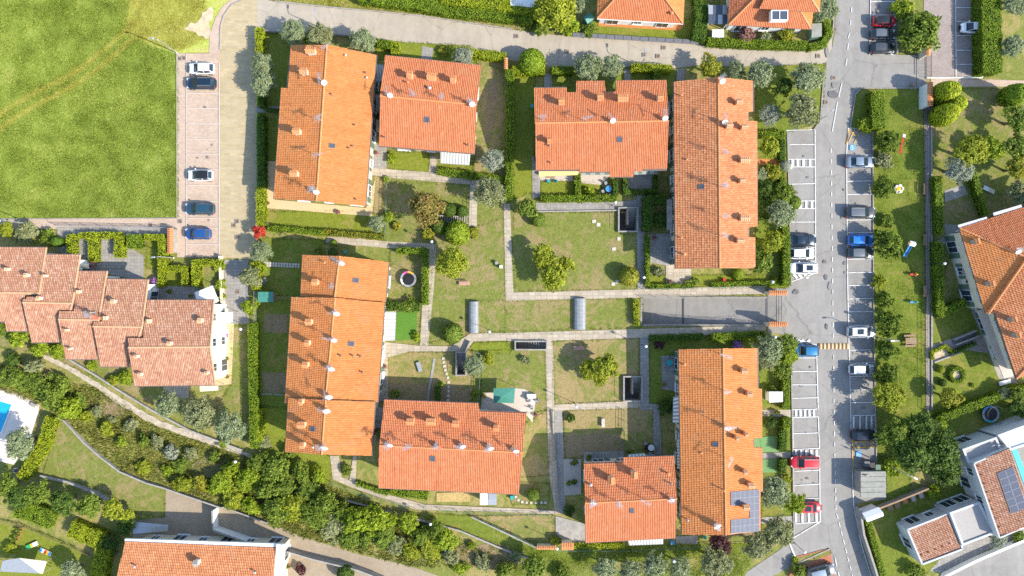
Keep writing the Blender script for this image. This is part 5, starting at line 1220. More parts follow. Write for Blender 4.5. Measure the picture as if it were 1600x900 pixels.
pl = Plane((1521, 724), (1561, 840), 4.9, (1597, 758), 5.6); tiles(h, pl, [(1521, 724), (1577, 700), (1617, 816), (1561, 840)], 'rt_pink')
for r in range(6):
    for c in range(2):
        f = lambda i, j: (1557 + 12.6 * i + 3.6 * j, 739 - 5.0 * i + 10.6 * j)
        panel(h, pl, [f(c, r), f(c + 1, r), f(c + 1, r + 1), f(c, r + 1)])
for k in range(8): vent(h, pl, 1530 + 4.6 * k, 729 + 13.5 * k, 'pot', .2, .08)
blockp([(1504, 702), (1557, 683), (1566, 704), (1513, 724)], 4.2, 'plaster_shade', 'gravel')
blockp([(1559, 680), (1640, 650), (1640, 684), (1579, 704)], 4.4, 'plaster_shade', 'canvas')
blockp([(1484, 801), (1531, 784), (1556, 833), (1504, 853)], 3.9, 'plaster_shade', 'gravel')
blockp([(1417, 827), (1481, 802), (1503, 857), (1440, 881)], 3.1, 'plaster_shade')
pl2 = Plane((1417, 827), (1440, 881), 3.15, (1492, 829), 3.5); tiles(h, pl2, [(1420, 828), (1479, 805), (1500, 855), (1441, 878)], 'rt_pink')
m = MB()
for a, b in (((1417, 827), (1481, 802)), ((1481, 802), (1503, 857)), ((1503, 857), (1440, 881)), ((1440, 881), (1417, 827))): m.bar(P(*a, 3.25), P(*b, 3.25), .25, .5)
m.build('parapet', M['plaster_shade'], h)
m = MB()
for a, b in (((1521, 724), (1561, 840)), ((1521, 724), (1577, 700)), ((1561, 840), (1617, 816))): m.bar(P(*a, 5.05), P(*b, 5.05), .2, .35)
m.build('parapet', M['plaster_shade'], h)
for k in range(5): vent(h, pl2, 1441 + 11 * k, 868 - 4.5 * k, 'pot', .2, .08)
for (pa, pb, zt, t, z, kd) in (((1521, 724), (1561, 840), 5.0, .14, 3.6, 'win'), ((1521, 724), (1561, 840), 5.0, .34, 1.3, 'door'), ((1521, 724), (1561, 840), 5.0, .52, 3.6, 'win'), ((1484, 801), (1531, 784), 3.9, .3, 1.3, 'door'), ((1484, 801), (1531, 784), 3.9, .75, 1.3, 'door'), ((1417, 827), (1481, 802), 3.1, .3, 1.3, 'door'), ((1417, 827), (1481, 802), 3.1, .7, 1.5, 'win'), ((1417, 827), (1440, 881), 3.1, .5, 1.3, 'door'), ((1504, 702), (1557, 683), 4.2, .4, 1.3, 'door'), ((1504, 702), (1513, 724), 4.2, .5, 1.5, 'win')):
    A, B = P(*pa, zt), P(*pb, zt); c_ = A.lerp(B, t); d_ = (B - A).normalized(); nr = Vector((d_.y, -d_.x, 0))
    if nr.dot(-c_) < 0: nr = -nr
    window(h, (c_.x + nr.x * .03, c_.y + nr.y * .03, z), math.atan2(nr.y, nr.x) - math.pi / 2, kd, False)
# gate pillars with tiled tops, hut, small sheds
def tiled_pillar(x0, y0, x1, y1, z, label, wallmat='plaster', along='x', mat='rt_red'):
    r = thing('gate_pillar', label, 'gate pillar', (0, 0, 0)); a, b = P(x0, y0, z), P(x1, y1, z); cx, cy = (a.x + b.x) / 2, (a.y + b.y) / 2; sx, sy = abs(b.x - a.x), abs(b.y - a.y)
    m = MB(); m.box((cx, cy, z / 2 - .05), (max(.3, sx - .3), max(.3, sy - .3), z - .1)); m.build('pillar_body', M[wallmat], r)
    n = max(3, int((sx if along == 'x' else sy) / .26))
    for k in range(n):
        t = (k + .5) / n; m = MB()
        if along == 'x': m.tube([(cx - sx / 2 + sx * t, cy - sy / 2, z), (cx - sx / 2 + sx * t, cy, z + .16), (cx - sx / 2 + sx * t, cy + sy / 2, z)], .13, 6)
        else: m.tube([(cx - sx / 2, cy - sy / 2 + sy * t, z), (cx, cy - sy / 2 + sy * t, z + .16), (cx + sx / 2, cy - sy / 2 + sy * t, z)], .13, 6)
        m.build('tile', M['tilecap'] if k % 3 else M['ridge'], r)
    return r
tiled_pillar(1201, 454, 1230, 461, 2.5, 'tile topped gate pillar at the north side of the garage ramp')
tiled_pillar(1201, 503, 1230, 510, 2.5, 'tile topped gate pillar at the south side of the garage ramp')
tiled_pillar(262, 356, 271, 396, 1.6, 'long tile topped pillar wall beside the parking bays', 'concrete', 'y')
tiled_pillar(1449, 128, 1457, 166, 2.5, 'tall tile topped letterbox wall beside the cone shrubs', 'plaster_white', 'y')
tiled_pillar(1447, 68, 1453, 87, 2.3, 'small tile topped pillar by the car park gate', 'plaster', 'y')
tiled_pillar(877, 848, 896, 859, 1.9, 'small tile topped kiosk at the yard below the path', 'plaster', 'x')
tiled_pillar(838, 853, 869, 858, 1.4, 'low tile topped wall end beside the triangular lawn', 'plaster', 'x')
tiled_pillar(788, 90, 793, 108, 1.9, 'narrow tile topped pillar beside the top lane', 'plaster_orange', 'y')
# ------------------------------------------------------------------ plants
def quads(name, c, nrm, size, asp=1.5):
    """leaf quads at c facing nrm"""
    m = len(c); r = rng.normal(size=(m, 3)); t = np.cross(nrm, r); t /= np.linalg.norm(t, axis=1)[:, None] + 1e-9; b = np.cross(nrm, t)
    s = (size * rng.uniform(.65, 1.35, m))[:, None] if np.isscalar(size) else size[:, None]
    t = t * s * asp / 2; b = b * s / 2
    v = np.stack([c - t, c - b * .9 + t * .1, c + t, c + b * .9 + t * .1], 1)
    return v
def mesh_from_quads(name, v, extra=None):
    m = len(v); me = bpy.data.meshes.new(name); ev, ef = extra if extra else ([], []); ne = len(ev)
    me.vertices.add(m * 4 + ne); co = np.concatenate([v.reshape(-1, 3), np.array(ev, float).reshape(-1, 3)]) if ne else v.reshape(-1, 3)
    me.vertices.foreach_set('co', co.ravel()); nl = m * 4 + sum(len(f) for f in ef); me.loops.add(nl)
    li = np.concatenate([np.arange(m * 4), np.array([i + m * 4 for f in ef for i in f], int)]) if ne else np.arange(m * 4)
    me.loops.foreach_set('vertex_index', li.astype(np.int32)); me.polygons.add(m + len(ef)); st = list(np.arange(m) * 4); k = m * 4
    for f in ef: st.append(k); k += len(f)
    me.polygons.foreach_set('loop_start', np.array(st, np.int32))
    if ef: me.polygons.foreach_set('material_index', np.array([0] * m + [1] * len(ef), np.int32))
    me.update(); return me
def unit(n):
    d = rng.normal(size=(n, 3)); return d / np.linalg.norm(d, axis=1)[:, None]
def crown_mesh(kind, n, leaf, lobes, seed):
    global rng
    rng = np.random.default_rng(seed)
    C, R = [], []
    if kind in ('tree', 'bush'):
        zc, fz = (1.45, .72) if kind == 'tree' else (.62, .6)
        for i in range(lobes):
            a = 2.4 * i + rng.uniform(-.4, .4); q = math.sqrt((i + .5) / lobes) * rng.uniform(.58, .92)
            C.append((q * math.cos(a), q * math.sin(a), zc + fz * (.55 - q * .75) * rng.uniform(.3, 1.1))); R.append(rng.uniform(.17, .40) * (1.15 - .3 * q))
        C, R = np.array(C), np.array(R); w = R ** 2; w /= w.sum(); ns = max(30, int(n / 26)); ks = rng.choice(lobes, ns, p=w); ds = unit(ns)
        ds[:, 2] = np.where(rng.random(ns) < .75, np.abs(ds[:, 2]), ds[:, 2]); rs = R[ks] * rng.uniform(.45, 1.12, ns) * np.where(rng.random(ns) < .12, 1.35, 1)
        sc = C[ks] + ds * rs[:, None] * np.array([1, 1, .85]); k = rng.integers(0, ns, n); sz = rng.uniform(.045, .10, ns) * (1.25 if n < 2000 else 1)
        p = sc[k] + rng.normal(size=(n, 3)) * sz[k][:, None] * np.array([1, 1, .7]); d = ds[k]
        if kind == 'bush': p[:, 2] = np.maximum(p[:, 2], .03)
        nr = d + rng.normal(0, .55, (n, 3)) + np.array([0, 0, .35])
    else:
        d = unit(n); d[:, 2] = np.where(d[:, 2] < -.75, -d[:, 2], d[:, 2]); 
        if kind == 'ball': p = d * (np.array([1, 1, .9]) * rng.uniform(.93, 1.05, n)[:, None]); p[:, 2] += .82
        else:
            p = d * rng.uniform(.93, 1.04, n)[:, None]; t = (p[:, 2] + 1) / 2; k = np.where(t > .45, np.sqrt(np.clip(1 - ((t - .45) / .6) ** 2, 0, 1)) / np.sqrt(np.clip(1 - (2 * t - 1) ** 2, .02, 1)) * .98, 1); k = np.minimum(k, 1.4)
            p[:, :2] *= k[:, None]; p[:, 2] = p[:, 2] * 1.6 + 1.45
        nr = d + rng.normal(0, .35, (n, 3))
    nr /= np.linalg.norm(nr, axis=1)[:, None]
    v = quads('crown', p, nr, leaf)
    extra = None
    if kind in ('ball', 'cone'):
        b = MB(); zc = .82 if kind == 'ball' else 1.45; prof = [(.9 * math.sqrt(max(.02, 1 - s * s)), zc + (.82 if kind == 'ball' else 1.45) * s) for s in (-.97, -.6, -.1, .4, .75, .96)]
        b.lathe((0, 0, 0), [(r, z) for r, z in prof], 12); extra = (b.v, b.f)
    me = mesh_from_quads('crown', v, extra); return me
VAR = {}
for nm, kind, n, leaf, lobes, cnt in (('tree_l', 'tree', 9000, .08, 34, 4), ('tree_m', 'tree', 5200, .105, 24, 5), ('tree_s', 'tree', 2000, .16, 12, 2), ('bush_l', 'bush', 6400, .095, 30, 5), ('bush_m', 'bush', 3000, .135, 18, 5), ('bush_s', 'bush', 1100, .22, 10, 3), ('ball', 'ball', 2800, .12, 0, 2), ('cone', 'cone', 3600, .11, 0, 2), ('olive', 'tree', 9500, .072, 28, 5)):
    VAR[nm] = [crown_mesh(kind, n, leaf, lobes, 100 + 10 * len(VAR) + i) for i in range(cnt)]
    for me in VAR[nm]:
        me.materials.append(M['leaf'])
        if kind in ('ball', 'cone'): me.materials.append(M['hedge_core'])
def trunk_mesh(kind, seed):
    r = random.Random(seed); m = MB()
    if kind == 'tree':
        m.tube([(0, 0, -.05), (.03, .02, .35), (-.02, .04, .75), (.02, 0, 1.05)], [.13, .1, .085, .06], 7)
        for k in range(5):
            a = k * 1.3 + r.random(); q = r.uniform(.4, .62); m.tube([(0, 0, .7 + .06 * k), (.25 * math.cos(a), .25 * math.sin(a), 1.05 + .05 * k), (q * math.cos(a), q * math.sin(a), 1.45)], [.06, .042, .018], 5)
    else:
        for k in range(5):
            a = k * 1.26 + r.random() * .5; m.tube([(.05 * math.cos(a), .05 * math.sin(a), -.03), (.2 * math.cos(a), .2 * math.sin(a), .3), (.48 * math.cos(a), .48 * math.sin(a), .6)], [.045, .035, .015], 5)
    me = m.mesh('trunk'); me.materials.append(M['trunk']); return me
TR = {'tree': [trunk_mesh('tree', i) for i in range(3)], 'bush': [trunk_mesh('bush', i) for i in range(2)]}
PC = [0]
def plant(var, mat, px, py, r, label, name=None, cat=None, group=None, sy=1.0, hz=1.0, rz=None):
    i = PC[0]; PC[0] += 1; rd = random.Random(1000 + i)
    base = var.split('_')[0]; cz = {'tree': 1.45, 'olive': 1.45, 'bush': .62, 'ball': .82, 'cone': 1.45}[base]
    rm = r * .1; zc = cz * rm * hz; rm *= 1 - zc / HC; p = P(px, py, zc); p.z = 0
    name = name or {'tree': 'tree', 'olive': 'olive_tree', 'bush': 'shrub', 'ball': 'topiary_shrub', 'cone': 'topiary_cone'}[base]
    cat = cat or ('tree' if base in ('tree', 'olive') else 'shrub')
    o = thing(name, label, cat, p, rd.uniform(0, 6.28) if rz is None else rz, group); o.scale = (rm, rm * sy, rm * hz)
    me = VAR[var][i % len(VAR[var])]; c = link('crown', me, o); c.material_slots[0].link = 'OBJECT'; c.material_slots[0].material = M[mat]
    t = TR['tree' if base in ('tree', 'olive') else 'bush']; link('trunk', t[i % len(t)], o); return o

def hedge(px, w, h, label, mat='hedge', dens=105, round_=.0, group='clipped hedges', name='hedge', leaf=.12, wob=.045):
    """clipped hedge along a pixel polyline traced at its top, w pixels wide, h metres high"""
    pts = [P(x, y, h) for x, y in px]; wm = w * .1; vs, c, nr = MB(), [], []
    for i in range(len(pts) - 1):
        a, b = pts[i].copy(), pts[i + 1].copy(); d = b - a; d.z = 0; L = d.length; d.normalize(); n = Vector((-d.y, d.x, 0))
        if i > 0: a -= d * wm * .3
        L = (b - a).length; ht = h
        k = int((wm + 1.5 * ht) * L * dens) + 10; u = rng.random(k); s = rng.random(k) * (wm + 1.5 * ht) - (wm / 2 + .75 * ht)
        top = np.abs(s) <= wm / 2; off = np.clip(s, -wm / 2, wm / 2); z = np.where(top, ht, ht - (np.abs(s) - wm / 2) / .75 * 1.0)
        z = np.clip(z, .05, ht) + np.where(top, -round_ * (2 * off / wm) ** 2, 0); P0 = np.array(a)[:2] + np.outer(u * L, np.array(d)[:2]) + np.outer(off, np.array(n)[:2])
        z = z + wob * np.sin(P0[:, 0] * 3.1 + i) * np.cos(P0[:, 1] * 2.7) + rng.normal(0, .035, k)
        P0 += rng.normal(0, .05, (k, 2)) + (wob * np.sin((P0[:, 0] + P0[:, 1]) * 2.3))[:, None] * np.array(n)[:2]
        nn = np.where(top[:, None], np.array([0, 0, 1.0]), np.sign(s)[:, None] * np.array(n)) + rng.normal(0, .5, (k, 3))
        e = rng.random(k) < .06; P0[e] += rng.normal(0, .12, (e.sum(), 2))
        c.append(np.column_stack([P0, z])); nr.append(nn)
        # ends
        for q, sg in ((a, -1), (b, 1)):
            k2 = int(wm * ht * dens * .8) + 4; o2 = rng.uniform(-wm / 2, wm / 2, k2); c.append(np.column_stack([np.array(q)[:2] + np.outer(o2, np.array(n)[:2]) + rng.normal(0, .05, (k2, 2)), rng.uniform(.05, ht, k2)])); nr.append(sg * np.array(d) + rng.normal(0, .5, (k2, 3)))
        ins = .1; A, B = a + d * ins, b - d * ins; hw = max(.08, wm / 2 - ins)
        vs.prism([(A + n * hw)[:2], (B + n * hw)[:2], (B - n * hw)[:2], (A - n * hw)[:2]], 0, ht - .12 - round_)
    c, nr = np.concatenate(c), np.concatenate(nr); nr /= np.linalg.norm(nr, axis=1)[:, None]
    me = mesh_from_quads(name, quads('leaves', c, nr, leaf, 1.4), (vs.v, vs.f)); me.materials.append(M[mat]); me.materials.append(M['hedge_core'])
    return tag(link(name, me), label, 'hedge', group)

HG = [
 ([(404, 42), (404, 82)], 11, 1.7, 'yellow green hedge at the top corner of the brick lane', 'hedge_yellow'),
 ([(406, 140), (406, 165)], 11, 1.8, 'short hedge by the grey path off the brick lane', 'hedge_dark'),
 ([(406, 178), (407, 290)], 11, 1.9, 'long dark hedge beside the brick lane, below the grey path', 'hedge_dark'),
 ([(406, 292), (406, 352)], 12, 1.7, 'bright hedge beside the cream terrace corner', 'hedge_yellow'),
 ([(413, 170), (436, 172)], 5, 1.0, 'thin hedge along the grey path', 'hedge_dark'),
 ([(418, 356), (505, 364)], 8, 1.1, 'low green hedge below the mown lawn', 'hedge'),
 ([(503, 363), (600, 371)], 8, 1.1, 'red tipped hedge beside the path corner', 'hedge_red'),
 ([(590, 66), (614, 70)], 12, 1.3, 'short hedge against the top lane near the two olives', 'hedge'),
 ([(617, 66), (617, 87)], 12, 1.4, 'hedge standing end on to the top lane', 'hedge_yellow'),
 ([(733, 82), (790, 88)], 13, 1.5, 'thick hedge between the top lane and the side garden', 'hedge_yellow'),
 ([(797, 108), (797, 225)], 12, 1.9, 'upper half of the long hedge west of the notched house', 'hedge'),
 ([(797, 225), (795, 312)], 11, 1.8, 'lower half of the long hedge west of the notched house', 'hedge'),
 ([(801, 109), (851, 109)], 13, 1.5, 'straight hedge beside the lane sign', 'hedge_yellow'),
 ([(863, 109), (896, 109)], 12, 1.5, 'hedge between the grey path and the twin olives', 'hedge'),
 ([(987, 104), (1050, 107)], 12, 1.5, 'hedge at the lane, east of the twin olives', 'hedge_yellow'),
 ([(1028, 108), (1028, 124)], 12, 1.4, 'short hedge running down from the lane hedge', 'hedge'),
 ([(683, 267), (738, 274), (792, 282)], 11, 1.0, 'hedge between the striped awning and the slab path', 'hedge'),
 ([(845, 310), (906, 310), (964, 309)], 10, 1.1, 'long hedge along the grey path below the notched house', 'hedge'),
 ([(903, 272), (903, 306)], 8, 1.2, 'hedge dividing two boxed lawns', 'hedge'),
 ([(962, 280), (962, 306)], 7, 1.2, 'hedge at the end of the blue table garden', 'hedge_dark'),
 ([(977, 279), (977, 300), (1025, 299), (1025, 274)], 7, 1.1, 'hedge round the grey tiled patio', 'hedge_dark'),
 ([(1040, 311), (1013, 312), (1013, 360)], 14, 1.9, 'dark square hedge against the long house', 'hedge_dark'),
 ([(1012, 366), (1012, 446)], 6, 1.4, 'narrow hedge beside the grey slab patio', 'hedge'),
 ([(1016, 448), (1085, 447)], 7, .9, 'low hedge above the ramp path, western part', 'hedge'),
 ([(1112, 445), (1230, 442)], 8, .9, 'low hedge above the ramp path, eastern part', 'hedge'),
 ([(1229, 355), (1230, 446)], 11, 1.7, 'tall hedge behind the two white cars', 'hedge'),
 ([(1182, 210), (1228, 208)], 9, 1.2, 'hedge at the top of the street gardens', 'hedge'),
 ([(1224, 217), (1223, 250)], 8, 1.1, 'small hedge beside the yellow garden bush', 'hedge_dark'),
 ([(1221, 262), (1226, 300)], 8, 1.2, 'hedge below the blue conifer', 'hedge'),
 ([(1229, 590), (1229, 640)], 10, 1.6, 'hedge beside the white garden shed', 'hedge'),
 ([(1230, 653), (1230, 670)], 10, 1.5, 'short hedge below the pale path with pots', 'hedge'),
 ([(1225, 672), (1224, 706)], 11, 1.4, 'hedge beside the larger mint turf', 'hedge_dark'),
 ([(1224, 718), (1224, 740)], 10, 1.4, 'hedge beside the smaller mint turf', 'hedge_dark'),
 ([(1016, 529), (1100, 526)], 9, 1.2, 'shaded hedge above the dark lawn', 'hedge_dark'),
 ([(1112, 527), (1196, 523)], 11, 1.2, 'bushy hedge below the ramp path', 'hedge'),
 ([(620, 391), (664, 392), (664, 476)], 9, 1.5, 'corner hedge round the trampoline garden', 'hedge'),
 ([(398, 410), (398, 452)], 12, 1.7, 'hedge at the lower end of the brick lane', 'hedge_yellow'),
 ([(405, 640), (404, 690)], 11, 1.6, 'yellow hedge beside the lowest house lawn', 'hedge_yellow'),
 ([(122, 368), (186, 367)], 9, 1.4, 'top hedge of the tiny terrace lawn', 'hedge_yellow'),
 ([(144, 372), (144, 408)], 13, 1.4, 'left arm hedge of the tiny terrace lawn', 'hedge_yellow'),
 ([(185, 368), (184, 402)], 13, 1.5, 'right arm hedge of the tiny terrace lawn', 'hedge_yellow'),
 ([(110, 366), (110, 396)], 13, 1.3, 'block hedge between two slab paths', 'hedge_yellow'),
 ([(198, 377), (219, 377)], 21, 1.4, 'square block hedge with a dark hole', 'hedge'),
 ([(225, 370), (256, 371)], 9, 1.4, 'top hedge beside the brick pillar wall', 'hedge_yellow'),
 ([(253, 372), (252, 420)], 12, 1.6, 'tall side hedge beside the brick pillar wall', 'hedge_yellow'),
 ([(250, 448), (251, 419), (288, 420), (288, 446)], 9, 1.3, 'hedge on three sides of the square terrace lawn', 'hedge_yellow'),
 ([(305, 406), (305, 447)], 11, 1.5, 'hedge between the square lawn and the shrubby corner', 'hedge_yellow'),
 ([(310, 410), (345, 411)], 10, 1.3, 'hedge at the foot of the parking bays', 'hedge_yellow'),
 ([(78, 652), (66, 695), (32, 748)], 16, 1.5, 'wide yellow green hedge between pool and smooth lawn', 'hedge_yellow'),
 ([(22, 795), (50, 802), (80, 815)], 27, 1.5, 'fat clipped hedge above the loungers', 'hedge'),
 ([(108, 826), (132, 836), (160, 846)], 26, 1.5, 'second fat clipped hedge above the loungers', 'hedge_yellow'),
 ([(160, 858), (152, 900), (148, 940)], 22, 1.8, 'tall hedge beside the mottled roofed house', 'hedge_yellow'),
 ([(1549, -20), (1551, 60), (1552, 112)], 30, 2.6, 'massive hedge beside the paved car park', 'hedge'),
 ([(1290, 30), (1297, 50), (1288, 68), (1265, 73)], 10, 1.3, 'curved hedge at the street corner house', 'hedge'),
 ([(1095, -10), (1097, 30), (1092, 62)], 20, 2.0, 'tall ragged hedge between the two hip roofed houses', 'hedge_dark'),
 ([(1105, 64), (1180, 68), (1262, 70)], 12, 1.3, 'long hedge above the lane below the corner house', 'hedge'),
 ([(560, -8), (640, 2), (700, 12), (800, 22), (832, 28)], 20, 1.8, 'ragged hedge above the dry verge', 'hedge'),
 ([(690, -6), (790, 8), (850, 18)], 18, 2.2, 'back row of the ragged hedge above the verge', 'hedge_yellow'),
 ([(1372, 142), (1374, 200)], 20, 2.0, 'rounded hedge at the head of the playground', 'hedge'),
 ([(1467, 275), (1470, 365)], 11, 1.6, 'villa hedge beside the brick path, above the villa path', 'hedge'),
 ([(1467, 378), (1470, 490), (1510, 472)], 12, 1.6, 'villa hedge bending round the dark lawn', 'hedge'),
 ([(1521, 264), (1532, 305), (1543, 335)], 8, 1.6, 'thin slanting hedge beside the concrete slab', 'hedge'),
 ([(1470, 655), (1520, 635), (1565, 620), (1620, 604)], 12, 1.6, 'long slanting hedge below the round flower bed', 'hedge'),
 ([(1458, 562), (1458, 550), (1478, 541), (1486, 548)], 5, .7, 'low hedge edging the sandy bed', 'hedge_yellow'),
 ([(1486, 552), (1526, 537)], 5, .8, 'low hedge along the villa steps', 'hedge_dark'),
 ([(1358, 815), (1370, 860), (1386, 920)], 9, 1.4, 'hedge between the street and the modern house lawn', 'hedge'),
 ([(556, 756), (606, 772)], 7, .8, 'low hedge beside the pale curving path', 'hedge'),
 ([(896, 853), (976, 853)], 7, .7, 'yellow flowering hedge below the short house', 'hedge_yellow'),
 ([(610, 768), (668, 776)], 12, .8, 'low planting along the long southern house', 'hedge'),
 ([(683, 605), (684, 633)], 8, 1.2, 'narrow hedge between two back gardens', 'hedge_dark'),
 ([(994, 470), (995, 508)], 8, 1.0, 'yellow green hedge at the head of the garage ramp', 'hedge_yellow'),
 ([(600, 478), (655, 480)], 13, 1.1, 'bushy dark hedge above the artificial turf', 'hedge_dark'),
 ([(393, 505), (394, 560), (395, 620)], 12, 1.7, 'bumpy hedge east of the end terrace lawn, upper part', 'hedge'),
 ([(396, 622), (396, 700)], 13, 1.7, 'bumpy hedge east of the end terrace lawn, lower part', 'hedge'),
]
for e in HG:
    hedge(e[0], e[1], e[2], e[3], e[4] if len(e) > 4 else 'hedge')

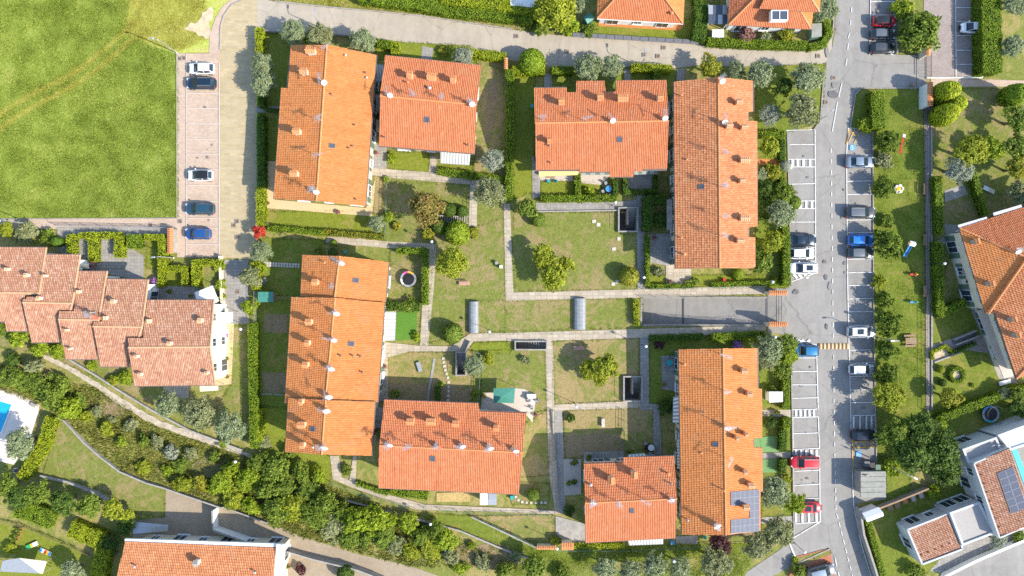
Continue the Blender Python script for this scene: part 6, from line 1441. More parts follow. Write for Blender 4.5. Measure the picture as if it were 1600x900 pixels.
O, OD, L_, LD, LB, LY, LA, LG = 'olive', 'olive_dry', 'leaf', 'leaf_dark', 'leaf_bright', 'leaf_yellow', 'leaf_autumn', 'leaf_grey'
PL_ = [
 ('olive', O, 409, 100, 18, 'olive tree beside the brick lane, upper of two touching crowns'), ('olive', O, 411, 130, 20, 'olive tree beside the brick lane, lower of two touching crowns'),
 ('olive', O, 459, 52, 20, 'olive tree at the lane, above the chimney end of the terrace house'), ('olive', OD, 498, 55, 20, 'dull olive tree at the lane beside the lamp head'), ('olive', O, 566, 64, 21, 'olive tree above the orange roof ridge corner'),
 ('bush_m', LY, 483, 62, 9, 'yellow bush between two lane olives'), ('bush_m', LA, 692, 79, 9, 'russet bush by the grey path at the lane'), ('olive', LG, 724, 88, 16, 'grey olive tree beside the thick lane hedge'),
 ('olive', O, 919, 105, 22, 'western of the twin olive trees above the notched house'), ('olive', O, 955, 104, 20, 'eastern of the twin olive trees above the notched house'),
 ('tree_m', LA, 1110, 104, 18, 'russet green tree at the lane above the long house'), ('olive', O, 1150, 110, 15, 'small olive tree near the ridge end of the long house'), ('olive', O, 1186, 117, 22, 'olive tree at the corner of the long house'),
 ('ball', 'hedge', 831, 97, 20, 'flattened clipped shrub behind the lane sign'),
 ('tree_m', LD, 1224, 136, 15, 'dark green tree between three olives'), ('olive', O, 1261, 122, 25, 'big olive tree at the mouth of the top lane'), ('olive', OD, 1253, 172, 27, 'big olive tree above the first street bays'), ('olive', LG, 1203, 182, 17, 'pale olive tree against the long house'),
 ('olive', O, 1288, 12, 21, 'olive tree behind the corner house roof edge'), ('bush_m', 'flower_pink', 1166, 54, 14, 'pink flowering shrub above the lane'), ('bush_m', LA, 1230, 52, 14, 'russet shrub below the corner house'), ('bush_m', O, 1195, 60, 11, 'grey shrub below the corner house'),
 ('tree_l', LY, 868, 15, 34, 'big yellowing tree above the top lane'), ('bush_m', L_, 844, 45, 13, 'round green shrub at the lane edge'), ('bush_m', LB, 888, 40, 18, 'bright shrub mass at the lane edge'), ('tree_s', O, 905, 10, 13, 'grey tree beside the big yellowing tree'), ('bush_m', L_, 922, 47, 13, 'shrub before the slate fence'),
 ('bush_l', L_, 1434, 50, 34, 'big broad tree above the car park gate'), ('bush_l', LB, 1412, 15, 18, 'bright tree by the red hatchback'), ('olive', O, 1582, 73, 19, 'olive tree beside the massive car park hedge'), ('olive', O, 1584, 4, 20, 'olive tree at the top corner of the photo'),
 ('cone', 'hedge_yellow', 1476, 145, 17, 'clipped cone shrub nearest the letterbox wall'), ('cone', 'hedge_yellow', 1489, 165, 15, 'clipped cone shrub standing out on the lawn'), ('cone', 'hedge_yellow', 1474, 180, 17, 'lowest clipped cone shrub by the brick path'), ('cone', 'hedge', 1583, 149, 17, 'clipped cone shrub at the photo edge'), ('tree_m', L_, 1592, 186, 22, 'dense green tree at the photo edge'),
 ('bush_m', LB, 1351, 195, 14, 'bright shrub in the street corner bed'), ('bush_l', L_, 1384, 222, 20, 'green tree at the playground seesaw'), ('bush_m', OD, 1381, 250, 17, 'dull shrub beside the grey blue saloon'), ('bush_l', L_, 1380, 293, 20, 'green tree beside empty bays'), ('bush_l', L_, 1387, 382, 27, 'big tree beside the bright blue car'), ('bush_m', L_, 1384, 345, 14, 'shrub above the big playground tree'),
 ('bush_m', LY, 1374, 440, 14, 'yellowing shrub at the playground kerb'), ('bush_l', L_, 1379, 468, 18, 'tree shading the bays beside the picnic lawn'), ('bush_l', L_, 1388, 505, 24, 'tree shading the silver car with sunroof'), ('bush_l', L_, 1384, 548, 22, 'tree beside the picnic table'), ('bush_l', L_, 1386, 586, 22, 'tree beside the small silver car'), ('tree_l', LY, 1389, 620, 25, 'yellowing tree at the bottom of the playground'),
 ('tree_m', LY, 1203, 231, 17, 'yellow tree beside the street gardens'), ('ball', LG, 1226, 260, 9, 'blue grey round conifer at the zebra hatching'), ('bush_m', LA, 1210, 268, 14, 'russet shrub below the red garden path'), ('bush_m', O, 1190, 272, 12, 'grey shrub against the long house'), ('bush_l', L_, 1221, 302, 20, 'big green shrub by the second zebra hatching'), ('bush_l', LD, 1196, 295, 16, 'dark shrub against the long house wall'), ('ball', L_, 1240, 317, 11, 'round dark shrub overhanging the bays'), ('olive', O, 1220, 334, 22, 'olive tree leaning over the street bays'), ('bush_l', L_, 1195, 332, 18, 'spiky green shrub beside the long house'), ('tree_m', LY, 1208, 378, 18, 'loose yellow tree behind the tall hedge'), ('bush_l', L_, 1188, 408, 22, 'big grey green shrub at the house corner'), ('ball', LB, 1153, 428, 9, 'round clipped shrub below the long house'), ('ball', LB, 1190, 385, 12, 'round clipped shrub behind the yellow tree'), ('bush_s', LA, 1208, 438, 7, 'small russet shrub in the low hedge'),
 ('olive', LG, 1497, 263, 23, 'silvery olive tree over the concrete slab'), ('tree_l', LY, 1518, 236, 26, 'yellow green tree on the villa lawn'), ('tree_m', LB, 1552, 232, 18, 'light green tree beside the yellow green one'), ('tree_m', L_, 1588, 228, 20, 'green tree at the photo edge below the lawn'), ('tree_m', LA, 1590, 262, 20, 'russet bare tree at the photo edge'), ('tree_m', OD, 1592, 300, 18, 'dull tree above the villa roof'),
 ('ball', LY, 1470, 577, 6, 'small yellow ball shrub on the villa lawn'), ('ball', LD, 1473, 598, 6, 'small dark ball shrub on the villa lawn'), ('tree_m', LA, 1484, 621, 17, 'small russet fruit tree on the villa lawn'), ('bush_s', LB, 1520, 602, 4, 'tiny shrub below the round flower bed'), ('olive', O, 1570, 614, 10, 'small grey tree at the end of the long slanting hedge'), ('tree_m', L_, 1590, 618, 14, 'green tree at the photo edge by the trampoline'), ('tree_m', LD, 1590, 638, 15, 'dark tree at the photo edge by the trampoline'), ('bush_m', LB, 1465, 665, 16, 'bright shrub at the end of the brick path'),
 ('tree_l', LD, 1430, 705, 33, 'huge dark tree beside the hut, western crown'), ('tree_l', LD, 1466, 700, 32, 'huge dark tree beside the modern house, middle crown'), ('tree_l', LD, 1478, 735, 26, 'dark tree overhanging the modern house wall'), ('tree_l', LD, 1440, 668, 28, 'dark tree at the foot of the playground path'), ('tree_l', L_, 1398, 678, 26, 'green tree over the black hatchback'), ('bush_m', LB, 1390, 730, 16, 'bright weeds beside the hut'), ('bush_m', LB, 1460, 768, 12, 'bright creeper above the planter boxes'),
 ('bush_m', L_, 1430, 892, 14, 'shrub on the modern house lawn'), ('olive', LG, 1560, 845, 14, 'olive tree below the modern house'), ('bush_m', L_, 1590, 838, 11, 'spiky shrub at the modern house wall'),
 ('olive', O, 1201, 545, 22, 'olive tree at the top of the panelled house'), ('tree_m', L_, 1228, 535, 18, 'green tree overhanging the blue car'), ('tree_m', LB, 1232, 556, 15, 'bright tree below the blue car'), ('tree_m', L_, 1222, 578, 15, 'green tree above the white shed'), ('olive', OD, 1200, 562, 17, 'grey green tree against the panelled house'), ('olive', O, 1210, 768, 25, 'olive tree beside the solar panels'), ('tree_m', LB, 1240, 787, 18, 'bright green tree over the red bonnet car'), ('olive', OD, 1216, 830, 24, 'olive tree below the last street bays'), ('bush_m', L_, 1205, 610, 9, 'shrub behind the white shed'), ('bush_m', LD, 1205, 660, 10, 'dark shrub below the pale path with pots'), ('bush_m', LY, 1228, 750, 9, 'yellow shrub above the lower olive'),
 ('bush_m', 'leaf_purple', 1030, 537, 9, 'purple shrub at the top of the shaded lawn'), ('bush_m', 'flower_violet', 1152, 538, 8, 'violet shrub at the end of the panelled house'), ('bush_l', LD, 1040, 636, 13, 'white flowering oleander beside the panelled house'),
 ('tree_l', 'leaf_myrtle', 666, 326, 27, 'big crape myrtle with pink tips on the dry corner', ), ('ball', LD, 702, 328, 11, 'dark round shrub above the pergola steps, western'), ('ball', LD, 722, 330, 9, 'dark round shrub above the pergola steps, eastern'), ('ball', LD, 687, 354, 12, 'dark round shrub below the pergola steps'), ('ball', LB, 715, 364, 19, 'largest bright ball shrub below the pergola steps'), ('bush_m', LA, 740, 364, 9, 'russet shrub beside the largest ball shrub'), ('bush_m', LA, 668, 366, 12, 'pale pinkish bush at the path corner'), ('bush_s', LA, 620, 354, 8, 'dry bush beside the red tipped hedge'),
 ('olive', O, 588, 349, 13, 'small olive tree on the mown lawn'), ('bush_m', LB, 606, 339, 10, 'yellow green bush on the dry strip'), ('bush_s', LB, 603, 280, 6, 'little bush at the corner of the slab path'), ('bush_m', LB, 612, 246, 9, 'bright bush below the square house'), ('olive', LG, 768, 251, 18, 'grey olive tree beside the striped awning'), ('olive', OD, 765, 300, 24, 'sparse olive tree over the slab path'),
 ('tree_l', LY, 706, 410, 26, 'yellow green fruit tree beside the trampoline hedge'), ('tree_m', L_, 823, 325, 16, 'green tree below the long western hedge'), ('ball', L_, 841, 343, 11, 'round green shrub beside the green tree'),
 ('tree_m', LY, 848, 402, 20, 'yellow tree on the dry lawn, upper crown'), ('tree_m', LY, 866, 434, 22, 'yellow tree on the dry lawn, lower crown'), ('tree_s', LY, 884, 412, 15, 'yellow tree on the dry lawn, eastern crown'), ('ball', LA, 983, 432, 15, 'russet round shrub at the edge of the dry lawn'), ('tree_m', LY, 945, 572, 22, 'yellow persimmon tree, eastern crown'), ('tree_m', LY, 918, 578, 16, 'yellow persimmon tree, western crown'), ('tree_m', LY, 938, 590, 14, 'yellow persimmon tree, lower crown'),
 ('ball', L_, 707, 521, 16, 'round shrub beside the western glazed vault'), ('bush_m', L_, 640, 478, 12, 'green bush above the artificial turf'), ('bush_s', LB, 650, 525, 8, 'bush at the corner of the artificial turf'), ('olive', O, 741, 573, 17, 'grey olive tree beside the narrow stair well'), ('bush_m', LY, 763, 560, 10, 'yellow bush beside the grey olive tree'), ('bush_s', OD, 822, 563, 8, 'dry twiggy bush beside the teal awning garden'), ('bush_s', LB, 688, 600, 6, 'small bush between the back gardens'), ('bush_s', L_, 618, 615, 8, 'small bush in the shaded back garden'), ('bush_s', LB, 742, 615, 6, 'small bush at the teal awning fence'),
 ('ball', L_, 833, 773, 10, 'round lemon tree in the small southern garden'), ('bush_s', LD, 892, 653, 8, 'dark bush in the fenced garden'), ('bush_s', L_, 897, 723, 6, 'upper shrub on the white gravel'), ('bush_s', L_, 889, 755, 5, 'lower shrub on the white gravel'), ('bush_s', LD, 897, 753, 5, 'dark shrub on the white gravel'), ('bush_m', LY, 868, 845, 9, 'yellow shrub beside the tiled kiosk'), ('bush_s', LY, 933, 855, 7, 'yellow flowers below the short house'), ('bush_s', LY, 962, 855, 7, 'yellow flowers at the awning end'), ('bush_m', LD, 888, 797, 10, 'shaded shrub in the concrete yard'),
 ('tree_m', 'leaf_purple', 1125, 850, 19, 'purple plum tree below the panelled house'), ('olive', OD, 1183, 853, 22, 'olive tree at the end of the grass bank'), ('olive', O, 945, 888, 19, 'westernmost olive tree of the bottom row'), ('olive', O, 985, 892, 18, 'second olive tree of the bottom row'), ('olive', O, 1022, 884, 20, 'third olive tree of the bottom row'), ('olive', O, 1062, 886, 19, 'fourth olive tree of the bottom row'), ('olive', OD, 1118, 880, 25, 'biggest olive tree of the bottom row'), ('bush_m', LB, 1123, 896, 14, 'bright bush at the bottom edge between olives'), ('tree_m', L_, 835, 886, 20, 'green tree at the western end of the bottom olive row'), ('bush_m', L_, 880, 895, 14, 'green shrub at the bottom edge'),
 ('tree_s', 'leaf_red', 404, 363, 13, 'fiery red maple at the corner of the brick lane'), ('olive', O, 408, 392, 17, 'olive tree below the red maple'), ('bush_s', OD, 416, 352, 6, 'grey bush beside the red maple'), ('bush_s', LB, 411, 418, 8, 'bush at the stepping stones'), ('bush_s', LG, 412, 440, 7, 'grey bush below the stepping stones'), ('ball', L_, 521, 380, 6, 'round shrub at the top of the stepped house'), ('ball', LD, 520, 395, 7, 'dark shrub against the stepped house'), ('bush_s', L_, 497, 393, 7, 'shaded shrub behind the stepped house'),
 ('bush_m', LY, 10, 358, 13, 'yellow bush at the photo edge below the meadow'), ('bush_l', OD, 40, 364, 18, 'dull bush below the street lamp'), ('bush_m', L_, 77, 370, 14, 'green bush beside the small conifer'), ('cone', 'hedge_dark', 92, 378, 8, 'small dark conifer above the terrace roof'), ('bush_m', 'flower_violet', 243, 441, 9, 'violet bougainvillea at the terrace roof corner'), ('bush_s', 'flower_pink', 143, 411, 9, 'pink flowering bush beside the green parasol'), ('bush_m', LB, 342, 418, 10, 'upper bush of the shrubby corner'), ('bush_m', LB, 344, 445, 10, 'middle bush of the shrubby corner'), ('bush_s', LY, 346, 466, 8, 'lower bush of the shrubby corner'), ('tree_m', OD, 391, 433, 17, 'bushy tree overhanging the shaded drive'), ('bush_m', LB, 391, 480, 13, 'bright shrub beside the shaded drive'),
 ('olive', O, 263, 632, 21, 'olive tree below the end terrace, upper of three'), ('olive', OD, 311, 648, 26, 'olive tree below the end terrace, biggest of three'), ('olive', O, 358, 668, 24, 'olive tree below the end terrace, lowest of three'), ('olive', O, 30, 693, 25, 'olive tree shading the pool deck'),
 ('bush_m', LB, 196, 590, 12, 'bright bush below the end terrace roof'), ('bush_m', LB, 144, 572, 9, 'small bush below the middle terrace'), ('bush_m', LY, 178, 594, 9, 'yellow bush at the track'), ('bush_m', LB, 28, 528, 16, 'bush below the far terrace'), ('bush_m', LB, 62, 542, 16, 'bush below the second terrace'), ('bush_m', LB, 90, 548, 12, 'bush at the start of the chalky track'), ('bush_m', L_, 5, 512, 12, 'bush at the photo edge below the far terrace'),
 ('tree_m', L_, 60, 772, 20, 'dark leafy tree below the yellow green hedge'), ('tree_m', LD, 100, 785, 20, 'dark tree behind the fat clipped hedge'), ('tree_m', L_, 138, 790, 19, 'grey green tree beside the smooth lawn'), ('tree_m', LY, 176, 795, 18, 'yellow tree at the corner of the smooth lawn'), ('tree_m', LD, 30, 775, 20, 'dark tree near the photo edge'), ('tree_m', L_, 8, 760, 20, 'tree at the photo edge by the well'), ('tree_s', LY, 200, 805, 12, 'yellow shrub at the stairs of the parapet house'), ('bush_l', LD, 172, 850, 16, 'dark bush between hedge and parapet house'), ('tree_m', LD, 195, 825, 14, 'dark tree at the parapet house corner'), ('olive', O, 112, 893, 18, 'grey shrub beside the tent roof'), ('bush_m', LY, 15, 856, 10, 'yellow bush at the edge of the loungers lawn'), ('bush_s', 'leaf_purple', 470, 889, 10, 'red round shrub behind the white parapet'), ('ball', LD, 540, 896, 13, 'dark round shrub on the drive at the bottom edge'),
 ('bush_m', L_, 1248, 892, 13, 'shrub beside the dark car at the bottom'), ('bush_s', LB, 1242, 875, 7, 'small shrub at the brick parking corner'),
 ('bush_m', L_, 541, 735, 9, 'shrub between two pale paths'), ('bush_s', LB, 650, 770, 7, 'small bush by the straw bed'), ('bush_s', L_, 1085, 440, 8, 'shrub at the pale patio'), ('bush_s', 'leaf_purple', 1014, 700, 7, 'dark red shrub by the covered table'), ('bush_s', L_, 985, 709, 6, 'shrub beside the little striped awning'), ('bush_l', LD, 1032, 345, 14, 'dark bush inside the square hedge'), ('bush_s', OD, 1030, 425, 9, 'dry planting beside the narrow hedge'), ('bush_s', LB, 920, 298, 8, 'pale bush in the blue table garden'),
]
for e in PL_: plant(*e[:4], e[4] * (.86 if 1370 < e[2] < 1400 and 210 < e[3] < 600 else 1), *e[5:], hz=1.5 if e[0] == 'bush_l' and 1370 < e[2] < 1400 else 1.0)
# the bushy hillside, one by one from its western end
HS = [(8, 585, 18, L_), (20, 560, 14, LD), (30, 592, 20, L_), (52, 572, 18, OD), (62, 600, 24, L_), (84, 618, 24, L_), (98, 600, 18, L_), (108, 636, 22, LB), (124, 628, 13, L_), (134, 650, 14, LY), (152, 642, 11, OD), (166, 670, 12, LY), (175, 656, 9, OD), (190, 690, 10, LB), (205, 664, 12, OD), (226, 688, 12, L_), (226, 730, 15, LY), (246, 690, 12, OD), (262, 735, 13, LB), (268, 706, 14, LG), (283, 726, 13, L_), (286, 756, 18, LY), (298, 708, 13, OD), (315, 755, 14, LA), (335, 713, 14, L_), (345, 755, 22, LB), (362, 732, 18, LB), (366, 780, 22, LY), (388, 745, 20, LB), (392, 790, 22, LB), (402, 722, 16, L_), (416, 765, 24, L_), (428, 730, 26, L_), (432, 798, 22, L_), (446, 760, 22, L_), (455, 705, 14, L_), (458, 790, 23, LY), (470, 738, 20, L_), (482, 768, 22, L_), (498, 740, 17, LB), (492, 808, 22, L_), (510, 785, 24, L_), (520, 820, 24, OD), (532, 800, 20, L_), (545, 838, 20, L_), (560, 810, 24, LB), (572, 838, 18, L_), (585, 812, 26, LB), (600, 838, 20, L_), (612, 812, 16, LB), (620, 852, 18, OD), (636, 818, 18, LB), (642, 862, 18, LY), (656, 838, 18, L_), (672, 855, 20, LY), (678, 828, 20, L_), (694, 842, 22, LB), (704, 868, 14, OD), (720, 888, 15, LB), (738, 852, 8, LB), (755, 880, 14, OD), (786, 890, 18, L_), (805, 870, 12, OD), (412, 690, 13, OD), (350, 690, 10, LB)]
ordw = lambda n: '%d%s' % (n, 'th' if 10 <= n % 100 <= 20 else {1: 'st', 2: 'nd', 3: 'rd'}.get(n % 10, 'th'))
COLW = {L_: 'green', LD: 'dark green', LB: 'bright green', LY: 'yellowing', LA: 'russet', OD: 'dull olive', LG: 'grey green'}
HS.sort()
for i, (x, y, r, c) in enumerate(HS):
    plant('bush_l' if r > 15 else 'bush_m', c, x, y, r * .88, '%s bush on the overgrown hillside, %s counted from the photo\'s western edge' % (COLW[c], ordw(i + 1)), 'hillside_bush', 'shrub', 'bushes on the overgrown hillside', sy=(.72, 1.0, 1.3)[i % 3], hz=(.8, 1.15, .95, 1.3)[i % 4])
# pink tips on the myrtle
# low weeds and coarse grass
blades('weeds', [(-20, 560), (60, 590), (110, 600), (150, 605), (250, 670), (380, 712), (400, 720), (520, 760), (640, 810), (740, 850), (820, 890), (640, 884), (470, 838), (347, 790), (259, 757), (190, 735), (135, 690), (100, 655), (60, 630), (-20, 600)], 17000, .45, 'coarse weeds covering the hillside', 'weedblade', width=.08)
blades('weeds', [(-20, 560), (60, 590), (150, 605), (250, 670), (400, 720), (520, 760), (740, 850), (820, 890), (640, 884), (347, 790), (190, 735), (100, 655), (-20, 600)], 7000, .25, 'dry straw between the hillside bushes', 'blade_dry', width=.07)
blades('weeds', [(420, 0), (760, 0), (830, 38), (720, 31), (600, 16), (480, 6)], 3500, .25, 'dry grass of the lane verge', 'blade_dry', width=.06)
blades('weeds', [(1370, 140), (1440, 140), (1444, 640), (1420, 700), (1372, 720)], 9000, .12, 'short grass of the playground', 'blade', width=.06)
blades('weeds', [(866, 856), (1190, 850), (1160, 900), (800, 900), (760, 850)], 5000, .2, 'grass of the southern bank', 'blade', width=.07)
# ------------------------------------------------------------------ cars
def car_paint(name, c, metal=0.25):
    t = NT(name, 0.28, 0.5); t.color(c); t.b.inputs['Metallic'].default_value = metal
    t.b.inputs['Coat Weight'].default_value = 0.6; t.b.inputs['Coat Roughness'].default_value = 0.06; return t.m
CP = {'white': car_paint('white_car_paint', (0.78, 0.78, 0.78), 0), 'silver': car_paint('silver_car_paint', (0.58, 0.6, 0.62), .4), 'navy': car_paint('navy_car_paint', (0.012, 0.03, 0.055)), 'teal': car_paint('teal_blue_car_paint', (0.025, 0.075, 0.12)), 'blue': car_paint('blue_car_paint', (0.02, 0.085, 0.27)), 'bright': car_paint('bright_blue_car_paint', (0.02, 0.19, 0.62)), 'sea': car_paint('sea_blue_car_paint', (0.02, 0.17, 0.36)), 'red': car_paint('red_car_paint', (0.55, 0.015, 0.025), 0), 'black': car_paint('black_car_paint', (0.02, 0.022, 0.026)), 'grey': car_paint('grey_car_paint', (0.13, 0.145, 0.16)), 'steel': car_paint('steel_blue_car_paint', (0.24, 0.30, 0.37), .4), 'dgrey': car_paint('dark_grey_car_paint', (0.07, 0.075, 0.085))}
M['tail'] = plain('tail_light', (0.5, 0.02, 0.02), .3, var=0); M['lamp'] = plain('head_light', (0.6, 0.62, 0.64), .15, .6, var=0); M['rubber'] = plain('rubber', (0.025, 0.025, 0.025), .85, var=0); M['carglass'] = plain('car_glass', (0.02, 0.035, 0.045), .06, .7, var=0); M['trim'] = plain('car_trim', (0.03, 0.03, 0.032), .5, var=0)
def car_meshes(kind):
    """front towards +x; unit metres"""
    L, Wd, H, belt, hood, tail = {'hatch': (4.1, 1.78, 1.48, .92, .88, 1.0), 'suv': (4.55, 1.88, 1.66, 1.04, 1.02, 1.14), 'saloon': (4.5, 1.8, 1.44, .90, .86, .96), 'small': (3.7, 1.68, 1.5, .92, .9, 1.0), 'wagon': (4.65, 1.84, 1.5, .93, .9, 1.0)}[kind]
    a, w = L / 2, Wd / 2
    xs = [-a, -a + .07, -a + .24, -a + .62, -.6, .2, a - 1.2, a - .68, a - .3, a - .1, a]
    ws = [.56, .76, .90, .975, 1.0, 1.0, .98, .93, .82, .66, .44]
    tp = [tail - .3, tail - .12, tail - .03, tail, belt + .02, belt, hood + .02, hood - .03, hood - .12, hood - .24, hood - .38]
    bt = [.42, .32, .26, .22, .2, .2, .2, .22, .26, .32, .42]
    m = MB(); n = 9; b = []
    for x, s, t, z in zip(xs, ws, tp, bt):
        hw = w * s; cr = .03
        b += [(x, -hw * .86, z), (x, -hw, z + .18), (x, -hw * 1.0, t - .22), (x, -hw * .955, t - .06), (x, -hw * .80, t), (x, 0, t + cr), (x, hw * .80, t), (x, hw * .955, t - .06), (x, hw, t - .22), (x, hw, z + .18), (x, hw * .86, z)]
    k = 11; fs = []
    for i in range(len(xs) - 1):
        for j in range(k - 1): fs.append((i * k + j, (i + 1) * k + j, (i + 1) * k + j + 1, i * k + j + 1))
        fs.append((i * k + k - 1, (i + 1) * k + k - 1, (i + 1) * k, i * k))
    fs += [tuple(range(k)), tuple(reversed(range((len(xs) - 1) * k, len(xs) * k)))]
    m.add(b, fs); body = m.mesh('body')
    x0, x1 = {'hatch': (-a + .12, a - 1.12), 'suv': (-a + .1, a - 1.2), 'saloon': (-a + .62, a - 1.28), 'small': (-a + .1, a - .95), 'wagon': (-a + .12, a - 1.3)}[kind]
    r0, r1 = {'hatch': (x0 + .5, x1 - .72), 'suv': (x0 + .42, x1 - .72), 'saloon': (x0 + .75, x1 - .8), 'small': (x0 + .38, x1 - .68), 'wagon': (x0 + .45, x1 - .8)}[kind]
    bw, rw = w * .9, w * .68; zb, zt = belt - .02, H - .05
    c = MB(); V = [(x0, -bw * .88, zb + .03), (x1, -bw * .86, zb - .03), (x1, bw * .86, zb - .03), (x0, bw * .88, zb + .03), (r0, -rw * .94, zt - .02), (r1, -rw * .97, zt), (r1, rw * .97, zt), (r0, rw * .94, zt - .02), ((x0 + x1) / 2, -bw, zb), ((x0 + x1) / 2, bw, zb), ((r0 + r1) / 2 + .05, -rw, zt + .03), ((r0 + r1) / 2 + .05, rw, zt + .03)]
    c.add(V, [(0, 8, 10, 4), (8, 1, 5, 10), (1, 2, 6, 5), (2, 9, 11, 6), (9, 3, 7, 11), (3, 0, 4, 7)]); cab = c.mesh('cabin')
    rf = MB(); e = .012; nx = 7; rs = []
    for i in range(nx):
        t = i / (nx - 1); x = r0 - .04 + (r1 - r0 + .08) * t; hw = rw * (.94 + .06 * math.sin(math.pi * t)) + .01; z = zt + .035 * math.sin(math.pi * t) - .02 * (1 - t)
        rs += [(x, -hw, z), (x, -hw * .8, z + .025), (x, 0, z + .045), (x, hw * .8, z + .025), (x, hw, z)]
    rf.add(rs, [(i * 5 + j, (i + 1) * 5 + j, (i + 1) * 5 + j + 1, i * 5 + j + 1) for i in range(nx - 1) for j in range(4)]); roof = rf.mesh('roof')
    def pane(q, s=.9, out=.012):
        q = [Vector(v) for v in q]; ctr = sum(q, Vector()) / 4; nr = (q[1] - q[0]).cross(q[3] - q[0]).normalized(); p = MB(); p.add([ctr + (v - ctr) * s + nr * out for v in q], [(0, 1, 2, 3)]); return p.mesh('window')
    g = {'windscreen': pane([V[1], V[2], V[6], V[5]], .93), 'rear_window': pane([V[3], V[0], V[4], V[7]], .86), 'window': [pane([V[0], V[8], V[10], V[4]], .86), pane([V[8], V[1], V[5], V[10]], .86), pane([V[2], V[9], V[11], V[6]], .86), pane([V[9], V[3], V[7], V[11]], .86)]}
    wh = MB(); wh.tube([(0, -.11, 0), (0, -.1, 0), (0, .1, 0), (0, .11, 0)], [.28, .33, .33, .28], 16); tyre = wh.mesh('wheel'); ri = MB(); ri.tube([(0, -.118, 0), (0, .118, 0)], .2, 10); rim = ri.mesh('rim')
    hl = MB(); hl.box((0, 0, 0), (.34, .34, .12), 0); hl = hl.mesh('headlight'); tl = MB(); tl.box((0, 0, 0), (.14, .34, .2)); tl = tl.mesh('tail_light')
    mi = MB(); mi.box((0, 0, 0), (.16, .2, .14), taper=.8); mi = mi.mesh('mirror')
    for me, mt in ((body, 'trim'), (cab, 'trim'), (roof, 'trim'), (tyre, 'rubber'), (rim, 'metal'), (hl, 'lamp'), (tl, 'tail'), (mi, 'trim'), (g['windscreen'], 'carglass'), (g['rear_window'], 'carglass')) + tuple((x, 'carglass') for x in g['window']): me.materials.append(M[mt])
    for me in (body, roof, tyre): me.polygons.foreach_set('use_smooth', [True] * len(me.polygons))
    return dict(L=L, a=a, w=w, H=H, hood=hood, tail=tail, belt=belt, x1=x1, r0=r0, r1=r1, rw=rw, zt=zt, body=body, cab=cab, roof=roof, g=g, tyre=tyre, rim=rim, hl=hl, tl=tl, mi=mi)
CM = {k: car_meshes(k) for k in ('hatch', 'suv', 'saloon', 'small', 'wagon')}
def car(kind, col, px, py, deg, label, roof=None, extra=None, s=1.0):
    c = CM[kind]; p = P(px, py, .8); p.z = .1
    o = thing('parked_car', label, 'car', p, math.radians(deg), 'parked cars'); o.scale = (s, s, s)
    b = link('body', c['body'], o); set_mat(b, CP[col]); q = link('cabin', c['cab'], o); set_mat(q, CP[col]); r = link('roof', c['roof'], o); set_mat(r, CP[roof or col])
    link('windscreen', c['g']['windscreen'], o); link('rear_window', c['g']['rear_window'], o)
    for m in c['g']['window']: link('window', m, o)
    for x in (-c['a'] + .8, c['a'] - .82):
        for y in (-1, 1):
            t = link('wheel', c['tyre'], o); t.location = (x, y * (c['w'] - .1), .33); link('rim', c['rim'], t)
    for y in (-1, 1):
        t = link('headlight', c['hl'], o); t.location = (c['a'] - .34, y * c['w'] * .64, c['hood'] - .2); t.rotation_euler = (0, 0, -y * .45)
        t = link('tail_light', c['tl'], o); t.location = (-c['a'] + .14, y * c['w'] * .66, c['tail'] - .22); t.rotation_euler = (0, 0, y * .3)
        t = link('mirror', c['mi'], o); t.location = (c['x1'] - .28, y * (c['w'] + .05), c['belt'] + .06); set_mat(t, CP[col])
    m = CM[kind].get('cowl')
    if m is None:
        k = MB(); k.box((c['x1'] + .06, 0, c['belt'] + .035), (.16, c['w'] * 1.5, .03)); m = c['cowl'] = k.mesh('cowl'); m.materials.append(M['trim'])
        k = MB(); k.box((c['a'] - .1, 0, .62), (.14, c['w'] * .8, .16)); c['grille'] = k.mesh('grille'); c['grille'].materials.append(M['trim'])
    link('cowl', m, o); link('grille', c['grille'], o)
    if extra == 'sunroof':
        m = MB(); m.box(((c['r0'] + c['r1']) / 2 + .1, 0, c['zt'] + .085), (.95, .8, .02)); m.build('sunroof', M['carglass'], o)
    if extra == 'rails':
        for y in (-1, 1):
            m = MB(); m.bar((c['r0'], y * (c['rw'] - .04), c['zt'] + .09), (c['r1'], y * (c['rw'] - .04), c['zt'] + .09), .04); m.build('roof_rail', M['metal'], o)
    return o
car('hatch', 'white', 315, 107, 180, 'white hatchback in the top bay beside the meadow')
car('wagon', 'navy', 314, 130, 180, 'dark navy estate car next to the white hatchback', None, 'rails')
car('hatch', 'white', 313, 274, 180, 'white car with black roof, alone in the meadow bays', 'black')
car('wagon', 'teal', 312, 326, 180, 'dark teal car between the blue hatchback and black roofed car', 'teal')
car('hatch', 'blue', 309, 365, 180, 'royal blue hatchback in the lowest meadow bay')
car('small', 'red', 1382, 33, 0, 'red hatchback with black roof at the top of the street', 'black')
car('hatch', 'dgrey', 1380, 53, 0, 'dark grey hatchback between the red one and a black car', 'grey', None, .95)
car('hatch', 'black', 1379, 75, 0, 'black hatchback at the end of the top bays', 'dgrey', None, .95)
car('small', 'white', 1519, 43, 180, 'small white car alone in the paved car park')
car('saloon', 'steel', 1344, 253, 0, 'steel blue saloon beside the blue wheelchair sign')
car('wagon', 'dgrey', 1345, 332, 0, 'dark grey estate alone in the middle bays', 'grey', 'rails')
car('hatch', 'bright', 1345, 375, 0, 'bright blue hatchback beside the big playground tree')
car('hatch', 'dgrey', 1345, 395, 0, 'dark grey hatchback next to the bright blue one', 'grey')
car('saloon', 'navy', 1253, 375, 0, 'dark blue saloon by the tall hedge', None)
car('hatch', 'white', 1253, 396, 0, 'white hatchback between the dark saloon and white off roader')
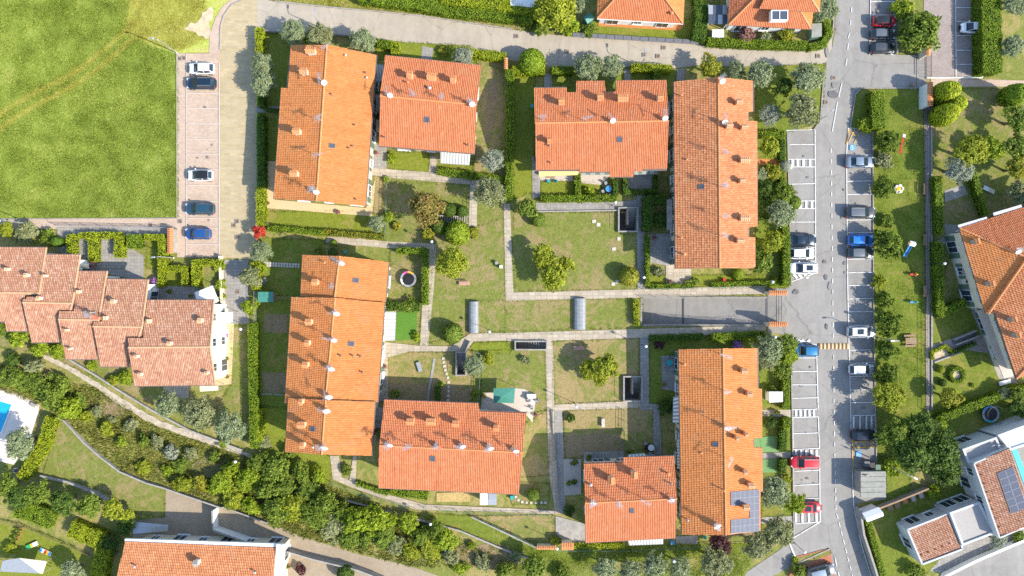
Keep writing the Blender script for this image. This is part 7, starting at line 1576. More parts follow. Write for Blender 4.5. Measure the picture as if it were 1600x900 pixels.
car('suv', 'white', 1255, 419, 180, 'white off roader with sunroof beside the slanting line', None, 'sunroof')
car('suv', 'silver', 1346, 518, 0, 'silver white off roader with dark sunroof beside the playground', 'white', 'sunroof')
car('hatch', 'silver', 1346, 577, 0, 'silver hatchback with white roof beside the playground', 'white')
car('hatch', 'sea', 1259, 548, 180, 'sea blue car under the tree by the speed bump')
car('hatch', 'black', 1351, 680, 0, 'black hatchback in the shade above the hut', 'dgrey')
car('suv', 'red', 1257, 722, 180, 'red off roader with pale roof bars below the zebra hatching', None, 'rails')
car('hatch', 'red', 1265, 793, 0, 'red car half hidden by the bright green tree', None, 'sunroof', .95)
car('suv', 'grey', 1283, 893, 14, 'dark grey car on red bricks, cut by the bottom edge', 'steel')

# ------------------------------------------------------------------ street furniture
def street_lamp(px, py, h, label, deg, arm=.9):
    r = thing('street_lamp', label, 'street lamp', P(px, py), math.radians(deg), 'street lamps')
    m = MB(); m.lathe((0, 0, 0), [(.14, 0), (.14, .3), (.08, .34), (.075, h * .6), (.05, h - .1)], 8); m.build('pole', M['metal'], r)
    m = MB(); m.tube([(0, 0, h - .15), (.25, 0, h + .02), (arm, 0, h + .08)], [.05, .045, .04], 6); m.build('arm', M['metal'], r)
    m = MB(); m.box((arm + .2, 0, h + .08), (.62, .26, .1), taper=.8); m.box((arm + .2, 0, h + .01), (.4, .18, .05)); m.build('lamp_head', M['metal'], r); return r
def garden_lamp(px, py, label, h=3.6):
    r = thing('garden_lamp', label, 'lamp post', P(px, py), 0, 'globe lamps along the garden paths')
    m = MB(); m.lathe((0, 0, 0), [(.09, 0), (.09, .2), (.045, .25), (.035, h)], 8); m.build('pole', M['steel_dark'], r)
    m = MB(); m.lathe((0, 0, h), [(.06, 0), (.17, .06), (.22, .18), (.19, .33), (.08, .4)], 10); m.build('globe', M['canvas'], r, True); return r
for a in ((277, 83, 5.6, 'tall street lamp leaning over the meadow corner', 165), (48, 350, 5.2, 'street lamp above the dull bush below the meadow', 180), (272, 403, 4.2, 'street lamp at the end of the brick pillar wall', 185), (1385, 726, 6.0, 'tall street lamp beside the hut', 335), (1372, 528, 6.0, 'street lamp hidden among the playground trees', 180), (1272, 192, 4.6, 'street lamp at the olives by the street bend', 45), (505, 45, 4.5, 'street lamp between two lane olives', 90), (1000, 104, 4.2, 'street lamp in the lane hedge east of the twin olives', 90)): street_lamp(*a)
for a in ((1002, 538, 'globe lamp at the western edge of the shaded lawn'), (897, 629, 'globe lamp at the corner of the yellow tree lawn'), (956, 321, 'globe lamp beside the upper stair well'), (999, 434, 'globe lamp next to the russet round shrub'), (766, 516, 'globe lamp between the two glazed vaults'), (679, 380, 'globe lamp at the path corner by the pinkish bush'), (868, 843, 'globe lamp at the tiled kiosk'), (1044, 862, 'globe lamp on the bank below the blue bin'), (677, 806, 'globe lamp on the curving grass bank'), (1197, 524, 'globe lamp at the southern gate pillar'), (1193, 441, 'globe lamp in the low eastern hedge'), (1452, 413, 'globe lamp on the brick path by the villa'), (1241, 848, 'globe lamp below the last street bays'), (391, 512, 'globe lamp at the top of the bumpy hedge'), (383, 712, 'globe lamp at the hillside track end')): garden_lamp(*a)

def bench(px, py, rz, label, mat='wood_pink', w=1.7):
    r = thing('park_bench', label, 'bench', P(px, py), rz, 'benches')
    for k in range(3):
        m = MB(); m.box((0, -.18 + .17 * k, .5), (w, .14, .05)); m.build('seat_slat', M[mat], r)
    for x in (-w / 2 + .2, w / 2 - .2):
        m = MB(); m.box((x, 0, .3), (.08, .44, .38)); m.build('leg', M['concrete'], r)
    for k in range(2):
        m = MB(); m.box((0, .3 + .03 * k, .68 + .16 * k), (w, .04, .12)); m.build('back_slat', M[mat], r)
bench(726, 443, 0.03, 'pink wooden bench on the courtyard lawn'); bench(904, 544, 0.02, 'pink wooden bench under the yellow persimmon tree')
bench(1442, 296, math.pi / 2, 'wooden bench on the brick path beside the roundabout', 'wood'); bench(1442, 375, math.pi / 2, 'wooden bench on the brick path beside the slide', 'wood'); bench(1442, 455, math.pi / 2, 'wooden bench on the brick path, lowest of three', 'wood')
r = thing('picnic_table', 'grey wooden picnic table on the playground lawn', 'picnic table', P(1419, 532), .05)
for k in range(4):
    m = MB(); m.box((0, -.36 + .24 * k, .78), (1.7, .21, .05)); m.build('table_plank', M['wood'], r)
for y in (-.8, .8):
    m = MB(); m.box((0, y, .46), (1.7, .28, .05)); m.build('seat_plank', M['wood'], r)
for x in (-.6, .6):
    m = MB(); m.bar((x, -.8, .1), (x, -.2, .76), .08); m.bar((x, .8, .1), (x, .2, .76), .08); m.bar((x, -.9, .42), (x, .9, .42), .08); m.build('leg', M['wood'], r)

def trampoline(px, py, rad, label, pads, mesh):
    r = thing('trampoline', label, 'trampoline', P(px, py, .8)); r.location.z = 0; n = 16
    m = MB(); m.lathe((0, 0, .78), [(rad * .74, 0), (rad * .74, .02)], 20); m.build('jumping_mat', M['black'], r)
    for k in range(n):
        a0, a1 = 2 * math.pi * k / n, 2 * math.pi * (k + .97) / n; m = MB(); m.prism([(q * math.cos(a), q * math.sin(a)) for q, a in ((rad * .76, a0), (rad, a0), (rad, a1), (rad * .76, a1))], .78, .84); m.build('edge_pad', M[pads[(k * len(pads)) // n]], r)
    m = MB()
    for k in range(6):
        a = 2 * math.pi * k / 6; p = (rad * 1.02 * math.cos(a), rad * 1.02 * math.sin(a)); m.tube([(p[0], p[1], 0), (p[0], p[1], 2.1)], .03, 6)
    ring = [(rad * 1.02 * math.cos(2 * math.pi * k / 24), rad * 1.02 * math.sin(2 * math.pi * k / 24), 2.1) for k in range(25)]
    m.tube(ring, .025, 5, cap=False); m.build('safety_frame', M[mesh], r)
trampoline(638, 436, 1.25, 'round trampoline with pink and yellow pads in the hedged garden', ['cushion', 'yellow', 'pinkp', 'cushion', 'awn_white', 'cushion', 'cushion', 'awn_grey'], 'steel_dark')
trampoline(1548, 647, 1.35, 'round trampoline with blue pads beside the modern house', ['cushion', 'blue', 'cushion', 'teal', 'cushion'], 'steel_dark')
# playground
r = thing('playground_roundabout', 'pale round playground roundabout with yellow centre', 'roundabout', P(1405, 295, .5)); r.location.z = 0; r.scale = (.8, .8, .8)
m = MB(); m.lathe((0, 0, .25), [(.8, 0), (.9, .1), (.9, .18)], 18); m.build('platform', M['plaster'], r); m = MB(); m.lathe((0, 0, .44), [(.45, 0), (.45, .12), (.1, .2)], 14); m.build('hub', M['yellow'], r)
for k in range(5):
    a = 2 * math.pi * k / 5; m = MB(); m.box((.72 * math.cos(a), .72 * math.sin(a), .6), (.26, .5, .35), a); m.build('seat', M['canvas'], r)
r = thing('slide', 'blue and white playground slide with wooden tower', 'slide', P(1416, 382), -.25); r.scale = (.75, .75, .8)
m = MB()
for x in (-.5, .5):
    for y in (-.4, .4): m.bar((x, y, 0), (x, y, 2.1), .1)
m.build('tower_frame', M['wood'], r); m = MB(); m.box((0, 0, 1.4), (1.0, .8, .1)); m.build('platform', M['wood'], r)
m = MB(); m.add([(-.6, -.5, 2.1), (.6, -.5, 2.1), (.6, 0, 2.5), (-.6, 0, 2.5), (.6, .5, 2.1), (-.6, .5, 2.1)], [(0, 1, 2, 3), (3, 2, 4, 5)]); m.build('roof_panel', M['canvas'], r)
m = MB(); m.add([(-.3, -.4, 1.45), (.3, -.4, 1.45), (.3, -2.6, .3), (-.3, -2.6, .3)], [(3, 2, 1, 0)]); m.bar((-.32, -.4, 1.55), (-.32, -2.6, .4), .06, .2); m.bar((.32, -.4, 1.55), (.32, -2.6, .4), .06, .2); m.build('chute', M['blue'], r)
r = thing('seesaw', 'red and white seesaw on the playground', 'seesaw', P(1406, 226), 1.35)
m = MB(); m.box((0, 0, .55), (3.0, .22, .08)); m.build('plank', M['red'], r); m = MB(); m.box((0, 0, .28), (.5, .5, .5), taper=.5); m.build('pivot', M['wood'], r)
for x in (-1.3, 1.3):
    m = MB(); m.box((x, 0, .66), (.35, .4, .12)); m.bar((x * .78, -.25, .85), (x * .78, .25, .85), .05); m.bar((x * .78, 0, .6), (x * .78, 0, .85), .05); m.build('seat', M['canvas' if x > 0 else 'red'], r)
for x, y, c1, c2, lab in ((1423, 429, 'red', 'yellow', 'red and yellow spring rider on the playground'), (1423, 472, 'blue', 'green_plastic', 'blue and green spring rider on the playground')):
    r = thing('spring_rider', lab, 'spring rider', P(x, y)); m = MB(); m.tube([(.12 * math.cos(t), .12 * math.sin(t), .03 * t) for t in [k * .6 for k in range(22)]], .02, 5); m.build('spring', M['steel_dark'], r)
    m = MB(); m.prism([(-.5, -.12), (-.2, -.16), (.3, -.14), (.55, -.05), (.55, .05), (.3, .14), (-.2, .16), (-.5, .12)], .42, .7); m.build('rider_body', M[c1], r); m = MB(); m.prism([(.35, -.1), (.6, -.06), (.6, .06), (.35, .1)], .7, 1.0); m.bar((.3, -.3, .9), (.3, .3, .9), .05); m.build('rider_head', M[c2], r)
# barrel skylights over the garage
def vault(x0, y0, x1, y1, label):
    a, b = P(x0, y1, .5), P(x1, y0, .5); r = thing('glazed_vault', label, 'skylight', ((a.x + b.x) / 2, (a.y + b.y) / 2, 0)); W, L = (b.x - a.x), (b.y - a.y)
    for cx, sx, cy, sy in ((-W / 2, .12, 0, L), (W / 2, .12, 0, L), (0, W + .1, L / 2, .12), (0, W + .1, -L / 2, .12)):
        m = MB(); m.box((cx, cy, .25), (sx, sy, .5)); m.build('upstand', M['concrete'], r)
    n = 8; k = 6; hh = .42; mm = MB()
    for j in range(n):
        ya, yb = -L / 2 + L * j / n + .03, -L / 2 + L * (j + 1) / n - .03; m = MB(); vs = []
        for y in (ya, yb):
            for i in range(k + 1): t = math.pi * i / k; vs.append((-W / 2 * math.cos(t), y, .5 + hh * math.sin(t)))
        m.add(vs, [(i, i + 1, k + 2 + i, k + 1 + i) for i in range(k)]); m.build('pane', M['vault'], r)
        pts = [(-W / 2 * math.cos(math.pi * i / k), ya - .03, .51 + hh * math.sin(math.pi * i / k)) for i in range(k + 1)]; mm.tube(pts, .03, 5)
    mm.build('glazing_bars', M['metal'], r)
M['vault'] = plain('ribbed_polycarbonate', (0.24, 0.26, 0.275), .45, .3, var=.2, scale=2)
vault(733, 471, 747, 520, 'western glazed barrel vault over the garage'); vault(897.5, 466, 914.5, 515, 'eastern glazed barrel vault over the garage')
# speed bump
r = thing('speed_bump', 'brown and yellow striped speed bump across the street', 'speed bump', P(1300.5, 541), 0)
for k in range(16):
    m = MB(); x = -2.25 + .3 * k; m.add([(x, -.45, .13), (x + .29, -.45, .13), (x + .29, -.2, .2), (x, -.2, .2), (x, .2, .2), (x + .29, .2, .2), (x, .45, .13), (x + .29, .45, .13)], [(0, 1, 2, 3), (3, 2, 5, 4), (4, 5, 7, 6)]); m.build('rubber_strip', M['paint_pale'] if k % 2 else M['rubber_brown'], r)
# hut
r = thing('utility_hut', 'grey flat roofed utility hut beside the street', 'hut'); px = [(1345, 737), (1383, 736), (1385, 773), (1380, 776), (1352, 779), (1345, 773)]
m = MB(); m.prism(offset_poly([P(x, y, 2.7) for x, y in px], .3), 0, 2.5); m.build('wall_body', M['concrete'], r)
for k in range(5):
    y0, y1 = 737 + 8.2 * k, 737 + 8.2 * (k + 1) - .5; m = MB(); m.prism([P(1345, y0, 2.7)[:2], P(1384, y0 - .5, 2.7)[:2], P(1384.5, y1 - .5, 2.7)[:2], P(1345, y1, 2.7)[:2]], 2.5, 2.7 - .01 * (k % 2)); m.build('roof_panel', M['hutroof'], r)
m = MB(); a = P(1341, 745, 1.2); m.box((a.x + .4, a.y, 1.0), (.1, .9, 2.0)); m.build('door', M['steel_dark'], r)
r = thing('street_sign', 'small white sign on a pole at the lane hedge', 'sign', P(829, 104)); m = MB(); m.tube([(0, 0, 0), (0, 0, 2.4)], .035, 6); m.build('pole', M['metal'], r); m = MB(); m.box((0, 0, 2.5), (.5, .06, .5)); m.build('sign_plate', M['white'], r)
r = thing('street_sign', 'round mirror sign with its pole beside the hut', 'sign', P(1339, 735)); m = MB(); m.tube([(0, 0, 0), (0, 0, 2.6)], .035, 6); m.build('pole', M['metal'], r); m = MB(); m.tube([(0, -.03, 2.7), (0, .03, 2.7)], .4, 14); m.build('sign_plate', M['metal'], r)
# fences, walls
def fence(px, h, label, mat='fence_grey', rails=3, post=1.6, pickets=0, base=0.0):
    r = thing('fence', label, 'fence', (0, 0, 0), 0, 'thin garden fences'); pts = [P(x, y) for x, y in px]
    for a, b in zip(pts, pts[1:]):
        L = (b - a).length; n = max(1, int(L / post))
        for k in range(n + 1):
            p = a.lerp(b, k / n); m = MB(); m.bar((p.x, p.y, base), (p.x, p.y, h), .06); m.build('post', M[mat], r)
        m = MB()
        for k in range(rails):
            z = base + (h - base) * (k + 1) / (rails + .0) - .04; m.bar((a.x, a.y, z), (b.x, b.y, z), .035)
        if pickets:
            q = int(L / pickets)
            for k in range(q): p = a.lerp(b, (k + .5) / q); m.bar((p.x, p.y, base), (p.x, p.y, h - .03), .025)
        m.build('rails', M[mat], r)
for a in (([(277, 357), (90, 353)], 1.3, 'iron fence between the pink pavement and the terrace gardens', 'fence_grey', 2, 2.2, .22), ([(402, 455), (401, 635)], 1.5, 'grey fence of the kitchen gardens', 'fence_grey', 3, 2.0), ([(412, 614), (446, 616)], 1.1, 'fence across the foot of the kitchen garden', 'fence_grey'), ([(738, 549), (752, 552), (748, 632)], 1.2, 'green fence between two back gardens', 'fence_green'), ([(866, 641), (867, 716)], 1.1, 'fence along the grey slab path', 'fence_green', 3, 1.6), ([(974, 640), (974, 706)], 1.1, 'fence dividing the shaded garden', 'fence_green'), ([(738, 804), (800, 832), (838, 852)], 1.2, 'fence above the hillside wall', 'fence_green'), ([(606, 276), (604, 345), (602, 374)], 1.1, 'green fence beside the dry corner', 'fence_green'), ([(1005, 452), (1196, 447)], 1.0, 'railing along the ramp path', 'fence_grey', 2, 2.0), ([(1443, 138), (1444, 640)], 1.0, 'railing between the playground and the brick path', 'steel_dark', 2, 2.4), ([(1398, 0), (1398, 84)], 1.1, 'green fence behind the black hatchbacks', 'fence_green', 3, 2.0), ([(516, 752), (566, 770), (640, 792)], 1.0, 'railing along the curving southern path', 'fence_green', 2, 2.0), ([(662, 792), (740, 800), (864, 803)], 1.0, 'railing above the grass bank', 'fence_green', 2, 2.2), ([(735, 284), (733, 352)], 1.0, 'railing beside the pergola steps', 'fence_green', 2, 1.6), ([(870, 858), (985, 858), (1128, 850)], 1.0, 'green fence below the short house', 'fence_green', 2, 2.0), ([(-10, 810), (40, 820), (100, 846), (152, 868)], 1.0, 'wooden fence above the loungers lawn', 'wood', 3, 1.6), ([(0, 604), (62, 632)], 1.0, 'wooden fence at the pool deck edge', 'wood', 2, 1.8), ([(1362, 728), (1385, 738)], 1.0, 'short fence behind the hut', 'fence_green')): fence(*a)
for a in (([(90, 650), (104, 656), (135, 690), (160, 712), (190, 735), (232, 753), (260, 761), (300, 775), (347, 791)], .14, .7, 'concrete', 'pale retaining wall curving round the smooth lawn', 'wall', None, 0, 'concrete'),
          ([(110, 560), (150, 584), (200, 616), (240, 640), (300, 672), (380, 702)], .18, .6, 'concrete', 'grey wall along the chalky hillside track', 'wall', None, 0, 'concrete'),
          ([(66, 742), (110, 752), (150, 768), (182, 785)], .25, .6, 'concrete', 'low wall below the smooth lawn', 'wall', None, 0, 'concrete'),
          ([(540, 780), (600, 796), (660, 812), (720, 828), (790, 858), (850, 880)], .14, .5, 'concrete', 'stone edging wall on the grass bank', 'wall', None, 0, 'concrete'),
          ([(737, 806), (800, 836), (838, 854), (868, 856)], .14, .5, 'concrete', 'retaining wall of the triangular lawn', 'wall', None, 0, 'concrete'),
          ([(1336, 790), (1342, 830), (1356, 872), (1374, 930)], .22, 1.6, 'concrete', 'tall grey wall between the street and the modern house', 'wall', None, 0, 'concrete'),
          ([(1344, 800), (1400, 778), (1444, 760)], .16, 1.2, 'concrete', 'garden wall behind the planter boxes', 'wall', None, 0, 'wood'),
          ([(1454, 136), (1455, 640)], .16, .2, 'concrete', 'low wall beside the brick path', 'wall', None, 0, 'concrete'),
          ([(1458, 566), (1500, 550)], .2, .4, 'concrete', 'low wall of the sandy planting bed', 'wall'),
          ([(837, 331), (966, 329)], .2, .35, 'concrete', 'low wall under the notched house path', 'wall'),
          ([(735, 533), (728, 549)], .2, .8, 'concrete', 'slanting wall at the narrow stair well', 'wall'),
          ([(862, 640), (868, 716), (872, 800)], .15, .4, 'concrete', 'low wall between the two southern paths', 'wall'),
          ([(347, 400), (350, 470), (354, 490)], .3, .9, 'plaster', 'pale wall beside the shaded drive', 'wall', None, 0, 'plaster'),
          ([(347, 792), (352, 790), (420, 815)], .2, .8, 'concrete', 'wall along the cobbled drive', 'wall'),
          ([(340, 792), (341, 822), (420, 850)], .2, 1.9, 'plaster_white', 'white wall in the cobbled yard', 'wall', None, 0, 'concrete'),
          ([(440, 853), (490, 868), (560, 885), (600, 900)], .14, 1.4, 'concrete', 'grey wall along the lower side of the cobbled drive', 'wall', None, 0, 'concrete'),
          ([(1470, 897), (1520, 872), (1600, 838)], .3, 1.0, 'plaster_white', 'white wall along the lane of the modern house', 'wall', None, 0, 'white'),
          ([(1398, 86), (1396, 60)], .2, .8, 'concrete', 'stub wall at the top bays', 'wall'), ([(410, 50), (480, 52), (590, 60)], .2, .7, 'concrete', 'low garden wall along the top lane', 'wall'), ([(740, 90), (788, 95)], .2, .6, 'concrete', 'low wall under the thick lane hedge', 'wall')): wall_line('garden_wall', *a)
# slate fence panels along the lane
r = thing('slate_fence', 'fence of dark slanted panels before the hip roofed house', 'fence')
for k in range(15):
    t0, t1 = k / 15, (k + .93) / 15; a, b = P(895 + 198 * t0, 54 + 12 * t0, 1), P(895 + 198 * t1, 54 + 12 * t1, 1); m = MB(); d = Vector((.03, .5, 0)); m.add([(a.x, a.y - .25, .75), (b.x, b.y - .25, .75), (b.x, b.y + .3, 1.1), (a.x, a.y + .3, 1.1), (a.x, a.y - .25, .68), (b.x, b.y - .25, .68), (b.x, b.y + .3, 1.03), (a.x, a.y + .3, 1.03)], [(0, 1, 2, 3), (7, 6, 5, 4), (0, 4, 5, 1), (1, 5, 6, 2), (2, 6, 7, 3), (3, 7, 4, 0)]); m.build('panel', M['slate'], r)
m = MB(); m.bar(P(895, 56, 0) + Vector((0, 0, .35)), P(1093, 68, 0) + Vector((0, 0, .35)), .2, .7); m.build('wall_body', M['concrete'], r)
# ramp gate
r = thing('sliding_gate', 'open iron gate lying across the garage ramp mouth', 'gate'); a, b = P(1221, 462, 1.4), P(1221, 503, 1.4)
for z in (.25, 1.5):
    m = MB(); m.bar((a.x, a.y, z), (b.x, b.y, z), .06); m.build('rail', M['steel_dark'], r)
for k in range(18):
    m = MB(); y = a.y + (b.y - a.y) * (k + .5) / 18; m.bar((a.x, y, .2), (a.x, y, 1.5), .03); m.build('bar', M['steel_dark'], r)
r = thing('iron_gate', 'iron gate between the apron and the paved car park', 'gate'); a, b = P(1446, 88), P(1446, 124)
for z in (.2, 1.5):
    m = MB(); m.bar((a.x, a.y, z), (b.x, b.y, z), .06); m.build('rail', M['steel_dark'], r)
for k in range(16):
    m = MB(); y = a.y + (b.y - a.y) * (k + .5) / 16; m.bar((a.x, y, .15), (a.x, y, 1.5), .03); m.build('bar', M['steel_dark'], r)
# pergola steps
r = thing('pergola_stairs', 'slatted stair cover between the dark round shrubs', 'stairs')
for k in range(16):
    a = P(678 + 3.4 * k, 341 + .2 * k, .6); m = MB(); m.box((a.x, a.y, .55 - .0 * k), (.14, .95, .08)); m.build('slat', M['concrete'], r)
for dy in (-.5, .5):
    m = MB(); a, b = P(676, 341, .5), P(732, 344, .5); m.bar((a.x, a.y + dy, .45), (b.x, b.y + dy, .45), .1, .3); m.build('side_beam', M['concrete'], r)
# stepping stones
def stones(pts, size, label, name='stepping_stones'):
    r = thing(name, label, 'stepping stones')
    for i, (x, y) in enumerate(pts):
        m = MB(); p = P(x, y); m.box((p.x, p.y, .09), (size * random.uniform(.85, 1.1), size * random.uniform(.85, 1.1), .12), random.uniform(-.1, .1)); m.build('stone', M['stone'], r)
stones([(414 + 4.4 * k, 411 + 3.6 * j + .2 * k) for k in range(13) for j in range(2)], .33, 'double row of square stepping stones in the shaded lawn')
stones([(693, 560), (693.5, 566), (694.5, 572), (696, 578), (698, 584), (700, 590), (701, 597), (701, 604), (701, 611), (700.5, 618), (700, 625)], .38, 'curved line of stepping stones in the back garden')
stones([(806, 776), (810, 781), (816, 784), (823, 785), (830, 785), (838, 785), (846, 785), (852, 785)], .38, 'stepping stones round the lemon tree')
stones([(928, 346), (935, 351), (967, 373), (959, 389), (958, 444), (964, 440)], .55, 'pale slabs scattered on the dry lawn', 'lawn_slabs')
L, R_ = ribbon_pts([(679, 560), (676, 580), (671, 605), (668, 630)], .4); m = MB()
for i in range(3): m.add([(v.x, v.y, .12) for v in (R_[i], R_[i + 1], L[i + 1], L[i])], [(0, 1, 2, 3)])
tag(m.build('garden_path', M['concrete']), 'narrow concrete path through the back garden', None, None, 'structure')
# sheds, tents, awnings, furniture
def shed(px, z, label, wall, roofm, ridge=True, name='garden_shed'):
    r = thing(name, label, 'shed'); pts = [P(x, y, z) for x, y in px]; m = MB(); m.prism(offset_poly(pts, .12), 0, z - .03); m.build('wall_body', M[wall], r)
    a, b, c, d = pts; e, f = (a + d) / 2 + Vector((0, 0, .45 if ridge else .05)), (b + c) / 2 + Vector((0, 0, .45 if ridge else .05))
    m = MB(); m.add([a, b, f, e], [(3, 2, 1, 0) if ((b - a).cross(e - a)).z < 0 else (0, 1, 2, 3)]); m.build('roof_panel', M[roofm], r); m = MB(); m.add([d, c, f, e], [(0, 1, 2, 3) if ((c - d).cross(e - d)).z > 0 else (3, 2, 1, 0)]); m.build('roof_panel', M[roofm], r)
    m = MB(); m.add([a, d, e], [(0, 1, 2)]); m.add([b, c, f], [(0, 1, 2)]); m.build('gable_panel', M[wall], r); return r
shed([(1347, 802), (1373, 792), (1381, 806), (1355, 816)], 2.1, 'white gable roofed garden shed of the modern house', 'canvas', 'canvas')
shed([(1202, 612), (1223, 612), (1223, 628), (1202, 629)], 2.0, 'flat white garden shed beside the hedge at the street', 'canvas', 'canvas', False)
shed([(403, 456), (427, 456), (427, 472), (403, 472)], 1.9, 'teal roofed garden shed beside the shaded lawn', 'wood', 'green_sheet', False)
shed([(750, 771), (762, 771), (762, 789), (750, 789)], 2.2, 'pale metal shed against the long southern house, western half', 'metal', 'canvas', False); shed([(763, 771), (776, 771), (776, 789), (763, 789)], 2.2, 'pale metal shed against the long southern house, eastern half', 'metal', 'metal', False)
shed([(1269, 37), (1284, 36), (1284, 57), (1268, 59)], 2.1, 'grey green shed beside the curved hedge', 'fence_green', 'hutroof', False)
shed([(1113, 46), (1131, 46), (1131, 58), (1113, 58)], 1.6, 'small white box shed above the lane hedge', 'canvas', 'canvas', False)
shed([(910, 27), (920, 20), (929, 29), (918, 37)], 1.8, 'small green gabled shed beside the hip roofed house', 'fence_green', 'green_sheet')
r = thing('tent_roof', 'grey and cream tarpaulin roof beside the loungers', 'canopy')
for q, mt in (([(4, 876), (30, 872), (62, 896), (0, 893)], 'cushion'), ([(30, 872), (73, 877), (66, 897), (62, 896)], 'plaster')):
    m = MB(); v = [P(x, y, 2.4) for x, y in q]; m.add(v + [p - Vector((0, 0, .08)) for p in v], [(3, 2, 1, 0), (4, 5, 6, 7), (0, 1, 5, 4), (1, 2, 6, 5), (2, 3, 7, 6), (3, 0, 4, 7)]); m.build('canvas_panel', M[mt], r)
m = MB()
for x, y in ((6, 876), (72, 878), (65, 896), (3, 892)): p = P(x, y, 2.4); m.bar((p.x, p.y, 0), (p.x, p.y, 2.4), .08)
m.build('posts', M['metal'], r)
def canopy(px, z, label, mat, peak=.5, name='garden_canopy'):
    r = thing(name, label, 'canopy'); v = [P(x, y, z) for x, y in px]; c = sum(v, Vector()) / len(v) + Vector((0, 0, peak)); n = len(v)
    for i in range(n):
        m = MB(); a, b = v[i], v[(i + 1) % n]; m.add([a, b, c], [(0, 1, 2) if (b - a).cross(c - a).z > 0 else (2, 1, 0)]); m.build('canvas_panel', M[mat], r)
    for p in v:
        m = MB(); q = p.lerp(c, .06); m.bar((q.x, q.y, 0), (q.x, q.y, z), .06); m.build('pole', M['metal'], r)
    return r
canopy([(304, 457), (332, 446), (342, 470), (336, 474), (308, 472)], 2.5, 'white canvas canopy beside the end terrace roof', 'canvas', .3); canopy([(340, 488), (364, 488), (364, 505), (340, 504)], 2.3, 'square white canvas canopy over the cream terrace', 'canvas', .1)
canopy([(771, 607), (805, 606), (803, 630), (771, 629)], 2.4, 'teal corrugated awning over the pale patio', 'green_sheet', .15); canopy([(124, 412), (139, 412), (139, 420), (124, 420)], 2.2, 'pale green parasol beside the pink flowering bush', 'plaster', .4, 'parasol')
canopy([(312, 603), (341, 603), (341, 610), (312, 612)], 2.4, 'cream awning below the end terrace', 'plaster', .05); canopy([(224, 446), (238, 449), (236, 470), (226, 470)], 2.2, 'small green awning behind the end terrace', 'green_sheet', .05)
canopy([(205, 815), (263, 820), (262, 830), (208, 834)], 1.6, 'metal stair cover in the cobbled yard', 'metal', .05); canopy([(1515, 795), (1523, 792), (1525, 800), (1518, 802)], 1.8, 'little black sail beside the modern house', 'slate', .1)
canopy([(798, -8), (836, -6), (834, 12), (797, 8)], 2.2, 'glittering white sheet roof above the ragged hedge', 'canvas', .08)
def lounger(px, py, rz, cols, label):
    r = thing('sun_lounger', label, 'sun lounger', P(px, py), rz, 'sun loungers'); m = MB(); m.box((0, 0, .3), (1.9, .65, .06)); m.build('frame', M['canvas'], r)
    for k, c in enumerate(cols):
        w = 1.8 / len(cols); m = MB(); m.box((-.9 + w * (k + .5), 0, .36), (w - .01, .6, .05)); m.build('towel_stripe', M[c], r)
    for x in (-.8, .8):
        m = MB(); m.box((x, 0, .17), (.06, .6, .2)); m.build('leg', M['metal'], r)
lounger(52, 851, .42, ['green_plastic', 'green_plastic', 'yellow', 'canvas', 'canvas'], 'lounger with a green and white towel'); lounger(73, 861, -.42, ['blue', 'canvas', 'red', 'yellow', 'blue'], 'lounger with a many coloured towel'); lounger(1543, 297, -.45, ['canvas', 'plaster'], 'white lounger on the villa lawn'); lounger(1568, 597, .25, ['canvas', 'canvas'], 'white covered lounger below the villa terrace'); lounger(355, 524, 1.5, ['canvas', 'pinkp', 'canvas'], 'white table with pink cloth on the cream terrace')
def table_set(px, py, label, top, chair, n=4, rad=.5):
    r = thing('garden_table', label, 'table', P(px, py)); m = MB(); m.lathe((0, 0, .7), [(rad, 0), (rad, .05)], 12); m.build('table_top', M[top], r); m = MB(); m.tube([(0, 0, .1), (0, 0, .7)], .06, 6); m.build('leg', M['metal'], r)
    for k in range(n):
        a = 2 * math.pi * k / n + .4; c = thing('garden_chair', 'garden chair, %s of those at the %s' % (['first', 'second', 'third', 'fourth', 'fifth'][k], label), 'chair', r.location + Vector(((rad + .45) * math.cos(a), (rad + .45) * math.sin(a), 0)), a, 'garden chairs')
        m = MB(); m.box((0, 0, .45), (.45, .45, .05)); m.build('seat', M[chair], c); m = MB(); m.box((.22, 0, .7), (.05, .45, .45)); m.build('backrest', M[chair], c)
        for x in (-.18, .18):
            for y in (-.18, .18):
                m = MB(); m.bar((x, y, .1), (x, y, .43), .04); m.build('leg', M['metal'], c)
table_set(950, 296, 'blue round table beside the pale bush', 'blue', 'cushion'); table_set(862, 276, 'table with teal chairs under the yellow awning', 'wood', 'teal', 5); table_set(1045, 566, 'table with blue cloth west of the panelled house', 'teal', 'cushion'); table_set(1016, 698, 'pale table by the dark red shrub', 'canvas', 'cushion', 3); table_set(832, 628, 'round table on the pale patio', 'canvas', 'cushion', 3, .35)
def bin_(px, py, label, mat, s=.6, h=1.0, lid=None):
    r = thing('wheelie_bin', label, 'bin', P(px, py)); m = MB(); m.box((0, 0, h / 2), (s * .9, s * .9, h), taper=1.12); m.build('body', M[mat], r); m = MB(); m.box((0, 0, h + .03), (s * 1.06, s * 1.06, .06)); m.build('lid', M[lid or mat], r)
bin_(1049, 845, 'blue box bin below the short house', 'blue', .5, .9); bin_(783, 417, 'teal litter bin beside the courtyard path', 'teal', .45, .9, 'canvas'); bin_(776, 411, 'pale stone post beside the teal litter bin', 'concrete', .45, .6); bin_(541, 394, 'small teal bin above the stepped house', 'teal', .35, .6); bin_(831, 168, 'teal bin at the corner of the notched house', 'teal', .4, .9); bin_(800, 776, 'teal crate bin in the small southern garden', 'teal', .5, .5); bin_(1048, 402, 'grey compost bin at the long house', 'concrete', .8, 1.0); bin_(414, 291, 'small blue ride on toy bin on the cream terrace', 'blue', .4, .4)
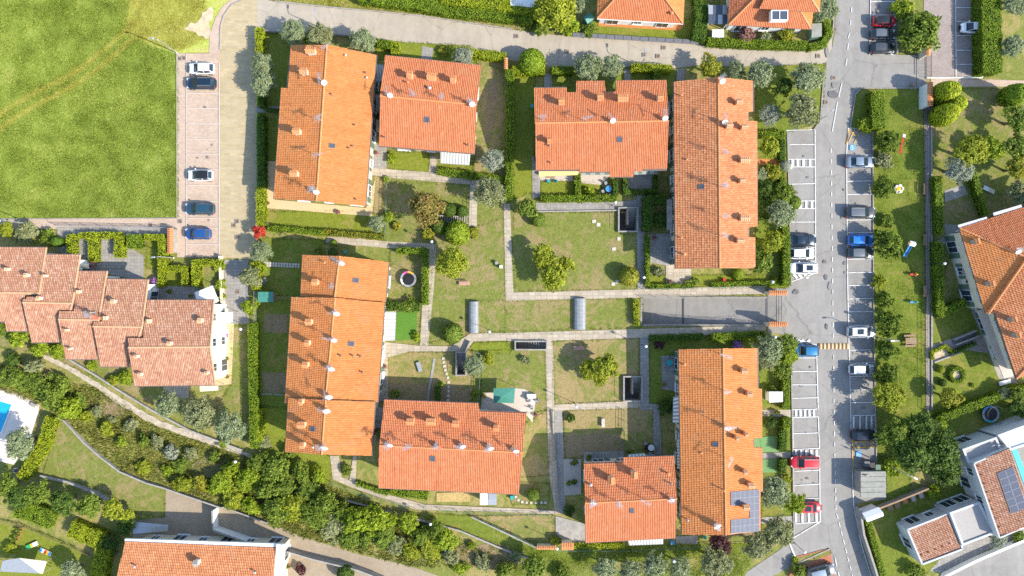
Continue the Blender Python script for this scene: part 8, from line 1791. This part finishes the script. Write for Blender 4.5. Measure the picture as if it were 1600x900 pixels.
bin_(1336, 741, 'pale electrical cabinet at the hut corner', 'metal', .6, 1.2); bin_(1424, 134, 'small brown post box at the playground top', 'wood', .35, .6)
# planter boxes of the modern house
for i, (x, y) in enumerate(((1391, 792), (1402, 788), (1414, 781), (1427, 778), (1439, 773))):
    r = thing('planter_box', 'raised planter box behind the garden wall, %s from the shed' % ['first', 'second', 'third', 'fourth', 'fifth'][i], 'planter', P(x, y, .4), .3, 'raised planter boxes'); r.location.z = 0
    for cx, cy, sx, sy in ((-.36, 0, .05, 1.2), (.36, 0, .05, 1.2), (0, .58, .7, .05), (0, -.58, .7, .05)):
        m = MB(); m.box((cx, cy, .25), (sx, sy, .45)); m.build('board', M['wood'], r)
    m = MB(); m.box((0, 0, .3), (.68, 1.12, .2)); m.build('soil_fill', M[['soil', 'soil', 'pot', 'gravel', 'gravel'][i]], r)
# round flower bed
r = thing('flower_bed', 'round sandy flower bed ringed by a clipped hedge', 'flower bed', P(1497, 586)); m = MB(); m.lathe((0, 0, .02), [(1.0, 0), (.9, .14), (.2, .2)], 18); m.build('soil_mound', M['sand'], r)
ring = [(1497 + 10.5 * math.cos(t), 586 + 10.5 * math.sin(t)) for t in [2 * math.pi * k / 12 for k in range(13)]]; hedge(ring, 5, .7, 'ring hedge round the sandy flower bed', 'hedge', group='clipped hedges')
# pots
for x, y, lab in ((200, 851, 'terracotta pot hidden by the parapet house corner'), (34, 826, 'first orange pot on the loungers lawn'), (31, 834, 'second orange pot on the loungers lawn'), (28, 841, 'third orange pot on the loungers lawn'), (451, 883, 'yellow planted pot beside the white parapet'), (1212, 643, 'northern pot on the pale garden path'), (1212, 656, 'southern pot on the pale garden path'), (572, 856, 'red post pot on the drive wall')):
    r = thing('plant_pot', lab, 'plant pot', P(x, y), 0, 'terracotta pots'); m = MB(); m.lathe((0, 0, 0), [(.22, 0), (.32, .4), (.36, .42), (.36, .5), (.28, .5)], 12); m.build('pot_body', M['pot'], r); me = VAR['bush_s'][0]; c = link('foliage', me, r); c.scale = (.42, .42, .45); c.location = (0, 0, .4); c.material_slots[0].link = 'OBJECT'; c.material_slots[0].material = M['leaf']
r = thing('sunlit_well', 'round grey well cover below the pool deck', 'well', P(28, 734)); m = MB(); m.lathe((0, 0, 0), [(.45, 0), (.45, .5), (.38, .52)], 14); m.build('ring_wall', M['concrete'], r); m = MB(); m.lathe((0, 0, .53), [(.3, 0), (.28, .08)], 12); m.build('lid', M['steel_dark'], r)
r = thing('solar_shower', 'slanted metal grille on the dry back garden', 'grille', P(655, 573, .2), .3); m = MB(); m.box((0, 0, .2), (.55, 1.5, .06)); m.build('panel', M['metal'], r); m = MB(); m.box((0, 0, .1), (.65, 1.6, .12)); m.build('frame', M['concrete'], r)
r = thing('garden_trough', 'stone trough bench in the fenced garden', 'bench', P(942, 660)); m = MB(); m.box((0, 0, .5), (.5, 1.3, .1)); m.build('seat', M['stone'], r)
for y in (-.45, .45):
    m = MB(); m.box((0, y, .25), (.4, .2, .42)); m.build('leg', M['concrete'], r)
r = thing('villa_stairs', 'sunken entrance stairs with pale walls beside the villa', 'stairs')
for q in (([(1486, 530), (1521, 516)]), ([(1489, 538), (1526, 524)])):
    m = MB(); m.bar(P(*q[0]) + Vector((0, 0, .45)), P(*q[1]) + Vector((0, 0, .45)), .18, .9); m.build('wall_body', M['concrete'], r)
for k in range(9):
    t = (k + .5) / 9; a = P(1488 + 35 * t, 534 - 14 * t); m = MB(); m.box((a.x, a.y, .1 + .02 * (9 - k)), (.42, .7, .1), .38); m.build('step', M['concrete_dark'], r)
r = thing('pool_ladder', 'bent steel ladder at the pool corner', 'ladder', P(9, 622))
for y in (-.2, .2):
    m = MB(); m.tube([(-.5, y, .1), (-.5, y, .6), (-.2, y, .75), (.3, y, .6), (.3, y, .1)], .03, 6); m.build('rail', M['metal'], r)
r = thing('pool_cabinet', 'small metal hatch at the pool deck corner', 'hatch', P(54, 632)); m = MB(); m.box((0, 0, .2), (.8, .6, .35), -.4); m.build('body', M['metal'], r); m = MB(); m.box((0, 0, .4), (.85, .65, .05), -.4); m.build('lid', M['concrete'], r)

for x, y, rz, lab in ((1508, 692, .35, 'dark terrace sofa at the top of the modern house'), (1524, 687, .35, 'second dark terrace sofa at the top of the modern house'), (1508, 748, 1.9, 'dark terrace sofa below the big dark tree'), (1514, 766, 1.9, 'dark terrace sofa beside the modern house wall'), (1421, 818, .38, 'black garden sofa at the end of the modern house'), (1505, 448, 1.2, 'blue grey garden sofa on the villa patio'), (1511, 463, 1.2, 'second garden sofa on the villa patio')):
    r = thing('garden_sofa', lab, 'sofa', P(x, y), rz, 'garden sofas'); m = MB(); m.box((0, 0, .3), (1.7, .8, .3)); m.build('seat', M['slate'], r); m = MB(); m.box((0, .4, .6), (1.7, .18, .5)); m.build('backrest', M['slate'], r)
    for t in (-.8, .8):
        m = MB(); m.box((t, .02, .48), (.18, .8, .3)); m.build('armrest', M['black'], r)
    for t in (-.38, .38):
        m = MB(); m.box((t, -.02, .48), (.66, .6, .1)); m.build('cushion', M['cushion'], r)
for x, y, mt, lab in ((1349, 722, 'slate', 'dark wheelie bin above the hut, nearest the wheelchair sign'), (1357, 724, 'black', 'dark wheelie bin above the hut, middle of three'), (1366, 727, 'fence_green', 'green wheelie bin above the hut, by the fence'), (1100, 838, 'teal', 'teal bin below the panelled house'), (1130, 437, 'red', 'red bucket bin below the long house')): bin_(x, y, lab, mt, .75 if x > 1300 else .4, 1.1 if x > 1300 else .6)
for x, y, rz, lab in ((411, 268, 1.5, 'grey garden locker on the cream terrace'), (599, 586, 1.4, 'white garden locker beside the stepped house'), (830, 618, 0, 'dark armchair locker on the pale patio edge'), (1228, 262, 0, 'pale garden locker by the blue conifer')):
    r = thing('garden_locker', lab, 'locker', P(x, y), rz, 'garden lockers'); m = MB(); m.box((0, 0, .35), (1.3, .6, .6)); m.build('body', M['cushion'], r); m = MB(); m.box((0, 0, .69), (1.38, .66, .06)); m.build('lid', M['canvas'], r)

for x, y, lab in ((599, 556, 'pot by the cream path, nearest the east west path'), (602, 572, 'pot halfway along the cream path'), (846, 272, 'pot under the western end of the yellow awning'), (898, 279, 'pot under the eastern end of the yellow awning'), (1022, 372, 'pot at the top of the grey slab patio'), (1050, 380, 'pot against the long house wall on the slab patio'), (1046, 440, 'pot on the pale patio at the foot of the long house'), (1072, 440, 'second pot on the pale patio at the foot of the long house'), (838, 648, 'pot at the lower corner of the pale patio'), (757, 618, 'pot beside the teal corrugated awning'), (1036, 600, 'pot at the lower end of the grey patio'), (240, 460, 'pot on the grey patio behind the end terrace'), (268, 455, 'round planted pot in the middle of that terrace patio'), (300, 462, 'pot beside the white canvas canopy'), (356, 560, 'pot on the cream terrace, upper of two'), (357, 588, 'pot on the cream terrace, lower of two'), (420, 318, 'pot at the corner of the cream northern terrace'), (530, 332, 'pot below the southern gable of the lane house'), (590, 240, 'pot on the patio between the northern houses'), (920, 712, 'pot on the grey patio of the short house')):
    r = thing('plant_pot', lab, 'plant pot', P(x, y), 0, 'terracotta pots'); m = MB(); m.lathe((0, 0, 0), [(.2, 0), (.3, .38), (.33, .4), (.33, .48), (.26, .48)], 12); m.build('pot_body', M['pot'], r); c = link('foliage', VAR['bush_s'][x % 3], r); q = .3 + .03 * (y % 6); c.scale = (q, q, q); c.location = (0, 0, .38); c.material_slots[0].link = 'OBJECT'; c.material_slots[0].material = M[('leaf', 'leaf_bright', 'flower_pink', 'leaf_dark')[x % 4]]
